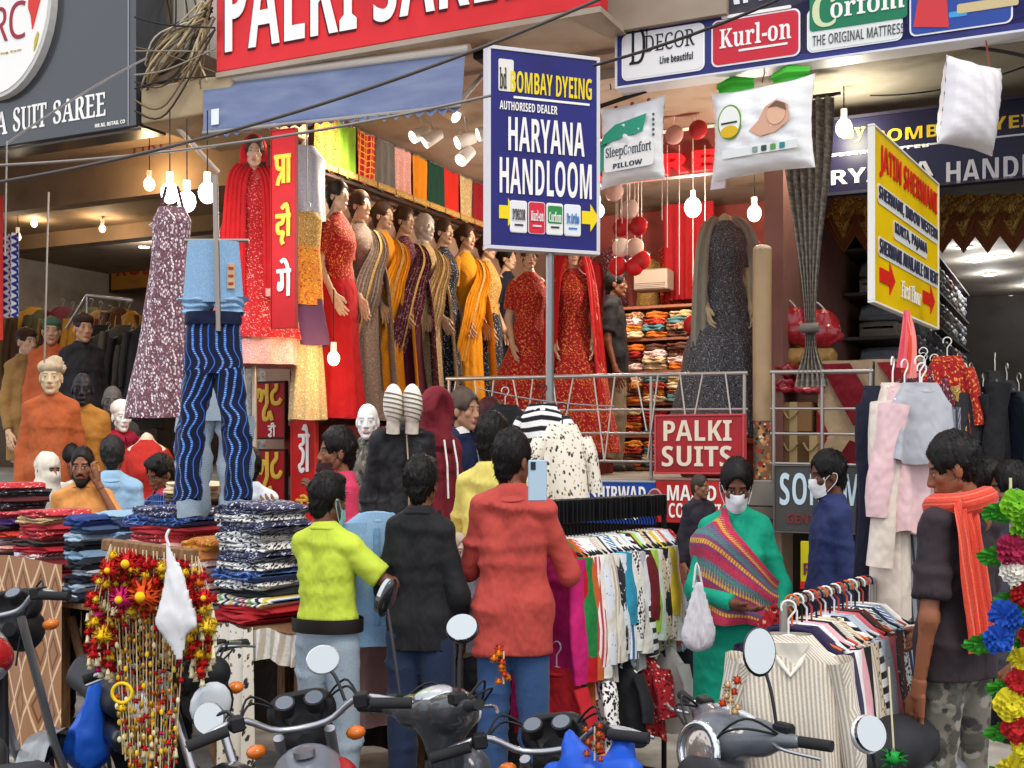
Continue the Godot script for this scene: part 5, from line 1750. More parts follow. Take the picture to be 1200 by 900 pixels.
	for y in [0.67, 0.45, 0.30, 0.12]:
		part(rail, "rail", tb([Vector3(-0.5, y, 0), Vector3(1.6, y - 0.02, 0)], 0.014 if y > 0.6 else 0.008, 8), steel)
		part(rail, "rail", tb([Vector3(1.74, y - 0.02, 0), Vector3(2.35, y - 0.03, 0)], 0.014 if y > 0.6 else 0.008, 8), steel)
	for s in [-0.48, 0.26, 0.98, 1.58, 1.76, 2.05, 2.33]:
		part(rail, "post", tb([Vector3(s, 0, 0), Vector3(s, 0.66, 0)], 0.012, 8), steel)
	for j in 14:
		var s := -0.42 + j * 0.145
		part(rail, "rod", tb([Vector3(s, 0.65, 0.014), Vector3(s + (0.07 if j % 2 else -0.07), 0.12 if j % 3 else 0.3, 0.014)], 0.0055, 6), m("c9c2bb", 0.4, 0.6, ""))
	# --- handloom shop: curtain, bundles, cartons, rug, valances
	X = fx(fac(945, 285, 0.0))
	var g := PackedVector3Array()
	for b in 22:
		var v := b / 21.0
		var hw := 0.165 * (1.0 - 0.82 * smoothstep(0.0, 0.82, v)) + 0.07 * smoothstep(0.84, 1.0, v)
		for a in 33:
			var u := a / 32.0 * 2.0 - 1.0
			g.append(Vector3(u * hw + 0.03 * v, 0.86 - 1.72 * v, 0.035 * sin(u * 19.0) * (0.4 + hw * 3.0)))
	var cu := thing("gathered_curtain", "grey striped curtain sample gathered to a knot in front of the handloom shop", "curtain", X)
	part(cu, "cloth", MB.new().grid(g, 33, 22).done(), pm("grey_curtain", 2.2))
	part(cu, "tie_band", tb([Vector3(-0.03, -0.51, 0.02), Vector3(0.08, -0.51, 0.02)], 0.03, 8), m("6e675f"))
	part(cu, "rod", tb([Vector3(-0.2, 0.87, 0), Vector3(0.2, 0.87, 0)], 0.012, 8), m("3b3633", 0.5, 0.5, ""))
	for e in [[925, 382, "left"], [958, 385, "right"]]:
		var o := thing("quilt_bundle", "red quilt in clear plastic %s" % ["on a tan cushion beside the wrapped post", "on a tan cushion beside the curtain knot"][int(e[0] > 930)], "bedding", fx(fac(e[0], e[1] + 20, 0.45)), "red quilts in plastic in the handloom shop")
		part(o, "quilt", net([cap(Vector3(-0.07, 0.07, 0), Vector3(0.07, 0.07, 0), 0.08, 0.08), cap(Vector3(-0.04, 0.16, 0), Vector3(0.05, 0.16, 0), 0.07, 0.06)], 0.014, 0.05, 0, -1e9, 1e9, 0.018, Vector3(8, 8, 8)).done(), m("a3202a", 0.35, 0, "paint"))
		part(o, "handle", tb(curve([Vector3(-0.04, 0.22, 0.02), Vector3(0, 0.27, 0.03), Vector3(0.05, 0.22, 0.02)], 4), 0.006, 6), m("c9c1bb", 0.4, 0, ""))
	for e in [[922, 418, "b98f4e"], [956, 418, "a57f45"]]:
		solo("cushion_pack", "%s cushion pack under a red quilt bundle" % ["tan", "darker tan"][int(e[0] > 930)], "bedding", net([cap(Vector3(-0.08, 0, 0), Vector3(0.08, 0, 0), 0.055, 0.055)], 0.014, 0.03, 0, -1e9, 1e9, 0.01, Vector3(8, 8, 8)).done(), m(e[2], 0.5), fx(fac(e[0], e[1], 0.45)), "tan cushion packs in the handloom shop")
	for j in 4:
		solo("blanket_pack", ["crimson blanket pack in plastic on the cartons", "pinkish red blanket pack in plastic on the cartons", "dark red blanket pack in plastic near the curtain", "wine red blanket pack in plastic near the rug"][j], "bedding", folded(0.2, 0.3, 0.09, j), m(["a01c2c", "c03a4c", "8a1a24", "6d1420"][j], 0.3, 0, "paint"), fx(fac([918, 952, 918, 953][j], [462, 462, 445, 445][j], 0.4)), "red blanket packs in the handloom shop")
	for j in 3:
		var o := thing("carton", ["brown carton with a rope handle behind the railing", "brown carton under the rope handled one", "brown carton standing beside the striped rug"][j], "box", fx(fac([932, 932, 955][j], [508, 545, 545][j], 0.42)), "brown cartons behind the railing")
		part(o, "box", bx(Vector3(0.27 if j < 2 else 0.16, 0.185, 0.3), 0.006), m(["8d6b47", "7f5d3c", "94734f"][j], 0.8, 0, "wall"), tl(0, 0.1, 0))
		part(o, "tape", bx(Vector3(0.05, 0.188, 0.303), 0.002), m("b39a6c", 0.4, 0, ""), tl(0.02, 0.1, 0))
		part(o, "handle", tb(curve([Vector3(-0.04, 0.14, 0.155), Vector3(0, 0.09, 0.175), Vector3(0.05, 0.14, 0.155)], 4), 0.007, 6), m("a88a5e", 0.7, 0, ""))
	# rug with bold red pattern, hung over a line
	X = fx(fac(958, 548, 0.3))
	var rug := thing("patterned_rug", "cream and deep red patterned rug hanging behind the railing", "rug", X)
	g = PackedVector3Array()
	for b in 8:
		for a in 25:
			var u := a / 24.0
			g.append(Vector3(u * 0.62, b / 7.0 * 0.66, 0.02 * sin(u * 14.0) + 0.01 * sin(b * 1.0)))
	part(rug, "cloth", MB.new().grid(g, 25, 8).done(), m("b59b7a"))
	var polys := [PackedVector2Array([Vector2(0.02, 0.64), Vector2(0.2, 0.64), Vector2(0.36, 0.36), Vector2(0.6, 0.28), Vector2(0.6, 0.2), Vector2(0.22, 0.26), Vector2(0.12, 0.45)]), PackedVector2Array([Vector2(0.36, 0.64), Vector2(0.6, 0.64), Vector2(0.6, 0.46), Vector2(0.46, 0.5)]), PackedVector2Array([Vector2(0.1, 0.02), Vector2(0.55, 0.02), Vector2(0.2, 0.17)]), PackedVector2Array([Vector2(0.0, 0.36), Vector2(0.08, 0.2), Vector2(0.0, 0.06)])]
	for pl in polys:
		part(rug, "pattern_patch", MB.new().plate(pl, 0.016, 0.028).done(), m(["7a1420", "8d1a24", "6a101a", "84161f"][polys.find(pl)]))
	# gold swag valances
	for j in 8:
		var px: float = [990, 1018, 1045, 1075, 1105, 1130, 1158, 1188][j]
		X = fx(fac(px, 300, 1.2))
		var o := thing("swag_valance", "gold and brown beaded swag valance hanging inside the handloom shop", "valance", X, "swag valances in the handloom shop")
		g = PackedVector3Array()
		var g3 := PackedVector3Array()
		for b in 9:
			var v := b / 8.0
			for a in 17:
				var u := a / 16.0 * 2.0 - 1.0
				var dp := 0.34 * (1.0 - 0.65 * absf(u))
				var pnt := Vector3(u * 0.115 * (1.0 - 0.25 * (1.0 - v)), 0.4 - dp * v, 0.03 * cos(u * 1.5) + 0.02 * sin(v * 12.0 + u * 4.0))
				g.append(pnt)
		part(o, "swag", MB.new().grid(g, 17, 9).done(), pm("curtain_gold", 6.0, 0.5))
		part(o, "fringe", strip([Vector3(-0.115, 0.27, 0.03), Vector3(-0.06, 0.16, 0.04), Vector3(0, 0.05, 0.05), Vector3(0.06, 0.16, 0.04), Vector3(0.115, 0.27, 0.03)], [Vector3.UP, Vector3.UP, Vector3.UP, Vector3.UP, Vector3.UP], [0.06, 0.07, 0.08, 0.07, 0.06], 3, 0.006, 1), m("6d3a1c"))
	# stacked cloth shelves deep in the handloom shop
	unit = thing("stock_shelf", "tall dim shelf wall stacked with grey folded textiles in the handloom shop", "shelf", fx(inn(1.78, 1.434, 2.2)))
	for j in 7:
		part(unit, "shelf_board", bx(Vector3(0.4, 0.025, 6.0), 0.003), m("55504a", 0.7, 0, ""), tl(0.2, 0.02 + j * 0.34, -3.0))
	X = unit.transform
	var dk := ["b5b6ba", "8f9298", "c8c6c0", "7a7d84", "9a8f82", "96544c"]
	var dn := ["pale grey", "mid grey", "silver grey", "slate", "taupe", "brick red"]
	for sh in 6:
		for c in 12:
			for k in 2:
				var e := rng.randi() % 6
				solo("folded_textile", "%s folded textile on the dim shelf wall of the handloom shop" % dn[e], "textile", folded(0.4, 0.3, 0.12, (k + c) % 5), m(dk[e], 0.6), X * Transform3D(Basis(Vector3.UP, PI / 2), Vector3(0.24, 0.034 + sh * 0.34 + k * 0.13, -0.3 - c * 0.47)), "textiles on the shelf wall")
	# ceiling lights there
	for e in [[1130, 289], [1143, 305], [1160, 321], [1185, 347], [1199, 357], [1172, 300], [1210, 335]]:
		var d: float = 1400.0 * (3.81 - EYE) / (530.0 - e[1])
		var o := thing("ceiling_light", "round white ceiling downlight deep in the handloom shop", "lamp", Transform3D(Basis(), at(e[0], e[1], d)), "ceiling downlights in the handloom shop")
		part(o, "lens", MB.new().tube([Vector3(0, -0.015, 0), Vector3(0, -0.005, 0)], [0.075, 0.08], 18).done(), glow("fffaf0", 2.0))
		part(o, "rim", MB.new().tube([Vector3(0, -0.012, 0), Vector3(0, 0.005, 0)], [0.095, 0.1], 18, false).done(), m("d8d5d0", 0.5, 0, ""))
		var l := OmniLight3D.new()
		l.name = "lamp_light"
		l.light_energy = 0.34
		l.light_size = 0.08
		l.position = Vector3(0, -0.1, 0)
		l.shadow_enabled = true
		o.add_child(l, true)
	# --- lamps
	lamp("hanging_bulb", "warm glowing bulb hanging under the kurta shop lintel", fac(175, 216, 0.1), 0.045, "ffd9a0", 5.0, 0.45)
	var bl := [[199, 226, "white glowing bulb beside the warm one over the sequinned gown", 0.5], [219, 236, "brightest white bulb cluster lamp above the sequinned gown", 0.6], [243, 226, "white glowing bulb above the light blue jeans", 0.4]]
	for e in bl:
		lamp("hanging_bulb", e[2], at(e[0], e[1], 6.6), 0.05, "ffffff", 5.0, e[3] * 0.4, "white bulbs over the stall")
	lamp("hanging_bulb", "warm bare bulb glowing in front of the mannequin skirts", at(391, 420, 7.7), 0.04, "ffd596", 6.0, 0.22)
	lamp("hanging_bulb", "white bulb hanging at the corner of the handloom shop", fac(989, 150, 0.2), 0.05, "fff6dc", 4.0, 0.5)
	lamp("hanging_bulb", "white bulb by the pole sign inside the saree shop", fac(701, 247, 1.9), 0.05, "fff0dc", 5.0, 1.3)
	lamp("hanging_bulb", "large white bulb above the red backdrop curtain", fac(812, 243, 2.2), 0.07, "fff0dc", 5.0, 1.8)
	lamp("hanging_bulb", "white bulb next to the charcoal gown", fac(884, 250, 1.2), 0.05, "fff0dc", 5.0, 1.2)
	lamp("hanging_bulb", "small dim bulb above the fair mannequins of the kurta shop", fac(21, 278, 1.0), 0.03, "ffe6c0", 3.0, 0.5)
	for e in [[167, 278], [169, 289]]:
		var o := thing("ceiling_light", "small white ceiling downlight inside the kurta shop", "lamp", fx(fac(e[0], e[1], 3.6)), "ceiling downlights in the kurta shop")
		part(o, "lens", MB.new().tube([Vector3(0, -0.012, 0), Vector3(0, 0, 0)], [0.05, 0.055], 14).done(), glow("fffaf0", 3.0))
		part(o, "rim", MB.new().tube([Vector3(0, -0.006, 0), Vector3(0, 0.01, 0)], [0.065, 0.068], 14, false).done(), m("d8d5d0", 0.5, 0, ""))
		var l := OmniLight3D.new()
		l.name = "lamp_light"
		l.light_energy = 0.4
		l.light_size = 0.06
		l.position = Vector3(0, -0.1, 0)
		l.shadow_enabled = true
		o.add_child(l, true)
	var tl_ := [[490, 158, 60, 0.5, 1.0], [504, 163, 80, 0.6, 0.0], [543, 165, 70, 0.4, 1.0], [544, 184, 40, 0.7, 0.0], [529, 133, -60, 0.6, 0.0], [568, 156, 80, 0.3, 0.0]]
	for e in tl_:
		spot_head("white cylindrical spotlight on the saree shop ceiling aimed at the mannequins" if e[4] > 0 else "white cylindrical spotlight on the saree shop ceiling turned aside", fac(e[0], e[1], 0.55), -e[2], e[3], e[4] * 2.2)
	# --- kurta shop mannequins
	G = "mannequins in kurtas inside the kurta shop"
	var ls := [[30, 9.9, 385, "tan long coat mannequin with brown turban inside the kurta shop", "8d6a3c", "c9a184", "3a2418", 60], [60, 9.8, 372, "rust orange kurta mannequin with a green cap inside the kurta shop", "a8512c", "b08a6c", "3f5a4a", 20], [97, 9.4, 368, "black kurta mannequin with a white garland inside the kurta shop", "1f1d20", "a87d5e", "2a1c18", 40]]
	for e in ls:
		var pp := at(e[0], 530, e[1])
		var top_y: float = EYE + (530.0 - e[2]) / FPX * e[1]
		pp.y = top_y - 1.72
		var o := person("mannequin", e[3], pp, e[7], {h = 1.72, doll = true, skin = e[5], hair = "crop", hair_col = e[6], top = m(e[4]), sleeve = "long", hem = 0.62, low = 0.6, cell = 0.026, cat = "mannequin", collar = "crew"}, G)
		part(o, "turban", net([ell(Vector3(0, 0.07, -0.01), Vector3(0.092, 0.05, 0.105))], 0.012, 0.01, 0, -1e9, 1e9, 0.01, Vector3(10, 22, 10)).done(), m(e[6]), o.get_meta("hx"))
		part(o, "stand", tb([Vector3(0, 0.62, 0), Vector3(0, (1.434 - pp.y), 0)] if pp.y < 1.43 else [Vector3(0, 0.62, 0), Vector3(0, 1.434 - pp.y, 0)], 0.03, 8), m("55504c", 0.5, 0.5, ""))
	# busts in front of them
	G = "male busts on stands beside the kurta shop"
	ls = [[60, 7.9, 422, "orange brown kurta bust with a cream turban", "a4522a", "c9b08c", "b5a184"], [97, 8.2, 437, "mustard kurta bust with a bare black head", "a5702c", "1d1c20", ""], [132, 8.5, 452, "dark grey coat bust between the mustard bust and the sequinned gown", "3a3735", "55504c", ""]]
	for e in ls:
		var pp := at(e[0], 530, e[1])
		pp.y = EYE + (530.0 - e[2]) / FPX * e[1] - 1.72
		var o := person("mannequin", e[3], pp, 15, {h = 1.72, doll = true, skin = e[5], hair = "", top = m(e[4]), sleeve = "long", hem = 0.62, low = 0.6, cell = 0.026, cat = "mannequin", collar = "crew", wide = 1.05}, G)
		if e[6]:
			part(o, "turban", net([ell(Vector3(0, 0.07, -0.01), Vector3(0.098, 0.055, 0.11)), ell(Vector3(0.03, 0.11, 0.02), Vector3(0.05, 0.04, 0.05))], 0.012, 0.01, 0, -1e9, 1e9, 0.014, Vector3(8, 20, 8)).done(), m(e[6]), o.get_meta("hx"))
		part(o, "stand", tb([Vector3(0, 0.62, 0), Vector3(0, -pp.y + 0.03, 0)], 0.03, 8), m("55504c", 0.5, 0.5, ""))
	# clothes hanging at the back of the kurta shop
	for j in 7:
		var o := thing("hanging_garment", ["dark coat hanging at the back of the kurta shop", "charcoal jacket hanging at the back of the kurta shop"][j % 2], "garment", Transform3D(FB * Basis(Vector3.UP, 0.9), fac(118 + j * 9, 372 + (j % 3) * 8, 2.0)), "dark garments at the back of the kurta shop")
		part(o, "cloth", hung_top(0.42, 0.85, 0.55, 0.06, j), m(["1c1b1e", "35332f", "2a2a2e", "45423c"][j % 4]))
		part(o, "hanger", hanger_mesh(0.42), m("8a8a8a", 0.4, 0.6, ""))
	for j in 14:
		var k := j % 5
		var o := thing("hanging_garment", "%s hanging in the row along the kurta shop wall" % ["tan sherwani", "wine kurta", "brown coat", "mustard kurta", "olive waistcoat"][k], "garment", Transform3D(FB * Basis(Vector3.UP, 1.2), fac(8 + j * 11, 352 + (j % 3) * 4, 3.2 + 0.1 * (j % 2))), "kurtas hanging along the kurta shop wall")
		part(o, "cloth", hung_top(0.4, 0.95, 0.6, 0.06, j % 6), m(["8a6a44", "5a1c24", "4a3426", "a5782c", "4d4a30"][k]))
		part(o, "hanger", hanger_mesh(0.4), m("8a8a8a", 0.4, 0.6, ""))
	for e in [[40, 262, 2.2], [120, 268, 2.4], [95, 282, 4.6]]:  # bulbs added to make the kurta shop interior brighter and warmer
		lamp("hanging_bulb", "warm bulb added to brighten the kurta row in the kurta shop", fac(e[0], e[1], e[2]), 0.035, "ffe0b0", 4.0, 0.28, "added warm bulbs in the kurta shop")
	var arm := thing("display_rail", "bent steel display arm in front of the marble column", "rail", Transform3D())
	part(arm, "bar", tb([fac(78, 385, 0.2), fac(102, 346, 0.2), fac(156, 352, 0.2)], 0.014, 8), m("b5b2ae", 0.3, 0.8, ""))
	part(arm, "post", tb([fac(102, 346, 0.2), fac(102, 346, 0.2) * Vector3(1, 0, 1) + Vector3(0, 1.434, 0)], 0.01, 8), m("8c8984", 0.35, 0.7, ""))
	# cloths hanging at the very left
	for j in 2:
		X = fx(fac([4, 14][j], 398 if j == 0 else 372, -0.4 + j * 0.12))
		g = PackedVector3Array()
		for b in 8:
			for a in 13:
				var u := a / 12.0 - 0.5
				g.append(Vector3(u * [0.26, 0.2][j] - [0.12, 0.0][j], b / 7.0 * [1.15, 0.68][j], 0.02 * sin(u * 14.0 + j)))
		solo("hanging_cloth", ["red cloth hanging at the entrance of the kurta shop", "blue and white zigzag cloth hanging at the entrance of the kurta shop"][j], "cloth", MB.new().grid(g, 13, 8).done(), m("c0342c") if j == 0 else pm("blue_white", 4.0), X)

# ---------------------------------------------------------------- stalls on the pavement
func cloth_drop(w: float, h: float, sd: int, fd := 0.025, n := 5.0, cols := 25) -> ArrayMesh:
	var g := PackedVector3Array()
	for b in 10:
		var v := b / 9.0
		for a in cols:
			var u := a / (cols - 1.0)
			g.append(Vector3(u * w, -h * v + 0.01 * sin(u * 9.0 + sd), (0.3 + v) * fd * (sin(u * TAU * n + sd) + 0.5 * sin(u * TAU * n * 1.7 + sd * 3.0))))
	return MB.new().grid(g, cols, 10).done()

func mat_of(e: Array) -> Material:
	return pm(e[0], 5.0) if e[0] else m(e[1])

func build_stalls() -> void:
	# long trestle table on the left
	var A := at(-70, 530, 6.7)
	var B := at(364, 530, 4.85)
	A.y = 0.86
	B.y = 0.86
	var X := span(A, B)
	var W := A.distance_to(B)
	var t := thing("stall_table", "long wooden trestle table under the piles of folded clothes", "table", X)
	for j in 4:
		part(t, "top_plank", bx(Vector3(W, 0.03, 0.21), 0.004), mats.wood, tl(W / 2, -0.018, -0.11 - j * 0.215))
	for j in 4:
		var x := W * (0.05 + 0.3 * j)
		part(t, "leg", bx(Vector3(0.06, 0.7, 0.06), 0.004), mats.wood, tl(x, -0.383, -0.1))
		part(t, "leg", bx(Vector3(0.06, 0.7, 0.06), 0.004), mats.wood, tl(x, -0.383, -0.8))
		part(t, "brace", tb([Vector3(x + 0.08, -0.1, -0.1), Vector3(minf(x + 0.36, W), -0.68, -0.1)], 0.028, 4), mats.wood)
	# cloths draped over its front
	var dr := solo("table_cloth", "tan diamond lattice bedspread draped over the table front", "cloth", cloth_drop(W * 0.43, 1.0, 2, 0.014, 4.0), pm("diamond", 3.4), X * tl(0.02, 0.2, 0.06))
	solo("table_cloth", "cream block printed cloth hanging from the table near its corner", "cloth", cloth_drop(0.26, 0.66, 4, 0.02, 3.0), pm("white_floral", 2.5), X * tl(W - 0.58, 0.0, 0.035))
	solo("table_cloth", "cream cloth strip along the table edge beside the lime shirt", "cloth", cloth_drop(0.34, 0.13, 5, 0.01, 3.0), pm("pin_white", 2.0), X * tl(W - 0.33, 0.0, 0.03))
	solo("table_cloth", "dark brown sheet added as the shade under the table", "cloth", cloth_drop(W, 0.7, 7, 0.02, 14.0, 60), m("2c2019"), X * tl(0, -0.03, -0.93))  # added dark sheet, its colour stands for the shade behind the legs
	var deg := rad_to_deg(atan2(-(B - A).normalized().z, (B - A).normalized().x))
	var on_t := func(px: float, dz: float, y := 0.0) -> Vector3:
		# point on the table top along the sight line of a column, dz behind the front edge
		var lo := 0.0
		var hi := W
		for k in 30:
			var mid := (lo + hi) / 2
			var p := X * Vector3(mid, 0, -dz)
			if 600.0 + FPX * p.x / -p.z < px:
				lo = mid
			else:
				hi = mid
		return X * Vector3(lo, y, -dz)
	var gA := "folded clothes piled on the long table"
	pile(on_t.call(16, 0.2, 0.2), deg, 0.3, 0.3, 0.04, [["pink_lace", "", "pale pink print"], ["grey_speck", "", "grey speckled"], ["", "c8402c", "orange red"], ["", "2e2430", "dark plum"], ["", "5a3a7a", "violet"], ["red_print", "", "red print"], ["black_dot", "", "black dotted"], ["", "4a1f22", "maroon"], ["black_dot", "", "dark dotted"], ["red_print", "", "crimson print"]].map(func(e): return [mat_of(e), e[2]]), "in the plum and violet pile on the lattice bedspread", gA)
	pile(on_t.call(64, 0.17, 0.0), deg, 0.27, 0.3, 0.042, [["red_print", "", "crimson print"], ["pink_floral", "", "pink floral"], ["", "8a1c26", "wine red"], ["red_print", "", "scarlet print"], ["", "6a141c", "dark wine"], ["stripe_red", "", "red striped"], ["", "a8202c", "plain red"], ["", "3a2a26", "dark brown"], ["red_print", "", "red flecked"], ["", "b0303a", "bright red"], ["beige_work", "", "tan worked"], ["red_print", "", "ruby print"]].map(func(e): return [mat_of(e), e[2]]), "in the red pile beside the lattice bedspread", gA)
	pile(on_t.call(116, 0.14, 0.0), deg, 0.16, 0.3, 0.044, [["", "1f2633", "black"], ["", "8fa3b5", "pale denim"], ["", "20242e", "navy"], ["", "b9c4cc", "white grey"], ["", "23262c", "charcoal"], ["", "7f9db8", "light denim"], ["", "1a1f28", "midnight navy"], ["", "9fb3c4", "faded denim"], ["", "3a4d6b", "denim blue"], ["", "2a3f7a", "royal blue"]].map(func(e): return [mat_of(e), e[2]]), "in the jeans pile beside the garlands", gA)
	pile(on_t.call(145, 0.3, 0.3), deg, 0.2, 0.28, 0.045, [["denim_light", "", "light denim"], ["", "34406a", "indigo"], ["", "8fb0c8", "pale blue"]].map(func(e): return [mat_of(e), e[2]]), "in the short pale jeans pile behind the garlands", gA)
	pile(on_t.call(205, 0.25, 0.18), deg, 0.4, 0.28, 0.045, [["", "7a6152", "brown"], ["grey_speck", "", "grey"], ["pink_lace", "", "dusky pink"], ["red_print", "", "red print"], ["", "a52a30", "red"], ["check_blue", "", "blue checked"], ["navy_print", "", "navy print"]].map(func(e): return [mat_of(e), e[2]]), "in the wide pile behind the garland beam", gA)
	pile(on_t.call(228, 0.3, 0.5), deg + 12, 0.24, 0.2, 0.035, [["", "6b5a48", "brown"], ["", "cdb795", "cream"], ["", "d9c6a6", "pale cream"]].map(func(e): return [mat_of(e), e[2]]), "in the small cream pile on top beside the hanging trousers", gA)
	pile(on_t.call(248, 0.12, 0.0), deg, 0.16, 0.26, 0.05, [["blue_dot", "", "blue dotted"], ["", "3c5a9c", "blue"], ["pink_floral", "", "purple and white floral"], ["", "c8663a", "orange"], ["pink_floral", "", "violet floral"], ["", "d98a52", "apricot"], ["orange_check", "", "orange print"]].map(func(e): return [mat_of(e), e[2]]), "in the orange and violet pile next to the garlands", gA)
	pile(on_t.call(308, 0.17, 0.0), deg, 0.33, 0.3, 0.042, [["", "b3222c", "bright red"], ["", "c02a30", "scarlet"], ["band_mix", "", "green banded"], ["", "2a2a2e", "black"], ["bw_print", "", "black and white print"], ["check_blue", "", "royal blue checked"], ["bw_print", "", "white blotched"], ["navy_print", "", "navy print"], ["bw_print", "", "monochrome print"], ["bw_print", "", "black flecked"], ["navy_print", "", "dark navy print"], ["bw_print", "", "white and black print"], ["navy_print", "", "indigo print"]].map(func(e): return [mat_of(e), e[2]]), "in the monochrome pile at the table corner", gA)
	# second low stall behind the customers
	var C := at(400, 530, 5.7)
	C.y = 0.8
	t = thing("stall_table", "low cloth covered stall table behind the two young customers", "table", yx(C, 12))
	part(t, "top", bx(Vector3(1.35, 0.03, 0.7), 0.004), mats.wood, tl(0.5, -0.015, -0.3))
	for x in [-0.1, 1.1]:
		for z in [-0.02, -0.6]:
			part(t, "leg", bx(Vector3(0.05, 0.63, 0.05), 0.004), mats.wood, tl(x, -0.347, z))
	solo("table_cloth", "pale pink cloth hanging over the low stall table", "cloth", cloth_drop(1.34, 0.5, 3, 0.02, 8.0, 40), m("d8a9a4"), yx(C, 12) * tl(-0.17, 0.004, 0.06))
	pile(at(521, 530, 5.35) * Vector3(1, 0, 1) + Vector3(0, 0.802, 0), 10, 0.24, 0.26, 0.05, [["", "1f2a44", "navy"], ["", "22304f", "dark blue"], ["", "26262c", "black"], ["", "d8a52a", "yellow"], ["orange_check", "", "orange print"], ["pink_floral", "", "floral"], ["", "dcae4a", "pale gold"]].map(func(e): return [mat_of(e), e[2]]), "in the yellow topped pile beside the black t-shirt", "folded clothes on the low stall table")
	pile(at(484, 530, 5.5) * Vector3(1, 0, 1) + Vector3(0, 0.802, 0), 10, 0.2, 0.26, 0.045, [["", "2a2a30", "black"], ["red_print", "", "red print"], ["grey_speck", "", "grey"], ["pink_lace", "", "pale pink"]].map(func(e): return [mat_of(e), e[2]]), "in the low dark pile between the two young customers", "folded clothes on the low stall table")
	# --- street mannequins
	var G := "white headed street mannequins beside the long table"
	var ms := [[92, 8.3, 470, "white faced mannequin with a yellow scarf and white top", "e6e0d6", "d0a01f"], [142, 8.3, 471, "white faced mannequin with a crimson scarf and red suit", "a81a30", "8f1230"]]
	for e in ms:
		var p := at(e[0], 530, e[1])
		p.y = EYE + (530.0 - e[2]) / FPX * e[1] - 1.6
		var o := person("mannequin", e[3], p, 35, {h = 1.6, fem = true, doll = true, skin = "e9e4dc", hair = "", top = m(e[4]), sleeve = "long", hem = 0.65, low = 0.6, cell = 0.026, cat = "mannequin", gloss = 0.3}, G)
		part(o, "head_wrap", net([ell(Vector3(0, 0.065, -0.018), Vector3(0.088, 0.075, 0.1)), ell(Vector3(0, -0.06, 0.1), Vector3(0.07, 0.1, 0.07), true)], 0.01, 0.01, 0, -1e9, 1e9, 0.006, Vector3(10, 20, 10)).done(), m("e8e1d6"), o.get_meta("hx"))
		var ring := []
		for a in 19:
			var an := TAU * a / 18.0
			ring.append(Vector3(sin(an) * 0.1, 1.44 - 0.03 * cos(an), cos(an) * 0.1 - 0.01))
		part(o, "scarf", MB.new().tube(ring, 0.038, 9, false).done(), m(e[5]))
		part(o, "scarf_end", strip([Vector3(0.02, 1.42, 0.1), Vector3(0.03, 1.25, 0.15), Vector3(0.04, 0.95, 0.16)], [Vector3.RIGHT, Vector3.RIGHT, Vector3.RIGHT], [0.07, 0.1, 0.12], 3, 0.01), m(e[5]))
		part(o, "stand", tb([Vector3(0, 0.62, 0), Vector3(0, 0.03 - p.y, 0)], 0.025, 8), m("8c8984", 0.4, 0.6, ""))
	var q := at(172, 530, 8.0)
	q.y = 0.3
	dressed("headless mannequin in a red orange dress between the crimson suit and the checked shirt", q, 10, {top = m("b52a22"), hair = "", nohead = true, h = 1.6, skin = "d9c6ac"}, "")
	# --- jackets, hoods and display heads behind the customers
	var jb := func(px: float, d: float, top: float, hgt: float) -> Vector3:
		var p := at(px, 530, d)
		p.y = EYE + (530.0 - top) / FPX * d - hgt
		return p
	var p1: Vector3 = jb.call(543, 6.8, 458, 1.7)
	var o := person("mannequin", "boy mannequin in a navy zip jacket with a white tag", p1, 55, {h = 1.7, doll = true, skin = "b98a6c", hair = "short", hair_col = "5a4a40", top = m("1c2444"), sleeve = "long", hem = 0.85, low = 0.8, cell = 0.024, cat = "mannequin", collar = "shirt", collar_mat = m("d8d4cc")})
	part(o, "price_tag", bx(Vector3(0.035, 0.1, 0.003), 0.001), m("f0eee8", 0.6, 0, ""), Transform3D(Basis(Vector3.UP, 0.5), Vector3(0.05, 1.0, 0.17)))
	part(o, "zip", tb([Vector3(0, 1.4, 0.1), Vector3(0, 1.2, 0.145), Vector3(0, 0.9, 0.14)], 0.006, 5), m("8f9298", 0.4, 0.6, ""))
	part(o, "stand", tb([Vector3(0, 0.8, 0), Vector3(0, 0.03 - p1.y, 0)], 0.025, 8), m("8c8984", 0.4, 0.6, ""))
	p1 = jb.call(574, 7.0, 469, 1.7)
	o = person("mannequin", "mannequin with a dark red bob wig and navy top beside the navy zip jacket", p1, 50, {h = 1.7, fem = true, doll = true, skin = "c09a7c", hair = "long", hair_col = "4a1a1c", top = m("20243c"), sleeve = "long", hem = 0.85, low = 0.8, cell = 0.024, cat = "mannequin"})
	part(o, "stand", tb([Vector3(0, 0.8, 0), Vector3(0, 0.03 - p1.y, 0)], 0.025, 8), m("8c8984", 0.4, 0.6, ""))
	# maroon hoodie
	p1 = jb.call(512, 6.5, 459, 1.66)
	o = person("mannequin", "mannequin in a maroon hoodie with white drawstrings and the hood up", p1, 40, {h = 1.66, doll = true, nohead = true, skin = "241a1a", hair = "", top = m("6d1a26"), sleeve = "long", hem = 0.8, low = 0.75, cell = 0.024, cat = "mannequin", topname = "hoodie"})
	part(o, "hood", net([ell(Vector3(0, 1.6, -0.005), Vector3(0.105, 0.135, 0.125)), cap(Vector3(0, 1.5, -0.02), Vector3(0, 1.42, -0.02), 0.1, 0.12), ell(Vector3(0, 1.58, 0.13), Vector3(0.07, 0.115, 0.09), true)], 0.013, 0.03, 0, -1e9, 1e9, 0.008, Vector3(5, 8, 5)).done(), m("6d1a26"))
	for s in [-0.03, 0.04]:
		part(o, "drawstring", tb([Vector3(s, 1.43, 0.115), Vector3(s * 1.1, 1.3, 0.15), Vector3(s * 1.2, 1.08 - s, 0.165)], 0.007, 5), m("eeeae4"))
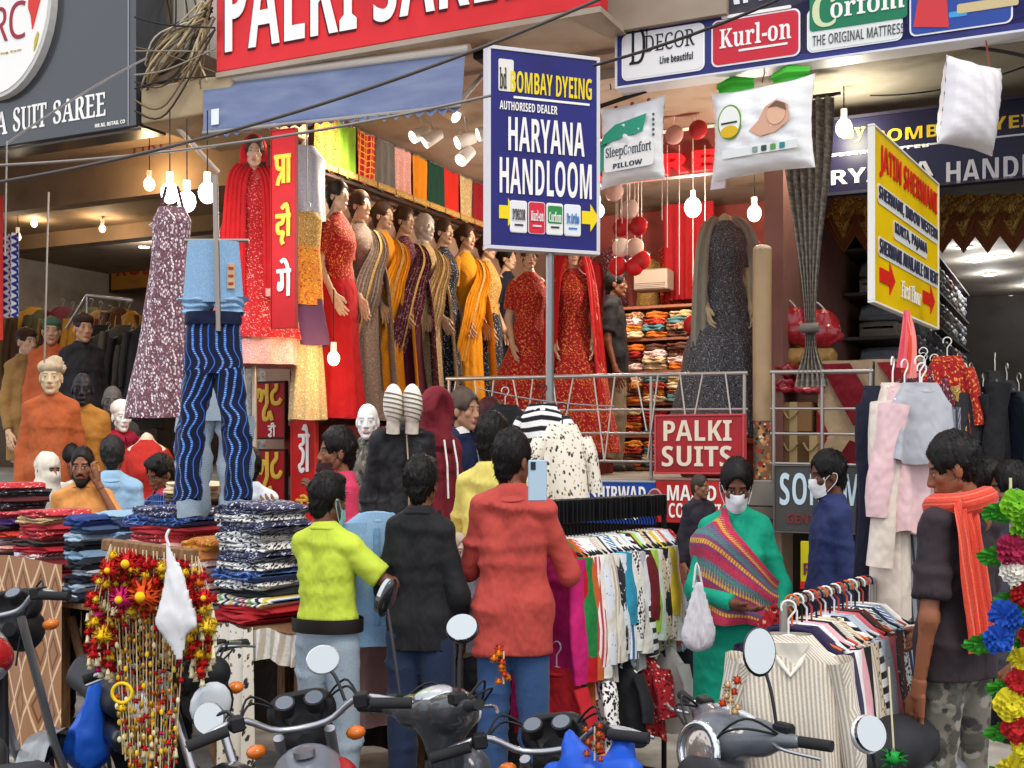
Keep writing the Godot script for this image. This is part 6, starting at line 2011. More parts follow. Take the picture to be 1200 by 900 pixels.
	part(o, "stand", tb([Vector3(0, 0.8, 0), Vector3(0, 0.03 - p1.y, 0)], 0.025, 8), m("8c8984", 0.4, 0.6, ""))
	# black quilted jacket and two pale slatted display heads
	p1 = jb.call(472, 6.35, 449, 1.66)
	o = person("mannequin", "headless mannequin in a black quilted jacket under a pale slatted display head", p1, 20, {h = 1.66, doll = true, nohead = true, skin = "55504c", hair = "", top = m("1d1d20", 0.5), sleeve = "long", hem = 0.8, low = 0.75, cell = 0.024, cat = "mannequin", topname = "jacket", wide = 1.1, creasef = Vector3(0.3, 7, 0.3), crease = 0.014})
	part(o, "zip", tb([Vector3(0, 1.42, 0.09), Vector3(0, 1.2, 0.145), Vector3(0, 0.9, 0.14)], 0.006, 5), m("b9a08a", 0.4, 0.6, ""))
	part(o, "stand", tb([Vector3(0, 0.8, 0), Vector3(0, 0.03 - p1.y, 0)], 0.025, 8), m("8c8984", 0.4, 0.6, ""))
	for j in 2:
		var hd := thing("slatted_headform", ["pale slatted display head above the black quilted jacket", "pale slatted display head beside the maroon hood"][j], "display head", yx(at(461 + j * 22, 474, 6.2), 20), "pale slatted display heads")
		part(hd, "shell", MB.new().ball(Vector3.ZERO, Vector3(0.052, 0.108, 0.07), 18, 12).done(), m("ece6da", 0.5))
		for k in 6:
			var yk := 0.05 - k * 0.024
			var rr := sqrt(1.0 - pow(yk / 0.108, 2.0))
			var arc := []
			for a in 11:
				var an := -1.5 + 3.0 * a / 10.0
				arc.append(Vector3(sin(an) * 0.053 * rr, yk - 0.012 * sin(an), cos(an) * 0.071 * rr))
			part(hd, "slat", tb(arc, 0.0045, 5), m("8a7a66", 0.6))
		part(hd, "neck", tb([Vector3(0, -0.09, 0), Vector3(0, -0.15, -0.01)], 0.035, 10), m("d8cdbd", 0.5))
	p1 = jb.call(431, 6.8, 473, 1.55)
	o = person("mannequin", "child mannequin with a white head in a green and black patterned jacket", p1, 0, {h = 1.55, doll = true, skin = "ece8e2", hair = "", top = pm("camo", 4.0), sleeve = "long", hem = 0.85, low = 0.8, cell = 0.026, cat = "mannequin", collar = "crew", collar_mat = m("1f4a2c")})
	part(o, "stand", tb([Vector3(0, 0.8, 0), Vector3(0, 0.03 - p1.y, 0)], 0.025, 8), m("8c8984", 0.4, 0.6, ""))
	# small child bust between the two customers
	p1 = jb.call(537, 5.0, 626, 1.05)
	o = person("mannequin", "small fair child bust in a grey patterned top between the black and red shirts", p1, 30, {h = 1.05, doll = true, fem = true, skin = "d6c6b0", hair = "crop", hair_col = "b9ab94", top = pm("grey_speck", 4.0), sleeve = "short", hem = 0.9, low = 0.85, cell = 0.026, cat = "mannequin"})
	part(o, "stand", tb([Vector3(0, 0.9, 0), Vector3(0, (0.03 - p1.y) / (1.05 / 1.7), 0)], 0.04, 8), m("8c8984", 0.4, 0.6, ""))
	# tops hung on the railing
	var hg := thing("hanging_blouse", "white floral smock hanging on the railing above the clothes rack", "garment", yx(at(659, 478, 5.9), 8), "tops hung up before the railing")
	part(hg, "cloth", hung_top(0.24, 0.36, 0.26, 0.06, 3, 1.1), pm("white_floral", 4.0))
	part(hg, "hanger", hanger_mesh(0.22), m("1d1d20", 0.5, 0, ""))
	hg = thing("hanging_blouse", "white and black zebra striped top hanging behind the floral smock", "garment", yx(at(636, 455, 6.3), -12), "tops hung up before the railing")
	part(hg, "cloth", hung_top(0.26, 0.3, 0.2, 0.05, 5, 1.05), pm("stripe_bw", 5.0))
	part(hg, "hanger", hanger_mesh(0.24), m("1d1d20", 0.5, 0, ""))
	# line the two tops hang from
	var ln := thing("clothes_line", "thin steel clothes line strung before the saree shop railing", "line")
	part(ln, "wire", tb(sag(at(560, 455, 6.6), at(720, 476, 5.7), 0.02), 0.004, 5), m("8c8984", 0.4, 0.6, ""))
	# triangle hanger with dark cloth
	hg = thing("hanging_blouse", "dark top on a pale wire hanger above the red haired mannequin", "garment", yx(at(592, 458, 6.9), 20), "tops hung up before the railing")
	part(hg, "cloth", hung_top(0.34, 0.5, 0.2, 0.05, 2), m("26282a"))
	part(hg, "hanger", hanger_mesh(0.34), m("d8d4cc", 0.4, 0.3, ""))
	# --- garments hung over the left stall
	var pole := thing("hanging_pole", "slim steel pole holding the light jeans and navy trousers", "pole")
	part(pole, "pole", tb([at(252, 205, 4.58), at(256, 388, 4.6)], 0.011, 8), m("9a8f86", 0.35, 0.7, ""))
	part(pole, "cross_bar", tb([at(216, 282, 4.72), at(292, 282, 4.72)], 0.008, 6), m("9a8f86", 0.35, 0.7, ""))
	var tr := thing("hanging_trousers", "navy trousers with wavy blue dotted stripes hanging from the pole", "trousers", yx(at(250, 366, 4.65), 4))
	part(tr, "cloth", hung_trousers(0.225, 0.745, 3, 0.03, 0.05), pm("wave_navy", 3.4))
	part(tr, "waistband", MB.new().lathe([Vector2(0.105, 0.0), Vector2(0.112, -0.03), Vector2(0.108, -0.05)], 20, 1.0, 0.55).done(), m("0f1734"))
	tr = thing("hanging_trousers", "light blue folded jeans with a stitched patch clipped above the navy trousers", "trousers", yx(at(250, 283, 4.68), 4))
	part(tr, "cloth", hung_trousers(0.225, 0.3, 5, 0.01, 0.035), pm("denim_light", 8.0))
	part(tr, "patch", bx(Vector3(0.03, 0.1, 0.004), 0.002), m("c9a888"), tl(0.075, -0.14, 0.04))
	for k in 3:
		part(tr, "patch_stitch", bx(Vector3(0.02, 0.01, 0.003), 0.001), m("b0402c"), tl(0.075, -0.11 - k * 0.03, 0.043))
	tr = thing("hanging_trousers", "pale blue jeans hanging behind the navy trousers", "trousers", yx(at(252, 430, 5.3), -4))
	part(tr, "cloth", hung_trousers(0.3, 0.68, 4, 0.02, 0.06), pm("denim_pale", 8.0))
	# long sequinned gown
	var gw := thing("hanging_gown", "pink and white sequinned gown hanging under the white bulbs", "gown", yx(at(197, 232, 6.3), 0))
	part(gw, "cloth", gown([[-0.05, 0.07, 0.04, 0.02, 0], [-0.12, 0.1, 0.06, 0.02, 0.02], [-0.32, 0.095, 0.07, 0.01, 0.04], [-0.7, 0.12, 0.08, -0.02, 0.1], [-1.16, 0.175, 0.12, -0.05, 0.14]], 9, 2), pm("sequin_pink", 4.0, 0.5))
	for s in [-1, 1]:
		part(gw, "strap", tb([Vector3(0.02 + s * 0.03, 0.06, 0), Vector3(0.02 + s * 0.06, -0.06, 0)], 0.008, 6), m("5a2a35"))
	part(gw, "hanger", hanger_mesh(0.24), m("c8c4bc", 0.4, 0.3, ""))
	# red dress with a dupatta, hung before the banner
	p1 = at(298, 530, 8.0)
	p1.y = EYE + (530.0 - 160.0) / FPX * 8.0 - 1.72
	o = dressed("red dotted suit with a pink lace hem hung beside the tall red banner", p1, 12, {top = pm("red_dot", 5.0), skin = "c9a184", hem = 0.35, flare = 1.5, skirt = pm("red_dot", 4.5), h = 1.72, hair = "long"}, "")
	part(o, "lace_hem", gown([[0.5, 0.3, 0.265, 0, 0.06], [0.32, 0.33, 0.3, 0, 0.08], [0.18, 0.345, 0.31, 0, 0.1]], 13, 3), pm("pink_lace", 5.0))
	part(o, "veil", net([ell(Vector3(0, 1.6, -0.03), Vector3(0.1, 0.125, 0.115)), cap(Vector3(0, 1.5, -0.05), Vector3(-0.08, 1.0, -0.06), 0.1, 0.19, 0.6), ell(Vector3(0.0, 1.57, 0.1), Vector3(0.075, 0.14, 0.11), true)], 0.014, 0.03, 0, -1e9, 1e9, 0.014, Vector3(4, 1.2, 4)).done(), m("c01a1f"))
	for s in [-1.0, 1.0]:
		var path := curve([Vector3(s * 0.07, 1.5, 0.03), Vector3(s * 0.12, 1.38, 0.14), Vector3(s * 0.14, 1.1, 0.2), Vector3(s * 0.15, 0.62, 0.25)], 4)
		var wd := []
		var wi := []
		for k in path.size():
			wd.append(Vector3(1, 0, 0.15 * s))
			wi.append(0.13 + 0.004 * k)
		var du := part(o, "dupatta", strip(path, wd, wi, 5, 0.005, 2, 41), m("c01a1f"))
		part(du, "border", strip([Vector3(s * 0.08, 0.64, 0.262), Vector3(s * 0.15, 0.64, 0.272), Vector3(s * 0.22, 0.64, 0.262)], [Vector3.UP, Vector3.UP, Vector3.UP], [0.05, 0.05, 0.05], 1, 0.002), pm("pink_lace", 5.0))
	part(o, "stand", tb([Vector3(0, 0.9, 0), Vector3(0, 0.03 - p1.y, 0)], 0.02, 8), m("b9ad9c", 0.4, 0.3, ""))
	# grey sequinned blouse above the gold lehenga
	hg = thing("hanging_blouse", "grey sequinned kurta top hanging above the gold bodice mannequin", "garment", yx(at(357, 158, 8.2), 20))
	part(hg, "cloth", hung_top(0.3, 0.46, 0.0, 0.07, 4, 1.0), pm("grey_speck", 5.0, 0.4))
	part(hg, "hanger", hanger_mesh(0.3), m("c8c4bc", 0.4, 0.3, ""))

# ---------------------------------------------------------------- people
func build_people() -> void:
	var gy := func(px: float, d: float, y := 0.03) -> Vector3:
		var p := at(px, 530, d)
		p.y = y
		return p
	# height that puts the crown at a row of the photograph
	var ht := func(top: float, d: float, y := 0.03) -> float: return EYE + (530.0 - top) / FPX * d - y - 0.035
	var o := person("person", "man seen from behind in a red shirt and blue jeans holding up a phone", gy.call(601, 4.75), 172, {h = ht.call(497, 4.75), skin = "7d4e36", top = m("b4463d"), hem = 0.80, sleeve = "rolled", collar = "shirt", legs = pm("denim", 10.0), turn = -0.55, wide = 1.08, fat = 1.0, loose = 1.05,
		el = Vector3(0.22, 1.13, 0.08), wl = Vector3(0.06, 1.22, 0.24), er = Vector3(-0.26, 1.12, 0.06), wr = Vector3(-0.12, 1.33, 0.22), curl = 0.9, low = -1, hair = "short", crease = 0.014, slim = 0.88, fine = 0.012, thr = Vector3(0, 1, 0.3), thl = Vector3(0, 1, 0.3)})
	var ph := thing("mobile_phone", "pale blue mobile phone held up by the man in the red shirt", "phone", yx(at(630, 563, 4.5), 20))
	part(ph, "case", bx(Vector3(0.075, 0.155, 0.009), 0.004), m("a9c1d0", 0.4, 0, ""))
	part(ph, "screen", bx(Vector3(0.068, 0.142, 0.001)), m("1a1c20", 0.1, 0, ""), tl(0, 0, -0.0052))
	part(ph, "camera_lens", bx(Vector3(0.02, 0.03, 0.003), 0.001), m("2a2c30", 0.2, 0, ""), tl(-0.02, 0.055, 0.006))
	# two young customers
	o = person("person", "boy seen from behind in a lime yellow t-shirt and pale jeans with a dark belt", gy.call(384, 4.8), 160, {h = ht.call(548, 4.8), skin = "6b4330", fat = 0.95, top = m("bccd42"), crease = 0.008, hem = 1.035, sleeve = "short", legs = pm("denim_pale", 10.0), waist = 1.06, turn = -0.35, nod = 0.1, hair = "crop", el = Vector3(0.1, 1.3, 0.23), wl = Vector3(0.2, 1.55, 0.25), er = Vector3(-0.33, 1.2, 0.05), wr = Vector3(-0.46, 1.26, 0.22), curl = 0.5, curlr = 1.0, collar = "crew", low = -1})
	mask(o, m("8fd0c8"), -0.03)
	part(o, "belt", MB.new().lathe([Vector2(0.172, 0.985), Vector2(0.174, 1.0), Vector2(0.174, 1.035), Vector2(0.172, 1.05)], 26, 1.12, 0.84).done(), m("1f1815", 0.5, 0, ""))
	part(o, "hair_top", hair_mesh("wave"), m("15110f", 0.55, 0, ""), (o.get_meta("hx") as Transform3D) * tl(0, 0.004, -0.006))
	o = person("person", "young man seen from behind in a black long sleeved t-shirt and dark jeans", gy.call(493, 4.8), 168, {h = ht.call(527, 4.8), skin = "7a4c34", top = m("1e1e20"), hem = 0.86, sleeve = "long", legs = pm("denim_dark", 10.0), hair = "wave", wide = 0.86, fat = 0.88, collar = "crew", el = Vector3(0.19, 1.12, 0.0), wl = Vector3(0.16, 0.95, 0.16), er = Vector3(-0.2, 1.1, -0.02), wr = Vector3(-0.17, 0.88, 0.14), curl = 0.7, low = -1})
	var jk := thing("denim_shirt", "light blue denim shirt held up between the lime and black t-shirts", "garment", yx(at(441, 578, 4.95), 14))
	part(jk, "cloth", hung_top(0.42, 0.5, 0.0, 0.05, 6, 1.05), pm("denim_light", 9.0))
	part(jk, "placket", bx(Vector3(0.025, 0.4, 0.004), 0.002), m("6f97ba"), tl(-0.005, -0.34, 0.055))
	part(jk, "pocket", bx(Vector3(0.08, 0.09, 0.004), 0.002), pm("denim_light", 12.0), tl(0.07, -0.3, 0.053))
	part(jk, "sleeve", hung_trousers(0.16, 0.42, 2, 0.0, 0.03), pm("denim_light", 9.0), tl(-0.1, -0.12, 0.02))
	# shopper in pink and person in yellow behind
	o = person("person", "man in a pink shirt with a dark mask under his chin facing the Hindi banners", gy.call(397, 5.9), -70, {h = ht.call(495, 5.9), skin = "8a5a40", top = m("c93a5c"), sleeve = "long", hem = 0.8, hair = "short", collar = "shirt", legs = m("2e2e34"), er = Vector3(-0.2, 1.08, 0.14), wr = Vector3(-0.12, 1.25, 0.3), curl = 0.5, low = 0.02})
	mask(o, m("3a2024"), -0.045)
	o = person("person", "person in a pale yellow t-shirt behind the man in red", gy.call(577, 5.5), 150, {h = ht.call(478, 5.5), skin = "8a5a40", top = m("dccb6a"), sleeve = "short", hem = 0.84, hair = "short", legs = m("35363c"), low = 0.02, el = Vector3(0.24, 1.12, 0.08)})
	# woman with shawl and child
	o = person("person", "woman in a green kurta with a striped shawl and white mask looking down", gy.call(862, 5.1), -6, {h = ht.call(531, 5.1), fem = true, skin = "6a4030", top = m("0f9678"), sleeve = "long", hem = 0.45, loose = 1.25, hair = "bun", nod = 0.35, lean = 0.05, legs = m("1d2440"), topname = "kurta", el = Vector3(0.24, 1.1, 0.02), wl = Vector3(0.18, 0.88, 0.14), er = Vector3(-0.22, 1.1, 0.08), wr = Vector3(-0.02, 1.05, 0.24), low = -1, wide = 1.1, fat = 1.08})
	mask(o, m("e4e4ea"))
	# shawl: body-hugging rows from the neck to the hip, open over her left arm
	var g := PackedVector3Array()
	for b in 15:
		var v := b / 14.0
		for a in 41:
			var u := a / 40.0
			var an := lerpf(-2.5, 1.25 - 0.5 * v, u)
			var topy := lerpf(1.48, 1.14, smoothstep(0.45, 1.0, u))
			var y := lerpf(topy, lerpf(1.02, 0.93, u), v)
			var rx := lerpf(0.232, 0.075, smoothstep(1.34, 1.49, y))
			var rz := lerpf(0.19, 0.075, smoothstep(1.3, 1.49, y)) + 0.02 * v
			var f := 1.0 + 0.03 * sin(v * 15.0 + u * 9.0) + 0.03 * sin(u * 24.0 + v * 5.0) * v
			g.append(Vector3(sin(an) * rx * f, y + 0.012 * sin(u * 17.0) * v, cos(an) * rz * f + 0.02 * v))
	part(o, "shawl", MB.new().grid(g, 41, 15).done(), pm("shawl", 1.9))
	var sp := curve([Vector3(0.14, 1.02, 0.22), Vector3(0.2, 0.93, 0.2), Vector3(0.25, 0.8, 0.16), Vector3(0.26, 0.66, 0.14)], 4)
	part(o, "shawl_end", strip(sp, sp.map(func(_p): return Vector3(0.8, 0, -0.6)), sp.map(func(_p): return 0.16), 3, 0.016), pm("red_print", 2.5))
	o = person("person", "baby with shaved head carried behind the woman with the shawl", at(820, 530, 5.4) * Vector3(1, 0, 1) + Vector3(0, ht.call(548, 5.4, 0.8), 0), 20, {h = 0.8, skin = "8a5e48", top = m("2a2530"), sleeve = "long", hem = 0.8, hair = "crop", hair_col = "3a3028", turn = 0.6, low = 0.5})
	var bag := thing("carry_bag", "white cloth carry bag hanging from the woman's arm", "bag", yx(at(818, 680, 4.9), 10))
	part(bag, "sack", net([cap(Vector3(0, -0.03, 0), Vector3(0, -0.22, 0), 0.025, 0.075, 0.3)], 0.01, 0.02, 0, -1e9, 1e9, 0.014, Vector3(6, 2, 6)).done(), m("c9c6cc"))
	part(bag, "handle", tb(curve([Vector3(-0.02, -0.03, 0), Vector3(-0.005, 0.07, 0), Vector3(0.02, -0.03, 0)], 4), 0.005, 5), m("d8d5da"))
	# man in the blue shirt
	o = person("person", "man in a navy blue shirt and white mask walking past the grey signboard", gy.call(972, 5.6), -85, {h = ht.call(522, 5.6), skin = "6b4230", top = m("2b3560"), sleeve = "long", hem = 0.82, collar = "shirt", legs = m("23242c"), hair = "short", nod = 0.12, turn = 0.0, low = 0.02, wide = 1.05})
	mask(o, m("e4e4e4"))
	# man at the right with the red scarf
	o = person("person", "man in a dark brown polo shirt with a red cotton scarf over his shoulder", gy.call(1120, 4.0), 212, {h = ht.call(499, 4.0), skin = "8a5438", top = m("2f262a"), sleeve = "short", hem = 0.86, collar = "shirt", legs = pm("camo", 3.0), hair = "short", nod = 0.28, turn = 0.75, wide = 1.1, fat = 1.02, crease = 0.012, fine = 0.012, el = Vector3(0.22, 1.08, -0.05), wl = Vector3(0.22, 0.83, 0.0), curl = 0.25, low = -1, er = Vector3(-0.25, 1.1, 0.06), wr = Vector3(-0.12, 0.98, 0.22)})
	var ring := []
	for a in 19:
		var an := TAU * a / 18.0
		ring.append(Vector3(sin(an) * 0.098, 1.46 - 0.022 * cos(an) + 0.01 * sin(an * 2.0), cos(an) * 0.1 - 0.02))
	part(o, "scarf", MB.new().tube(ring, 0.042, 10, false).done(), pm("scarf_red", 6.0))
	sp = curve([Vector3(0.07, 1.47, -0.1), Vector3(0.09, 1.4, -0.13), Vector3(0.085, 1.25, -0.15), Vector3(0.06, 1.08, -0.16), Vector3(0.045, 0.98, -0.165)], 5)
	part(o, "scarf_end", strip(sp, sp.map(func(_p): return Vector3(1, 0, 0)), [0.09, 0.1, 0.11, 0.12, 0.125, 0.13, 0.13, 0.135, 0.14, 0.14, 0.145, 0.15, 0.15, 0.155, 0.155, 0.16, 0.16, 0.16, 0.165, 0.165, 0.17], 4, 0.012), pm("scarf_red", 6.0))
	# heads behind him
	o = person("person", "dark haired man behind the man with the red scarf", gy.call(1160, 4.9), 120, {h = ht.call(531, 4.9), skin = "7a4a34", top = m("4a3a38"), hair = "short", hem = 0.8, legs = m("2a2a30"), low = 0.5})
	o = person("person", "person with a pale blue mask beside the flower garlands", gy.call(1187, 4.7), -100, {h = ht.call(534, 4.7), skin = "8a5a44", top = m("5c5866"), hair = "short", hem = 0.8, legs = m("2a2a30"), low = 0.5})
	mask(o, m("6fb0cc"), -0.01)
	# stall keepers and shoppers behind the long table
	o = person("person", "bearded man in an orange shirt talking on a phone behind the piles", gy.call(97, 7.0), 12, {h = ht.call(518, 7.0), skin = "8a5a40", top = m("d2904e"), sleeve = "short", hem = 0.85, collar = "shirt", hair = "crop", legs = m("33343a"), turn = -0.05, nod = 0.08, wide = 1.1, fat = 1.12, el = Vector3(0.27, 1.2, 0.1), wl = Vector3(0.11, 1.48, 0.08), curl = 1.0, thl = Vector3(0, 1, 0.4), low = 0.02})
	beard(o, "17130f")
	o = person("person", "woman in a cream head veil and pale blue dress behind the piles", gy.call(56, 7.5), 30, {h = ht.call(524, 7.5), fem = true, skin = "8d6248", top = m("b9c6d8"), sleeve = "long", hem = 0.7, hair = "", nod = 0.15, turn = 0.5, low = 0.6})
	part(o, "veil", net([ell(Vector3(0, 0.022, -0.012), Vector3(0.086, 0.105, 0.108)), cap(Vector3(0, -0.06, 0), Vector3(0, -0.2, 0.0), 0.085, 0.13), ell(Vector3(0, -0.04, 0.06), Vector3(0.06, 0.05, 0.05)), ell(Vector3(0, 0.012, 0.115), Vector3(0.05, 0.016, 0.035), true)], 0.01, 0.03, 0, -1e9, 1e9, 0.012, Vector3(6, 10, 6)).done(), m("d6cdbd"), o.get_meta("hx"))
	o = person("person", "dark haired shopper standing behind the bearded man", gy.call(81, 7.9), 60, {h = ht.call(516, 7.9), skin = "7a4e38", top = m("e3ded4"), hair = "short", hem = 0.8, low = 0.6})
	o = person("person", "man with his back turned in a light blue shirt beside the bearded man", gy.call(132, 7.5), 190, {h = ht.call(507, 7.5), skin = "7a4e38", top = m("8fb3d0"), sleeve = "short", collar = "shirt", hair = "short", hair_col = "2c2a2a", hem = 0.82, low = 0.5, wide = 1.1})
	o = person("person", "young man in a blue checked shirt with pink collar looking down at the piles", gy.call(190, 7.0), -38, {h = ht.call(528, 7.0), skin = "7d5038", top = pm("check_blue", 6.0), sleeve = "long", collar = "shirt", collar_mat = m("c23a52"), hair = "wave", nod = 0.4, hem = 0.8, low = 0.5})
	o = person("person", "person in a pale shirt behind the hanging navy trousers", gy.call(293, 7.2), 200, {h = ht.call(520, 7.2), skin = "6b4330", top = m("c8d2de"), sleeve = "short", hair = "short", hem = 0.8, low = 0.5})

# ---------------------------------------------------------------- clothes racks
func rack(label: String, a: Vector3, b: Vector3, metal: Material) -> Node3D:
	var o := thing("clothes_rack", label, "clothes rack")
	var d := (b - a).normalized()
	a -= d * 0.05
	b += d * 0.05
	var s := d.cross(Vector3.UP)
	part(o, "hanging_bar", tb([a, b], 0.012, 10), metal)
	for e in [a, b]:
		part(o, "upright", tb([e, e * Vector3(1, 0, 1) + Vector3(0, 0.06, 0)], 0.013, 8), metal)
		part(o, "foot_bar", tb([e * Vector3(1, 0, 1) + s * 0.25 + Vector3(0, 0.05, 0), e * Vector3(1, 0, 1) - s * 0.25 + Vector3(0, 0.05, 0)], 0.014, 8), metal)
	part(o, "lower_bar", tb([a * Vector3(1, 0, 1) + Vector3(0, 0.25, 0), b * Vector3(1, 0, 1) + Vector3(0, 0.25, 0)], 0.009, 8), metal)
	return o

func hang_row(a: Vector3, b: Vector3, list: Array, w: float, where: String, group: String, hang: Array, swing := 0.0) -> void:
	var d := (b - a).normalized()
	var s := Vector3.UP.cross(d).normalized()
	for j in list.size():
		var e: Array = list[j]
		var p := a.lerp(b, (j + 0.5) / list.size())
		var x := Transform3D(Basis(s, Vector3.UP, s.cross(Vector3.UP)).rotated(Vector3.UP, rng.randf_range(-0.12, 0.12) + swing), p)
		var o := thing("rack_garment", "%s %s" % [e[2], where], "garment", x, group)
		part(o, "cloth", hung_top(w, e[3], e[4], 0.022, j % 6, 1.05), mat_of(e))
		part(o, "hanger", hanger_mesh(w), hang[j % hang.size()])

func build_racks() -> void:
	var blackp := m("151516", 0.45, 0, "")
	var white := m("e6e2dc", 0.45, 0, "")
	var a := at(638, 610, 5.0)
	var b := at(772, 590, 5.75)
	b.y = a.y
	rack("black clothes rack packed with tops on black hangers beneath the plinth signs", a, b, blackp)
	var L := [["", "c01c6a", "magenta kurta", 0.72, 0.5], ["", "b8141c", "scarlet long dress", 0.78, 0.5], ["", "1f7a3c", "green tunic", 0.6, 0.4], ["", "c9622a", "orange shirt", 0.68, 0.5], ["stripe_red", "", "red striped top", 0.6, 0.45], ["", "ece8e0", "plain white shirt", 0.58, 0.5], ["", "f0eee8", "crisp white kurta", 0.58, 0.5], ["blue_dot", "", "white spotted shirt", 0.55, 0.45], ["", "e2ddd2", "ivory shirt", 0.56, 0.45], ["pin_white", "", "cream ribbed top", 0.56, 0.45], ["", "dcd6cc", "off white blouse", 0.55, 0.45], ["black_dot", "", "black dotted top", 0.5, 0.4], ["blue_dot", "", "white and blue dotted shirt", 0.5, 0.42], ["stripe_blue", "", "blue striped shirt", 0.52, 0.45], ["", "2f8fae", "teal top", 0.4, 0.3], ["", "f0ece6", "bright white shirt", 0.52, 0.42], ["bw_print", "", "black and white blotched top", 0.5, 0.4], ["", "eae6de", "chalk white blouse", 0.54, 0.44], ["grey_speck", "", "pale grey marled shirt", 0.52, 0.42], ["", "dfe4ea", "cool white shirt", 0.54, 0.44], ["stripe_bw", "", "black and white banded jumper", 0.56, 0.46], ["", "6a1c24", "maroon top", 0.46, 0.3], ["", "a6cf4a", "lime green top", 0.48, 0.36], ["", "cfe3d4", "mint blouse", 0.5, 0.4], ["", "f2efe9", "white lace blouse", 0.5, 0.4], ["leopard", "", "leopard spotted top", 0.48, 0.4], ["", "26262a", "black top", 0.5, 0.4], ["white_floral", "", "cream floral shirt", 0.5, 0.4], ["", "e0c23a", "yellow top", 0.44, 0.3], ["", "f2efe9", "white cotton top", 0.5, 0.42], ["pin_white", "", "cream pinstriped shirt", 0.5, 0.4], ["", "d86a5a", "salmon blouse", 0.48, 0.4], ["blue_dot", "", "pale blue dotted dress", 0.5, 0.42], ["", "c8d6e6", "pale blue shirt", 0.5, 0.42], ["grey_speck", "", "grey speckled shirt", 0.46, 0.4], ["red_print", "", "red printed top", 0.46, 0.4]]
	hang_row(a, b, L, 0.36, "on the rack with black hangers", "tops on the black hanger rack", [blackp])
	# short rail of black clip hangers above
	var o := thing("clip_hanger_row", "dense row of black clip hangers above the packed rack", "hangers", span(a + Vector3(0, 0.035, 0.02), b + Vector3(0, 0.035, 0.02)))
	var n := 32
	var len_ := a.distance_to(b)
	var clip := bx(Vector3(0.012, 0.1, 0.1), 0.004)
	for j in n:
		part(o, "clip_hanger", clip, blackp, Transform3D(Basis(Vector3.UP, rng.randf_range(-0.2, 0.2)), Vector3(len_ * (j + 0.5) / n, 0.0, rng.randf_range(-0.01, 0.01))))
	# clothes lying under the rack
	for j in 6:
		var e: Array = [["", "b8202a", "red"], ["bw_print", "", "black and white print"], ["", "26262a", "black"], ["red_print", "", "red printed"], ["", "d8d2c8", "white"], ["", "3a3a42", "charcoal"]][j]
		var h := thing("rack_garment", "%s garment on the lower bar of the rack" % e[2], "garment", Transform3D(Basis(Vector3.UP, -0.7 + rng.randf_range(-0.15, 0.15)), (a + Vector3(0.05, -0.52, 0.05)).lerp(b + Vector3(0.1, -0.52, 0.12), j / 5.0)), "garments on the lower bar of the black rack")
		part(h, "cloth", hung_top(0.3, 0.32, 0.2, 0.03, j), mat_of(e))
		part(h, "hanger", hanger_mesh(0.3), white)
	# --- rack at the right
	a = at(925, 706, 3.85)
	b = at(1018, 688, 4.5)
	b.y = a.y
	rack("steel clothes rack with orange, white and black hangers beside the man with the red scarf", a, b, m("b9b5ae", 0.3, 0.8, ""))
	var R := [["", "2a2140", "dark violet top", 0.6, 0.5], ["", "3a3350", "plum top", 0.62, 0.5], ["", "ece9e6", "white top", 0.66, 0.5], ["", "e0a9b0", "pale pink top", 0.68, 0.5], ["", "1d1d22", "black top", 0.64, 0.5], ["pin_white", "", "cream ribbed top", 0.66, 0.52], ["leopard", "", "leopard print top", 0.64, 0.5], ["stripe_bw", "", "black and white banded top", 0.68, 0.5], ["", "b8c2d2", "ice blue top", 0.66, 0.5], ["grey_speck", "", "grey flecked top", 0.66, 0.5], ["", "d86a74", "coral pink top", 0.64, 0.48], ["black_dot", "", "black dotted dress", 0.7, 0.5], ["", "6a3424", "rust brown top", 0.6, 0.5], ["bw_print", "", "blotched monochrome top", 0.64, 0.5], ["", "2c3444", "navy top", 0.62, 0.5], ["stripe_blue", "", "blue striped top", 0.62, 0.5], ["", "9aa0a8", "grey top", 0.6, 0.5], ["", "e9e2da", "ivory top", 0.6, 0.5]]
	hang_row(a, b, R, 0.38, "on the rack with coloured hangers", "tops on the coloured hanger rack", [m("d8641c", 0.45, 0, ""), white, blackp, white, m("c8402a", 0.45, 0, ""), blackp])
	# cream ribbed jumper facing the street
	var fr := thing("hanging_jumper", "cream ribbed v-neck jumper on a white hanger at the end of the rack", "garment", yx(at(924, 712, 3.66), -8))
	part(fr, "cloth", hung_top(0.33, 0.56, 0.42, 0.06, 2, 1.08, false), pm("pin_white", 9.0))
	part(fr, "neck_band", tb([Vector3(-0.065, -0.1, 0.02), Vector3(-0.03, -0.16, 0.052), Vector3(0, -0.2, 0.056), Vector3(0.03, -0.16, 0.052), Vector3(0.065, -0.1, 0.02)], 0.008, 6), m("e6dfd2"))
	part(fr, "lining", MB.new().plate(PackedVector2Array([Vector2(-0.06, -0.1), Vector2(0, -0.195), Vector2(0.06, -0.1)]), 0.042, 0.05).done(), m("d8d0c2"))
	part(fr, "hanger", hanger_mesh(0.33), white)
	# garments hung from the yellow sign
	var hp := at(1062, 372, 4.75)
	var hk := thing("plastic_strap", "pink and orange plastic straps knotted under the yellow sign", "strap", yx(hp, 0))
	for j in 3:
		part(hk, "strap", strip(curve([Vector3(0, 0.03, 0), Vector3(-0.01 + 0.015 * j, -0.08, 0.01), Vector3(-0.02 + 0.02 * j, -0.2 - 0.02 * j, 0.0)], 5), range(11).map(func(_k): return Vector3(1, 0, 0.4)), range(11).map(func(k): return 0.02 + 0.002 * k), 1, 0.006, j), m(["e8616c", "e04a2a", "f08a80"][j], 0.4, 0, ""))
	var G := "long garments hanging under the yellow sign"
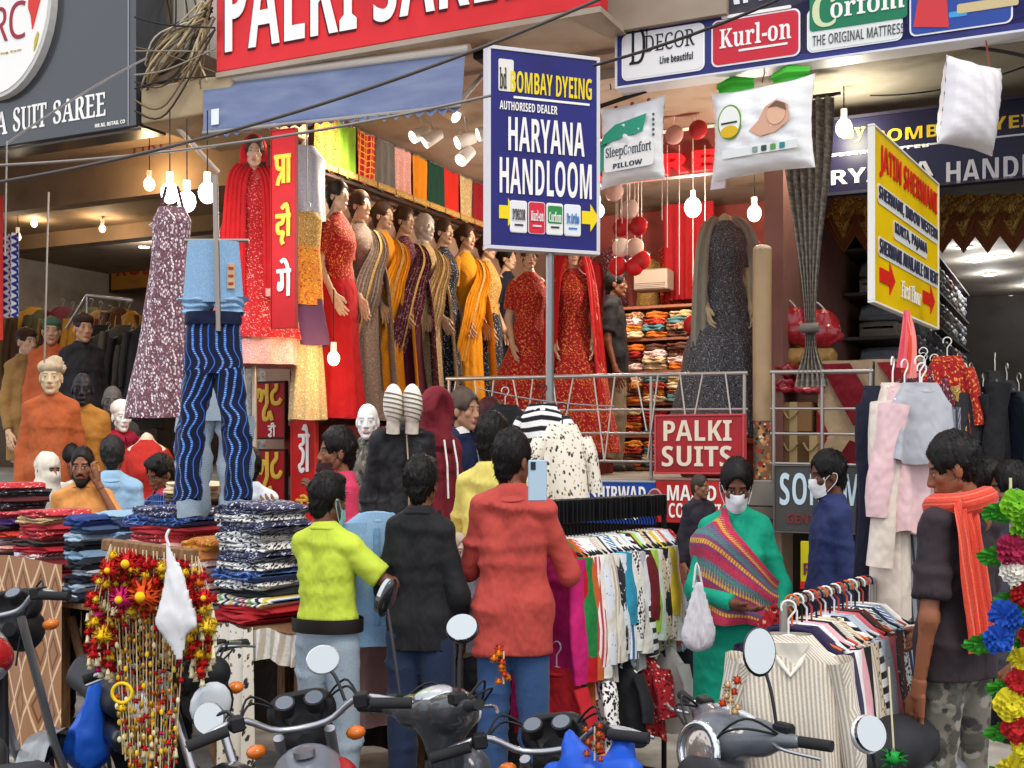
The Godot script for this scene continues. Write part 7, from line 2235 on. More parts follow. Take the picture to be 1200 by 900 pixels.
	var big := [[1024, 430, 4.9, "black navy long coat hanging under the yellow sign", m("17182a"), 0.24, 0.82, 0.7, 70, 3], [1046, 425, 4.6, "cream and pink cardigan with a fluffy cuff hanging under the yellow sign", m("ddcfc0"), 0.2, 0.85, 0.62, 60, 1], [1060, 428, 4.55, "blush pink blouse hanging beside the cream cardigan", m("e3bfc0"), 0.2, 0.5, 0.42, 40, 4], [1080, 432, 4.7, "grey striped long dress hanging under the yellow sign", pm("pin_grey", 5.0), 0.26, 0.85, 0.5, 20, 2], [1078, 424, 4.5, "pale grey t-shirt hanging over the striped dress", m("a9aab0"), 0.26, 0.24, 0.0, 15, 5]]
	for e in big:
		var h := thing("hanging_garment", e[3], "garment", yx(at(e[0], e[1], e[2]), e[8]), G)
		part(h, "cloth", hung_top(e[5], e[6], e[7], 0.055, e[9], 1.05), e[4])
		part(h, "hanger", hanger_mesh(e[5]), blackp if e[9] == 3 else white)
		if e[9] == 1:
			part(h, "fur_cuff", net([ell(Vector3(0.02, -0.62, 0.08), Vector3(0.045, 0.04, 0.045))], 0.009, 0.01, 0, -1e9, 1e9, 0.02, Vector3(30, 30, 30)).done(), m("ece4d8"))
	# dark garments crowding the entrance behind
	for j in 9:
		var h := thing("hanging_garment", ["black jacket hanging in the handloom entrance", "charcoal coat hanging in the handloom entrance", "deep navy jumper hanging in the handloom entrance"][j % 3], "garment", Transform3D(FB * Basis(Vector3.UP, 0.5 + j * 0.2), fac(1082 + j * 14, 418 + (j % 3) * 12, -0.2 + (j % 2) * 0.5)), "dark garments in the handloom entrance")
		part(h, "cloth", hung_top(0.36, 0.75, 0.55, 0.06, j % 6), m(["1a1a1d", "2c2b2e", "1d2130"][j % 3]))
		part(h, "hanger", hanger_mesh(0.36), m("b9b5ae", 0.3, 0.7, ""))
	for j in 4:
		var h := thing("hanging_garment", ["white trimmed black tracksuit top in the handloom entrance", "red and gold shawl in the handloom entrance", "olive gold scarf in the handloom entrance", "plum print scarf in the handloom entrance"][j], "garment", Transform3D(FB, fac([1128, 1110, 1095, 1082][j], [430, 400, 420, 412][j], -0.35)), "garments with colour in the handloom entrance")
		part(h, "cloth", hung_top(0.24, 0.4, 0.3, 0.05, j), [m("232326"), pm("red_gold", 4.0), pm("gold_work", 4.0), pm("maroon_work", 4.0)][j])
		part(h, "hanger", hanger_mesh(0.24), white)

# ---------------------------------------------------------------- parked two-wheelers; origin on the ground under the steering head, forward +z
func wheel(o: Node3D, c: Vector3, r: float, tyre: float) -> void:
	var w := part(o, "wheel", MB.new().tube([Vector3(-0.05, 0, 0), Vector3(0.05, 0, 0)], 0.05, 14).done(), m("8f8f92", 0.35, 0.8, ""), Transform3D(Basis(), c))
	var ring := []
	for a in 29:
		ring.append(Vector3(0, cos(TAU * a / 28.0) * (r - tyre), sin(TAU * a / 28.0) * (r - tyre)))
	part(w, "tyre", MB.new().tube(ring, tyre, 9, false).done(), m("1a1a1b", 0.85, 0, ""))
	var rim := []
	for p in ring:
		rim.append(p * ((r - tyre * 2.0) / (r - tyre)))
	part(w, "rim", MB.new().tube(rim, 0.014, 6, false).done(), m("9a9a9d", 0.3, 0.8, ""))
	for s in 6:
		var an := TAU * s / 6.0
		part(w, "spoke", tb([Vector3(0, cos(an) * 0.05, sin(an) * 0.05), Vector3(0, cos(an) * (r - tyre * 2.0), sin(an) * (r - tyre * 2.0))], 0.012, 5), m("4a4a4c", 0.4, 0.7, ""))

func mirror(o: Node3D, base: Vector3, head: Vector3, face: Vector3, rx: float, ry: float, col: Material) -> void:
	var bk := part(o, "mirror_stalk", tb(curve([base, base.lerp(head, 0.35) + Vector3(0, 0.03, 0), head.lerp(base, 0.12)], 5), 0.006, 7), m("2a2a2c", 0.4, 0.3, ""))
	var z := face.normalized()
	var x := Vector3.UP.cross(z).normalized()
	var X := Transform3D(Basis(x, z.cross(x), z), head)
	var mm := part(o, "mirror", MB.new().ball(Vector3(0, 0, -0.008), Vector3(rx, ry, 0.022), 20, 10).done(), col, X)
	var gl := StandardMaterial3D.new()
	gl.albedo_color = Color(0.72, 0.73, 0.72)
	gl.metallic = 1.0
	gl.roughness = 0.06
	if not mats.has("mirror_glass"):
		mats.mirror_glass = gl
	part(mm, "mirror_glass", MB.new().plate(oval(rx * 0.9, ry * 0.9, 24), 0.0, 0.0155).done(), mats.mirror_glass)

func bike(label: String, x: Transform3D, c: Dictionary, group := "two-wheelers parked along the pavement") -> Node3D:
	var o := thing(c.kind, label, c.kind, x, group)
	var dark := m("1c1c1e", 0.5, 0, "")
	var steel := m("a8a8ab", 0.3, 0.85, "")
	var paint: Material = m(c.col, 0.3, 0.1, "paint")
	var grips := m("262627", 0.8, 0, "")
	var hy: float = c.get("hy", 1.0)
	var hw := 0.34
	var turn: float = c.get("steer", 0.0)
	var S := Transform3D(Basis(Vector3.UP, turn), Vector3(0, 0, 0))
	var H := func(v: Vector3) -> Vector3: return S * v
	if c.kind == "motorcycle":
		wheel(o, H.call(Vector3(0, 0.31, 0.34)), 0.31, 0.048)
		wheel(o, Vector3(0, 0.31, -0.95), 0.31, 0.055)
		for s in [-0.085, 0.085]:
			part(o, "fork", tb([H.call(Vector3(s, hy - 0.05, 0.02)), H.call(Vector3(s, 0.6, 0.19)), H.call(Vector3(s, 0.31, 0.34))], [0.019, 0.019, 0.026], 10), steel)
		var bar := part(o, "handlebar", tb(curve([H.call(Vector3(-hw, hy + 0.02, -0.14)), H.call(Vector3(-0.2, hy + 0.05, -0.06)), H.call(Vector3(-0.08, hy - 0.02, 0.0)), H.call(Vector3(0.08, hy - 0.02, 0.0)), H.call(Vector3(0.2, hy + 0.05, -0.06)), H.call(Vector3(hw, hy + 0.02, -0.14))], 5), 0.0115, 8), steel)
		for s in [-1.0, 1.0]:
			part(bar, "grip", tb([H.call(Vector3(s * (hw - 0.11), hy + 0.036, -0.115)), H.call(Vector3(s * (hw + 0.02), hy + 0.017, -0.145))], 0.0185, 10), grips)
			part(bar, "lever", tb(curve([H.call(Vector3(s * 0.2, hy + 0.045, -0.05)), H.call(Vector3(s * 0.27, hy + 0.035, -0.04)), H.call(Vector3(s * 0.37, hy + 0.005, -0.09))], 4), 0.006, 6), steel)
			part(bar, "switch_box", bx(Vector3(0.05, 0.05, 0.05), 0.008), dark, S * Transform3D(Basis(Vector3.UP, s * 0.3), Vector3(s * 0.205, hy + 0.045, -0.08)))
		var hl := part(o, "headlamp_shell", MB.new().tube([Vector3(0, 0, -0.04), Vector3(0, 0, 0.02), Vector3(0, 0, 0.1)], [0.03, 0.09, 0.1], 18).done(), dark if c.get("cowl", true) else paint, S * Transform3D(Basis(Vector3.RIGHT, 0.1), Vector3(0, hy - 0.1, 0.12)))
		part(hl, "headlamp_glass", MB.new().ball(Vector3(0, 0, 0.098), Vector3(0.092, 0.092, 0.025), 18, 8).done(), m("d8dde0", 0.12, 0.1, "paint"))
		part(hl, "fairing", net([cap(Vector3(-0.05, 0.1, 0.03), Vector3(0.05, 0.1, 0.03), 0.07, 0.07), ell(Vector3(0, 0.1, -0.04), Vector3(0.1, 0.08, 0.06), true)], 0.012, 0.02).done(), paint if not c.get("cowl", true) else dark)
		for s in [-0.05, 0.05]:
			var dl := part(o, "dial", MB.new().tube([Vector3(0, -0.03, 0), Vector3(0, 0.02, 0)], [0.028, 0.036], 14).done(), dark, S * Transform3D(Basis(Vector3.RIGHT, -0.6), Vector3(s, hy + 0.04, 0.06)))
			part(dl, "dial_face", MB.new().tube([Vector3(0, 0.018, 0), Vector3(0, 0.023, 0)], 0.03, 14).done(), m("5a6068", 0.15, 0, "paint"))
		part(o, "fuel_tank", net([cap(Vector3(0, hy - 0.17, -0.16), Vector3(0, hy - 0.2, -0.46), 0.125, 0.085), cap(Vector3(0.06, hy - 0.2, -0.2), Vector3(0.03, hy - 0.22, -0.45), 0.085, 0.06), cap(Vector3(-0.06, hy - 0.2, -0.2), Vector3(-0.03, hy - 0.22, -0.45), 0.085, 0.06)], 0.014, 0.04).done(), paint)
		part(o, "tank_stripe", net([cap(Vector3(0.075, hy - 0.18, -0.18), Vector3(0.05, hy - 0.2, -0.42), 0.085, 0.045), cap(Vector3(-0.075, hy - 0.18, -0.18), Vector3(-0.05, hy - 0.2, -0.42), 0.085, 0.045)], 0.014, 0.02).done(), m(c.get("col2", "b01c22"), 0.3, 0.1, "paint"))
		part(o, "fuel_cap", MB.new().tube([Vector3(0, hy - 0.06, -0.25), Vector3(0, hy - 0.04, -0.25)], 0.035, 14).done(), steel)
		part(o, "seat", net([cap(Vector3(0, 0.74, -0.52), Vector3(0, 0.76, -0.8), 0.085, 0.1), cap(Vector3(0, 0.76, -0.8), Vector3(0, 0.82, -1.1), 0.1, 0.08), cap(Vector3(0.06, 0.75, -0.6), Vector3(0.05, 0.8, -1.08), 0.06, 0.06), cap(Vector3(-0.06, 0.75, -0.6), Vector3(-0.05, 0.8, -1.08), 0.06, 0.06)], 0.016, 0.03).done(), m("26262a", 0.55, 0, ""))
		part(o, "engine", net([cap(Vector3(-0.06, 0.4, -0.35), Vector3(0.06, 0.4, -0.35), 0.13, 0.13), cap(Vector3(0, 0.45, -0.25), Vector3(0, 0.66, -0.18), 0.09, 0.08)], 0.02, 0.03).done(), m("5a5a5c", 0.4, 0.7, ""))
		part(o, "frame", tb([Vector3(0, hy - 0.15, 0), Vector3(0, 0.5, -0.1), Vector3(0, 0.28, -0.3), Vector3(0, 0.35, -0.6), Vector3(0, 0.7, -0.85)], 0.022, 8), dark)
		part(o, "exhaust", tb(curve([Vector3(0.08, 0.5, -0.12), Vector3(0.12, 0.25, -0.15), Vector3(0.14, 0.24, -0.6), Vector3(0.15, 0.32, -1.15)], 4), 0.035, 8), steel)
		part(o, "side_panel", net([cap(Vector3(0.07, 0.6, -0.55), Vector3(0.07, 0.68, -0.85), 0.06, 0.05), cap(Vector3(-0.07, 0.6, -0.55), Vector3(-0.07, 0.68, -0.85), 0.06, 0.05)], 0.018, 0.02).done(), paint)
		part(o, "tail_lamp", bx(Vector3(0.12, 0.06, 0.05), 0.015), m("a81a1c", 0.2, 0, "paint"), tl(0, 0.76, -1.2))
		for s in [-1.0, 1.0]:
			part(o, "indicator", MB.new().ball(H.call(Vector3(s * 0.17, hy - 0.1, 0.1)), Vector3(0.035, 0.025, 0.035), 10, 6).done(), m("d8701c", 0.2, 0, "paint"))
		part(o, "front_mudguard", strip(range(7).map(func(k): return H.call(Vector3(0, 0.31 + cos(-0.9 + k * 0.35) * 0.335, 0.34 + sin(-0.9 + k * 0.35) * 0.335))), range(7).map(func(_k): return H.call(Vector3.RIGHT)), range(7).map(func(_k): return 0.13), 1, 0.006), paint)
		part(o, "side_stand", tb([Vector3(0.1, 0.33, -0.4), Vector3(0.26, 0.02, -0.42)], 0.012, 6), dark)
	else:
		wheel(o, H.call(Vector3(0, 0.21, 0.24)), 0.21, 0.05)
		wheel(o, Vector3(0, 0.21, -0.95), 0.21, 0.05)
		part(o, "headset", net([cap(H.call(Vector3(-0.12, hy, -0.02)), H.call(Vector3(0.12, hy, -0.02)), 0.06, 0.06), ell(H.call(Vector3(0, hy - 0.01, 0.05)), Vector3(0.12, 0.085, 0.09)), cap(H.call(Vector3(0, hy - 0.02, 0.0)), Vector3(0, hy - 0.25, 0.03), 0.075, 0.055), cap(H.call(Vector3(0.1, hy, -0.02)), H.call(Vector3(0.25, hy + 0.02, -0.05)), 0.045, 0.024), cap(H.call(Vector3(-0.1, hy, -0.02)), H.call(Vector3(-0.25, hy + 0.02, -0.05)), 0.045, 0.024)], 0.0125, 0.04).done(), m(c.get("headset", "3d3f42"), 0.4, 0, "paint"))
		for s in [-1.0, 1.0]:
			part(o, "grip", tb([H.call(Vector3(s * 0.24, hy + 0.02, -0.05)), H.call(Vector3(s * 0.37, hy + 0.03, -0.09))], 0.019, 10), grips)
			part(o, "lever", tb(curve([H.call(Vector3(s * 0.21, hy + 0.01, 0.01)), H.call(Vector3(s * 0.28, hy + 0.01, 0.03)), H.call(Vector3(s * 0.38, hy + 0.0, -0.03))], 4), 0.006, 6), steel)
			part(o, "switch_box", bx(Vector3(0.07, 0.045, 0.05), 0.01), dark, S * Transform3D(Basis(Vector3.UP, s * 0.25), Vector3(s * 0.195, hy + 0.045, -0.05)))
		var dd := part(o, "dashboard", MB.new().ball(Vector3.ZERO, Vector3(0.105, 0.02, 0.06), 18, 8).done(), m("c9ced2", 0.15, 0.2, "paint"), S * Transform3D(Basis(Vector3.RIGHT, -0.5), Vector3(0, hy + 0.055, -0.02)))
		if c.get("round", false):
			var rg := []
			for a in 25:
				rg.append(Vector3(cos(TAU * a / 24.0) * 0.088, sin(TAU * a / 24.0) * 0.088, 0))
			var hl := part(o, "headlamp_ring", MB.new().tube(rg, 0.016, 8, false).done(), m("d0d2d4", 0.15, 0.9, ""), S * Transform3D(Basis(Vector3.RIGHT, -0.15), Vector3(0, hy - 0.05, 0.145)))
			part(hl, "headlamp_glass", MB.new().ball(Vector3(0, 0, -0.012), Vector3(0.082, 0.082, 0.025), 18, 8).done(), m("b9aca0", 0.08, 0.6, "paint"))
		else:
			part(o, "headlamp_glass", MB.new().ball(Vector3(0, hy - 0.02, 0.11), Vector3(0.085, 0.05, 0.04), 16, 8).done(), m("e0e4e6", 0.1, 0.1, "paint"), S)
		part(o, "front_apron", net([cap(Vector3(-0.14, 0.72, 0.06), Vector3(-0.16, 0.36, 0.06), 0.05, 0.05), cap(Vector3(0.14, 0.72, 0.06), Vector3(0.16, 0.36, 0.06), 0.05, 0.05), cap(Vector3(0, 0.78, 0.1), Vector3(0, 0.36, 0.13), 0.08, 0.08)], 0.018, 0.08).done(), paint)
		part(o, "floorboard", bx(Vector3(0.34, 0.05, 0.45), 0.02), dark, tl(0, 0.28, -0.22))
		part(o, "rear_body", net([cap(Vector3(0, 0.5, -0.5), Vector3(0, 0.58, -1.1), 0.16, 0.12), cap(Vector3(0, 0.36, -0.55), Vector3(0, 0.45, -0.95), 0.15, 0.12)], 0.022, 0.05).done(), paint)
		part(o, "seat", net([cap(Vector3(0, 0.72, -0.48), Vector3(0, 0.74, -0.85), 0.1, 0.11), cap(Vector3(0, 0.75, -0.85), Vector3(0, 0.77, -1.1), 0.11, 0.08)], 0.018, 0.03).done(), m("26262a", 0.55, 0, ""))
		part(o, "tail_lamp", bx(Vector3(0.16, 0.06, 0.05), 0.015), m("a81a1c", 0.2, 0, "paint"), tl(0, 0.62, -1.22))
		part(o, "front_mudguard", strip(range(7).map(func(k): return H.call(Vector3(0, 0.21 + cos(-1.0 + k * 0.35) * 0.24, 0.24 + sin(-1.0 + k * 0.35) * 0.24))), range(7).map(func(_k): return H.call(Vector3.RIGHT)), range(7).map(func(_k): return 0.15), 1, 0.006), paint)
	for k in 4:
		var sx := -0.2 + 0.4 * (k % 2)
		part(o, "control_cable", tb(curve([H.call(Vector3(sx, hy + 0.03, -0.03)), H.call(Vector3(sx * 0.8, hy + 0.09 - 0.03 * (k / 2), 0.09 + 0.03 * (k / 2))), H.call(Vector3(sx * 0.3, hy - 0.02, 0.13)), H.call(Vector3(sx * 0.1, hy - 0.25, 0.06))], 5), 0.0045, 5), dark)
	for e in c.get("mirrors", []):
		mirror(o, H.call(e[0]), H.call(e[1]), H.call(e[2]), e[3], e[4], m(e[5], 0.25, 0.6, "paint") if e.size() > 5 else dark)
	return o

func stand_at(px: float, d: float, yaw: float, lean: float) -> Transform3D:
	var p := at(px, 530, d)
	p.y = 0.0
	return Transform3D(Basis(Vector3.UP, deg_to_rad(yaw)) * Basis(Vector3.BACK, deg_to_rad(lean)).scaled(Vector3.ONE * 0.86), p)

func build_bikes() -> void:
	var back := Vector3(0, 0.24, -1)
	bike("black and red motorcycle with chrome mirrors leaning beside the lime shirted boy", stand_at(408, 3.45, 190, -9), {kind = "motorcycle", col = "6a6f78", col2 = "a3181c", hy = 0.98, cowl = true,
		mirrors = [[Vector3(0.2, 1.03, -0.07), Vector3(0.29, 1.05, -0.04), back, 0.052, 0.056, "8f9294"], [Vector3(-0.15, 1.03, -0.07), Vector3(-0.1, 1.17, -0.03), back, 0.058, 0.050, "d8dadc"]]})
	bike("dark grey scooter with an orange marigold string on its headset", stand_at(548, 3.4, 128, -10), {kind = "scooter", col = "55585d", hy = 0.99,
		mirrors = [[Vector3(-0.19, 1.03, -0.04), Vector3(-0.22, 1.26, -0.02), Vector3(-0.75, 0.42, -0.65), 0.056, 0.050, "2a2a2c"], [Vector3(0.17, 1.03, -0.04), Vector3(0.22, 1.40, -0.03), Vector3(0.75, 0.45, -0.4), 0.045, 0.074, "2a2a2c"]]})
	bike("black motorcycle with round gauges half hidden under a blue plastic cover", stand_at(684, 3.4, 168, -8), {kind = "motorcycle", col = "3a3e46", col2 = "1d4fb0", hy = 0.90, cowl = true})
	bike("grey scooter with a round chrome ringed headlamp before the clothes racks", stand_at(846, 3.55, -58, -3), {kind = "scooter", col = "6a6e74", headset = "5d6167", hy = 0.91, round = true,
		mirrors = [[Vector3(0.17, 0.97, -0.04), Vector3(0.1, 1.20, -0.02), Vector3(0.75, 0.3, 0.6), 0.056, 0.084, "2a2a2c"]]})
	bike("silver and red motorcycle parked by the lattice bedspread", stand_at(40, 4.25, 168, -8), {kind = "motorcycle", col = "8d9094", col2 = "a3181c", hy = 1.22, cowl = true, steer = 0.2})
	bike("black motorcycle with a white cowl and orange indicator behind the hanging garlands", stand_at(243, 4.25, 40, 6), {kind = "motorcycle", col = "222327", col2 = "d8dadc", hy = 0.98, cowl = true})
	bike("scooter whose round chrome mirror rises before the clothes rack", stand_at(1046, 2.55, 20, -5), {kind = "scooter", col = "3a3d42", hy = 0.93,
		mirrors = [[Vector3(-0.1, 0.98, -0.04), Vector3(-0.15, 1.15, -0.03), Vector3(-0.1, 0.35, 1), 0.045, 0.049, "d0d2d4"]]})
	bike("dark motorcycle whose long black seat shows beneath the silver tank", stand_at(-345, 3.3, 268, -5), {kind = "motorcycle", col = "2a2c30", col2 = "7a7d82", hy = 1.16, cowl = true})
	# blue plastic cover over the gauges
	solo("plastic_cover", "bright blue plastic sheet crumpled over the black motorcycle", "cover", net([cap(at(655, 915, 3.3), at(735, 906, 3.2), 0.04, 0.045), cap(at(668, 862, 3.35), at(684, 905, 3.25), 0.02, 0.05), cap(at(732, 868, 3.3), at(725, 915, 3.25), 0.03, 0.05)], 0.011, 0.04, 0, -1e9, 1e9, 0.016, Vector3(3, 3, 3)).done(), m("1a4fb8", 0.45, 0, ""))
	solo("plastic_sack", "bright blue plastic sack standing behind the hanging garlands", "sack", net([cap(at(106, 880, 4.6), at(112, 800, 4.6), 0.075, 0.02)], 0.012, 0.04, 0, 0.03, 1e9, 0.03, Vector3(7, 3, 7)).done(), m("1a56c0", 0.45, 0, ""))

# ---------------------------------------------------------------- garlands
func pompom() -> ArrayMesh:
	if not cache.has("pompom"):
		var r := RandomNumberGenerator.new()
		r.seed = 5
		var mb := MB.new()
		mb.ball(Vector3.ZERO, Vector3.ONE * 0.55, 7, 5)
		for j in 70:
			var d := Vector3(r.randf_range(-1, 1), r.randf_range(-1, 1), r.randf_range(-1, 1)).normalized()
			var w := d.cross(Vector3(r.randf(), r.randf(), r.randf())).normalized() * 0.13
			var k := mb.v.size()
			for p in [d * 0.4 - w, d * 0.4 + w, d * r.randf_range(0.85, 1.1)]:
				mb.vert(p, d, Vector2.ZERO)
			mb.tri(k, k + 1, k + 2)
		cache.pompom = mb.done()
	return cache.pompom

func rosette(rings: int) -> ArrayMesh:
	var key := "rosette%d" % rings
	if not cache.has(key):
		var mb := MB.new()
		for q in rings:
			var g := PackedVector3Array()
			var r1 := 1.0 - q * 0.8 / rings
			for b in 4:
				var v := b / 3.0
				for a in 36:
					var an := TAU * a / 36.0
					var wv := (sin(an * (13 - 2 * q) + q) * 0.2 + sin(an * 5.0 + q) * 0.08) * v
					var rr := lerpf(0.08, r1, v) * (1.0 + 0.06 * sin(an * 5.0 + q * 2.0))
					g.append(Vector3(cos(an) * rr, sin(an) * rr, 0.14 * q + wv * r1 + 0.25 * v * v * (q / float(rings))))
			mb.grid(g, 36, 4, true)
		cache[key] = mb.done()
	return cache[key]

func petal(col: String) -> StandardMaterial3D:
	if not mats.has("petal" + col):
		var o := StandardMaterial3D.new()
		o.albedo_color = Color(col).darkened(0.12)
		o.roughness = 0.9
		o.backlight_enabled = true
		o.backlight = Color(col) * 0.35
		mats["petal" + col] = o
	return mats["petal" + col]

func build_garlands() -> void:
	var cord := m("d8c9a0", 0.8, 0, "")
	var bell := MB.new().lathe([Vector2(0.001, 0.5), Vector2(0.16, 0.45), Vector2(0.26, 0.2), Vector2(0.3, -0.2), Vector2(0.46, -0.5), Vector2(0.001, -0.42)], 9).done()
	var bead := MB.new().ball(Vector3.ZERO, Vector3.ONE, 8, 5).done()
	var beam := thing("garland_beam", "short brown wooden beam from which the pompom garlands hang", "beam")
	part(beam, "beam", bx(Vector3(0.36, 0.04, 0.05), 0.005), mats.wood, span(at(126, 638, 4.12), at(238, 652, 4.0)) * tl(0.17, 0, 0))
	part(beam, "support_pole", tb([at(180, 645, 4.12), at(180, 645, 4.12) * Vector3(1, 0, 1) + Vector3(0, 0.03, 0)], 0.018, 8), m("6a4a30", 0.7, 0, ""))
	var reds := [m("c8181c", 0.8, 0, ""), m("d92a22", 0.8, 0, ""), m("b01218", 0.8, 0, "")]
	var yel := [m("e8b614", 0.8, 0, ""), m("efc832", 0.8, 0, "")]
	var org := m("e2661c", 0.8, 0, "")
	var pinkm := m("d0246e", 0.8, 0, "")
	var cream := m("efe0b0", 0.6, 0, "")
	var G := "pompom garlands hanging from the wooden beam"
	for j in 36:
		var px := 106.0 + j * 4.1
		var outer := px < 132 or px > 218
		var d := 4.02 + 0.05 * sin(j * 2.3)
		var y0 := 640.0 + (px - 128) * 0.11
		var y1: float = rng.randf_range(770, 800) if outer else rng.randf_range(880, 940)
		var x0 := clampf(px, 130, 232)
		var label: String = ["short garland of red and yellow pompoms ending in cream bells", "long bead garland of red, gold and cream", "long garland of red pompoms between gold beads"][0 if outer else 1 + j % 2]
		var o := thing("pompom_garland", label, "garland", Transform3D(), G)
		var top := at(x0, y0, d)
		var bul := at(px, 715, d)
		var low := at(px if outer else lerpf(px, 172, 0.25), y1, d)
		var path := curve([top, bul, low], 8)
		part(o, "string", tb(path, 0.0022, 4), cord)
		var len_ := top.distance_to(bul) + bul.distance_to(low)
		var step := 0.022 if outer else 0.019
		var k := int(len_ / step)
		for q in range(1, k):
			var t := q / float(k)
			var fi := t * (path.size() - 1)
			var p: Vector3 = (path[int(fi)] as Vector3).lerp(path[mini(int(fi) + 1, path.size() - 1)], fi - int(fi))
			p += Vector3(rng.randf_range(-0.006, 0.006), 0, rng.randf_range(-0.02, 0.03))
			var low_part := t > 0.52
			var s := rng.randf()
			if outer or not low_part:
				if t < 0.14 and s < 0.7:
					continue
				if s < 0.72:
					var mm: Material = reds[q % 3] if rng.randf() < 0.58 else (yel[q % 2] if rng.randf() < 0.7 else (org if rng.randf() < 0.7 else pinkm))
					part(o, "pompom", pompom(), mm, Transform3D(Basis.from_scale(Vector3.ONE * rng.randf_range(0.016, 0.026)), p))
				elif s < 0.95 and t > 0.4:
					part(o, "bell", bell, cream, Transform3D(Basis.from_scale(Vector3(0.022, 0.028, 0.022)), p))
			else:
				if s < 0.28:
					part(o, "pompom", pompom(), reds[q % 3] if rng.randf() < 0.75 else (pinkm if rng.randf() < 0.3 else org), Transform3D(Basis.from_scale(Vector3.ONE * rng.randf_range(0.01, 0.015)), p))
				elif s < 0.9:
					part(o, "bead", bead, cream if s < 0.42 else (yel[q % 2] if s < 0.56 else m("b8862a", 0.4, 0.5, "")), Transform3D(Basis.from_scale(Vector3(0.007, 0.011, 0.007)), p))
		if outer or j % 3 == 0:
			part(o, "bell", bell, cream, Transform3D(Basis.from_scale(Vector3(0.026, 0.034, 0.026)), low))
	# big tassel rosettes
	var ros := [[150, 660, "c8181c", 0.05, "deep red fringe rosette at the top of the garlands"], [128, 668, "d92a22", 0.035, "small red fringe rosette beside the jeans pile"], [155, 667, "efc832", 0.026, "yellow centre rosette in front of the deep red one"], [168, 698, "e2561c", 0.06, "orange tassel rosette in the middle of the garlands"], [142, 702, "d0246e", 0.045, "pink fringe rosette beside the orange tassel"], [212, 690, "c8181c", 0.04, "red rosette partly behind the plastic bag"], [243, 735, "efc832", 0.03, "yellow rosette at the outer edge of the garlands"], [240, 700, "d92a22", 0.032, "red rosette above the yellow edge rosette"], [120, 745, "e8b614", 0.034, "amber rosette low on the garlands"], [143, 812, "e8c21c", 0.04, "yellow hoop ornament hanging low in the garlands"]]
	for e in ros:
		var o := thing("fringe_rosette", e[4], "ornament", Transform3D(Basis(), at(e[0], e[1], 3.9)), "fringe rosettes on the garlands")
		if e[1] == 812:
			var rg := []
			for a in 19:
				rg.append(Vector3(cos(TAU * a / 18.0), sin(TAU * a / 18.0), 0) * 0.032)
			part(o, "hoop", tb(rg, 0.006, 6), m(e[2], 0.6, 0, ""))
			part(o, "pompom", pompom(), m(e[2], 0.8, 0, ""), Transform3D(Basis.from_scale(Vector3.ONE * 0.022), Vector3(0, -0.05, 0)))
		else:
			part(o, "fringe", pompom(), m(e[2], 0.8, 0, ""), Transform3D(Basis.from_scale(Vector3(1, 1, 0.6) * e[3]), Vector3.ZERO))
			part(o, "fringe", pompom(), m(e[2], 0.8, 0, ""), Transform3D(Basis.from_euler(Vector3(1, 2, 0.5)).scaled(Vector3(1.1, 1.1, 0.6) * e[3]), Vector3.ZERO))
			part(o, "centre", bead, yel[0], Transform3D(Basis.from_scale(Vector3.ONE * e[3] * 0.3), Vector3(0, 0, e[3] * 0.6)))
	# plastic bag hung in front
	var bag := thing("plastic_bag", "translucent white plastic bag tied in front of the garlands", "bag", yx(at(206, 640, 3.88), 8))
	part(bag, "sack", net([cap(Vector3(-0.025, 0.0, 0), Vector3(-0.005, -0.1, 0), 0.006, 0.028, 0.4), cap(Vector3(-0.005, -0.1, 0), Vector3(-0.012, -0.24, 0.0), 0.028, 0.052, 0.35), cap(Vector3(0.0, -0.12, 0), Vector3(0.018, -0.25, 0.0), 0.025, 0.042, 0.35), cap(Vector3(-0.012, -0.24, 0), Vector3(0.012, -0.36, 0), 0.05, 0.012, 0.35)], 0.0075, 0.012, 0, -1e9, 1e9, 0.022, Vector3(16, 2.5, 16)).done(), m("d9d8da", 0.25, 0, ""))
	part(bag, "knot", tb(curve([Vector3(-0.02, 0.0, 0), Vector3(-0.03, 0.03, 0), Vector3(-0.02, 0.055, 0)], 4), 0.005, 5), m("e9e8e8", 0.3, 0, ""))
	# flower garlands at the right
	var cols := {"c8141c": "red", "e8d820": "yellow", "7fc81c": "lime", "efeadc": "white", "1f5fd0": "blue", "3a9a2a": "green", "b0184a": "crimson"}
	for s in 2:
		var o := thing("flower_garland", ["long ruffled artificial flower garland of red, yellow and blue beside the brown polo shirt", "outer ruffled artificial flower garland of red and lime"][s], "garland", Transform3D(), "ruffled flower garlands at the pavement edge")
		var seq: Array = [["7fc81c", "7fc81c", "b0184a", "efeadc", "c8141c", "1f5fd0", "1f5fd0", "e8d820", "c8141c", "e8d820", "c8141c", "e8d820", "e8d820"], ["3a9a2a", "7fc81c", "7fc81c", "efeadc", "c8141c", "3a9a2a", "c8141c", "e8d820", "c8141c", "c8141c", "e8d820", "e8d820", "c8141c"]][s]
		part(o, "string", tb([at(1184 + s * 22, 560, 3.1), at(1188 + s * 24, 930, 3.1)], 0.004, 5), cord)
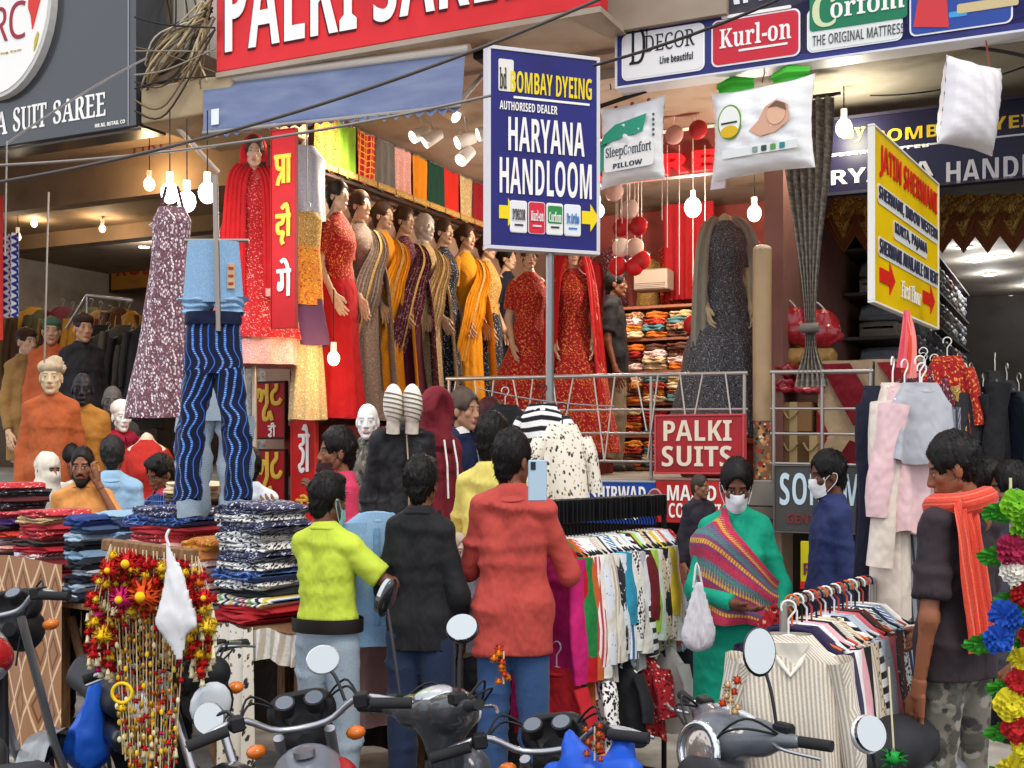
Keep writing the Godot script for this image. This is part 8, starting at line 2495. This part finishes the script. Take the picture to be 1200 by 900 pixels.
		for j in 13:
			var px: float = 1193 + s * 24 + 9.0 * sin(j * 1.9 + s) - (14.0 if s == 0 and j in [5, 6] else 0.0)
			var p := at(px, 592 + j * 26.0, 3.05 + 0.05 * s)
			part(o, "flower", rosette(4), petal(seq[j]), Transform3D(Basis.from_euler(Vector3(rng.randf_range(-0.5, 0.5), rng.randf_range(-0.9, 0.3), rng.randf() * 3.0)).scaled(Vector3.ONE * rng.randf_range(0.036, 0.046)), p))
			if j % 2 == 0:
				part(o, "leaf", rosette(2), m("3f9a2c", 0.75), Transform3D(Basis.from_euler(Vector3(0.4, rng.randf(), rng.randf() * 3.0)).scaled(Vector3(0.06, 0.03, 0.03)), p + Vector3(-0.02, -0.02, -0.04)))
	# marigold strings tied to the scooters
	for e in [[590, 776, 3.3, "dd7a14", "orange marigold string tied to the dark grey scooter"], [856, 812, 3.4, "d8b48a", "dried flower string tied to the round lamp scooter"], [697, 865, 3.2, "b8582c", "brown tassel tied to the black motorcycle gauges"]]:
		var o := thing("marigold_string", e[4], "ornament", Transform3D(Basis(), at(e[0], e[1], e[2])))
		part(o, "string", tb([Vector3(0, 0.03, 0), Vector3(0, -0.06, 0.0)], 0.003, 4), cord)
		for j in 9:
			part(o, "flower_head", pompom(), m(e[3], 0.8, 0, "") if j % 3 else m("c2421c", 0.8, 0, ""), Transform3D(Basis.from_scale(Vector3.ONE * rng.randf_range(0.012, 0.02)), Vector3(rng.randf_range(-0.025, 0.025), 0.035 - j * 0.011, rng.randf_range(-0.01, 0.015))))
	var gf := thing("tinsel_tuft", "bright green tinsel tuft on the ground side of the coloured hanger rack", "ornament", Transform3D(Basis(), at(1048, 888, 3.4)))
	part(gf, "tinsel", pompom(), m("1f9a3c", 0.6, 0, ""), Transform3D(Basis.from_scale(Vector3(0.05, 0.035, 0.04)), Vector3.ZERO))
	part(gf, "string", tb([Vector3(0, 0, 0), Vector3(0, 0.25, -0.05)], 0.003, 4), cord)

# ---------------------------------------------------------------- awning, cables, pillows
func pillow(label: String, x: Transform3D, w: float, h: float, d: float, mat: Material, sd: int) -> Node3D:
	var o := thing("packed_pillow", label, "pillow", x, "packed pillows hanging before the shops")
	var g := PackedVector3Array()
	var n := 22
	for f in 2:
		g = PackedVector3Array()
		for b in n:
			var v := b / (n - 1.0) * 2.0 - 1.0
			for a in n:
				var u := a / (n - 1.0) * 2.0 - 1.0
				var e := (1.0 - pow(absf(u), 3.0)) * (1.0 - pow(absf(v), 3.0))
				var pin := 1.0 - 0.1 * (1.0 - absf(u)) * absf(v) - 0.0
				var z := d * pow(maxf(e, 0.0), 0.5) + 0.006 * sin(u * 13.0 + sd + v * 4.0) * e + 0.004 * sin(v * 19.0 + u * 7.0)
				g.append(Vector3(u * w * 0.5 * (1.0 - 0.07 * (1.0 - v * v)), v * h * 0.5 * (1.0 - 0.06 * (1.0 - u * u)), z if f == 0 else -z))
		part(o, "pillow_face" if f == 0 else "pillow_back", MB.new().grid(g, n, n).done(), mat)
	return o

func cable(label: String, pts: Array, r: float, col: String, group := "cables strung across the street") -> void:
	solo("overhead_cable", label, "cable", tb(pts, r, 6), m(col, 0.6, 0, ""), Transform3D(), group)

func build_details() -> void:
	# awning
	var aw := thing("shop_awning", "faded blue fabric awning with a scalloped edge under the red fascia", "awning", fx(inn(0, 0, 0)))
	var X := aw.transform.affine_inverse()
	var g := PackedVector3Array()
	var TL := X * fac(238, 100, -0.86)
	var TR := X * fac(545, 62, -0.86)
	var BL := X * fac(238, 156, -1.16)
	var BR := X * fac(541, 124, -1.16)
	var aw_m := StandardMaterial3D.new()
	aw_m.albedo_texture = texs.faded
	aw_m.uv1_scale = Vector3(0.5, 1.2, 1)
	aw_m.roughness = 0.8
	for b in 9:
		var v := b / 8.0
		for a in 97:
			var u := a / 96.0
			var p := TL.lerp(TR, u).lerp(BL.lerp(BR, u), v)
			var dip := 0.12 * sin(u * PI) * sin(v * PI) + 0.012 * sin(u * 23.0 + v * 5.0) * v + 0.03 * sin(u * 7.0 - v * 4.0) * v * v
			var sc := 0.0
			if b == 8:
				sc = 0.04 * absf(sin(u * PI * 24.0))
			g.append(p + Vector3(0, -dip * 0.5 - sc + 0.006, dip * 0.5))
	part(aw, "canvas", MB.new().grid(g, 97, 9).done(), aw_m)
	part(aw, "roller_tube", tb([TL + Vector3(-0.02, 0.02, 0), TR + Vector3(0.03, 0.02, 0)], 0.03, 12), m("b8aca0", 0.5, 0.2, ""))
	part(aw, "front_bar", tb([BL, BR], 0.012, 8), m("8d8780", 0.5, 0.4, ""))
	for u in [0.02, 0.98]:
		part(aw, "folding_arm", tb([TL.lerp(TR, u) + Vector3(0, -0.05, -0.3), BL.lerp(BR, u)], 0.014, 8), m("8d8780", 0.5, 0.4, ""))
	part(aw, "label_patch", bx(Vector3(0.06, 0.1, 0.002)), m("cfd6e0", 0.6, 0, ""), tl(BL.x + 0.08, BL.y + 0.1, BL.z - 0.02))
	# loudspeaker under the red fascia
	var sp := thing("horn_speaker", "black box loudspeaker bolted under the end of the red fascia", "speaker", fx(fac(580, 48, -0.55)))
	part(sp, "cabinet", bx(Vector3(0.22, 0.26, 0.2), 0.015), m("241f1d", 0.7, 0, ""))
	part(sp, "grille", bx(Vector3(0.18, 0.2, 0.01), 0.004), m("15110f", 0.8, 0, ""), tl(0, 0, 0.103))
	part(sp, "bracket", tb([Vector3(0.1, 0.1, -0.05), Vector3(0.32, 0.14, -0.12)], 0.02, 8), m("8a7a70", 0.5, 0.4, ""))
	# steel tube below the left canopy
	solo("support_tube", "pale steel tube slanting under the canopy beside the awning", "tube", tb([fac(207, 148, -0.7), fac(256, 202, -0.4)], 0.018, 8), m("cfc8c0", 0.4, 0.3, ""))
	# cables
	var dk := "57504c"
	cable("long grey cable sagging from the kurta shop up to the blue pole sign", sag(at(-30, 218, 5.6), at(705, -2, 5.2), 0.1, 30), 0.008, dk)
	cable("pale cable crossing below the awning to the pole sign", sag(at(-30, 195, 5.9), at(575, 112, 5.6), 0.06, 30), 0.007, "8a827c")
	cable("thin cable rising along the dark fascia", sag(at(8, 168, 6.5), at(172, 68, 6.6), -0.02, 12), 0.006, "7d7672")
	cable("black cable running behind the pole sign to the brand tiles", sag(at(695, 77, 5.3), at(925, -6, 5.0), 0.02, 16), 0.007, "3a3634")
	cable("thin wire from the soffit to the pole sign", sag(fac(702, 8, -0.1), fac(716, 105, 0.1), 0.0, 6), 0.004, "3a3634")
	cable("thin black wire above the handloom inner sign", sag(fac(1020, 112, 0.1), fac(1240, 62, -0.2), 0.06, 14), 0.005, "2a2624")
	cable("bundled wires at the edge of the handloom canopy", sag(fac(1120, 55, -0.35), fac(1260, 85, -0.3), -0.03, 10), 0.01, "35302d")
	cable("vertical rope before the kurta shop", [at(57, 225, 6.6), at(52, 425, 6.6)], 0.005, "8a7f74", "ropes hanging before the kurta shop")
	cable("thin rope at the very edge of the kurta shop", [at(8, 165, 6.2), at(6, 300, 6.2)], 0.004, "8f877f", "ropes hanging before the kurta shop")
	for j in 7:
		var px: float = [722, 729, 735, 776, 782, 796, 826][j]
		cable("fine thread hanging among the round paper decorations", [fac(px, 170, 1.2), fac(px, [330, 262, 300, 258, 290, 345, 262][j], 1.2)], 0.003, "d8d0c8", "threads in the saree shop")
	# tangle of wires between the fascias
	var tg := thing("wire_tangle", "thick tangle of beige and brown service wires between the two fascias", "wires")
	var hub := fac(246, 12, -0.85)
	for j in 34:
		var e := fac(158 + rng.randf_range(0, 14), rng.randf_range(72, 128), -0.75)
		var mid := hub.lerp(e, rng.randf_range(0.35, 0.65)) + Vector3(rng.randf_range(-0.12, 0.1), rng.randf_range(-0.22, 0.1), rng.randf_range(-0.05, 0.12))
		part(tg, "wire", tb(curve([hub + Vector3(rng.randf_range(-0.05, 0.03), rng.randf_range(-0.1, 0.12), rng.randf_range(-0.03, 0.03)), mid, e], 7), rng.randf_range(0.005, 0.011), 5), m(["a08a64", "6e5a40", "c4b28c", "3a3028", "8f8578", "d8cdb8"][j % 6], 0.7, 0, ""))
	for j in 9:
		part(tg, "wire", tb(curve([fac(166 + j * 8, -20, -0.5), fac(170 + j * 8 + rng.randf_range(-8, 8), 30, -0.55), fac(164 + j * 7, 90, -0.6)], 6), rng.randf_range(0.004, 0.007), 5), m(["2e2a28", "4a443e", "1f1c1b"][j % 3], 0.7, 0, ""))
	for j in 10:
		part(tg, "wire", tb(curve([fac(240 + rng.randf_range(-8, 8), rng.randf_range(5, 30), -0.85), fac(232 + rng.randf_range(-6, 10), 55, -0.88), fac(rng.randf_range(205, 248), rng.randf_range(85, 104), -0.9)], 6), rng.randf_range(0.005, 0.009), 5), m(["a08a64", "6e5a40", "c4b28c"][j % 3], 0.7, 0, ""))
	for j in 8:
		var ya: float = [20, 55, 88, 96, 104, 118, 60, 130][j]
		part(tg, "wire", tb(curve([fac(158, ya, -0.93), fac(195, ya + rng.randf_range(-18, 10), -0.95), fac(252, rng.randf_range(20, 92), -0.93)], 7), rng.randf_range(0.004, 0.008), 5), m(["2a2624", "6e5a40", "8f8578", "3a3028"][j % 4], 0.7, 0, ""))
	# pillows
	var green := m("2f9a7a", 0.4, 0, "")
	var o := pillow("white pillow pack with a green pillow print beside the pole sign", Transform3D(FB * Basis(Vector3.UP, -0.25), fac(741, 168, -0.35)), 0.47, 0.5, 0.07, m("e6e6e6", 0.25, 0, ""), 1)
	part(o, "print", MB.new().plate(PackedVector2Array([Vector2(-0.19, 0.0), Vector2(-0.05, 0.02), Vector2(0.12, 0.04), Vector2(0.15, 0.14), Vector2(-0.08, 0.11), Vector2(-0.16, 0.06)]), 0.07, 0.074).done(), green)
	part(o, "print", MB.new().plate(PackedVector2Array([Vector2(-0.22, -0.18), Vector2(-0.17, -0.14), Vector2(-0.15, 0.02), Vector2(-0.2, 0.0)]), 0.056, 0.06).done(), green)
	part(o, "print_label", MB.new().plate(rrect(0.36, 0.16, 0.02, -0.16, -0.17), 0.068, 0.072).done(), m("f1f0ee", 0.4, 0, ""))
	letters(o, "SleepComfort", Vector2(-0.145, -0.1), Vector2(0.185, -0.02), m("3a3e44", 0.5, 0, ""), true, false, 0.0725)
	letters(o, "PILLOW", Vector2(-0.09, -0.155), Vector2(0.12, -0.125), m("3a3e44", 0.5, 0, ""), false, true, 0.0725)
	for k in 5:
		part(o, "print_dot", MB.new().plate(oval(0.009, 0.009, 10, 0.19, 0.13 - k * 0.03), 0.056, 0.06).done(), m("5a6468", 0.5, 0, ""))
	for k in 3:
		part(o, "clip", bx(Vector3(0.02, 0.04, 0.02), 0.004), m("8a3a3a", 0.5, 0, ""), tl(-0.12 + k * 0.12, 0.23, 0.0))
	part(o, "hanging_rod", tb([Vector3(-0.24, 0.27, 0), Vector3(0.1, 0.3, 0)], 0.014, 8), m("241f1d", 0.6, 0, ""))
	o = pillow("white baby pillow pack with a round green and yellow seal", Transform3D(FB * Basis(Vector3.UP, -0.2), fac(893, 152, -0.45)), 0.64, 0.52, 0.085, m("ebebec", 0.25, 0, ""), 4)
	part(o, "seal", MB.new().plate(oval(0.075, 0.1, 26, -0.16, 0.05), 0.086, 0.09).done(), m("6a9a3a", 0.4, 0, ""))
	part(o, "seal_face", MB.new().plate(oval(0.066, 0.09, 26, -0.16, 0.05), 0.09, 0.092).done(), m("eef0ea", 0.4, 0, ""))
	part(o, "seal_band", MB.new().plate(oval(0.055, 0.035, 20, -0.16, -0.005), 0.092, 0.094).done(), m("dcb41c", 0.4, 0, ""))
	part(o, "seal_line", bx(Vector3(0.1, 0.01, 0.002)), m("3a3e34", 0.5, 0, ""), tl(-0.16, 0.045, 0.0945))
	part(o, "print", MB.new().plate(PackedVector2Array([Vector2(-0.04, -0.02), Vector2(0.02, 0.03), Vector2(0.06, 0.1), Vector2(0.13, 0.13), Vector2(0.2, 0.09), Vector2(0.2, 0.0), Vector2(0.12, -0.05), Vector2(0.03, -0.06)]), 0.088, 0.092).done(), m("d8a88c", 0.45, 0, ""))
	part(o, "print", MB.new().plate(oval(0.055, 0.06, 20, 0.13, 0.05), 0.091, 0.096).done(), m("e3b598", 0.45, 0, ""))
	part(o, "print", MB.new().plate(PackedVector2Array([Vector2(0.08, 0.09), Vector2(0.13, 0.12), Vector2(0.18, 0.1), Vector2(0.19, 0.06), Vector2(0.13, 0.09)]), 0.094, 0.099).done(), m("7a5a48", 0.6, 0, ""))
	part(o, "print_band", bx(Vector3(0.46, 0.05, 0.004), 0.001), m("dfe3e2", 0.4, 0, ""), tl(0.02, -0.13, 0.081))
	for k in 4:
		part(o, "print_icon", MB.new().plate(rrect(0.032, 0.032, 0.006, -0.02 + k * 0.055, -0.145), 0.083, 0.087).done(), m(["8a9a90", "3a4a44", "5a9a4a", "2f8a8a"][k], 0.5, 0, ""))
	for k in 2:
		part(o, "green_handle", strip([Vector3(-0.28 + k * 0.34, 0.28, 0.0), Vector3(-0.18 + k * 0.34, 0.29, 0.02), Vector3(-0.05 + k * 0.34, 0.275, 0.0)], [Vector3.UP, Vector3.UP, Vector3.UP], [0.06, 0.09, 0.06], 1, 0.012, k), m("3fae2c", 0.35, 0, ""))
	for k in 3:
		part(o, "hook", tb([Vector3(-0.2 + k * 0.2, 0.27, 0), Vector3(-0.2 + k * 0.2, 0.36, -0.05)], 0.004, 5), m("8a3a3a", 0.5, 0, ""))
	part(o, "clear_bag", MB.new().plate(PackedVector2Array([Vector2(-0.33, -0.3), Vector2(-0.24, -0.3), Vector2(-0.2, -0.1), Vector2(-0.3, -0.12)]), -0.02, 0.0).done(), film("e6d8e0", 0.5))
	o = pillow("plain white pillow hanging on edge beneath the handloom canopy", Transform3D(FB * Basis(Vector3.UP, 0.75) * Basis(Vector3.BACK, -0.12), fac(1136, 124, -0.55)), 0.34, 0.47, 0.11, m("e4e0e2", 0.35, 0, ""), 2)
	part(o, "piping", tb(curve([Vector3(0.168, 0.23, 0), Vector3(0.156, 0.0, 0), Vector3(0.168, -0.23, 0)], 6), 0.005, 6), m("b99a84", 0.6, 0, ""))
	part(o, "cord", tb([Vector3(0.1, 0.23, 0), Vector3(0.06, 0.36, 0)], 0.005, 5), m("8a4a3a", 0.6, 0, ""))
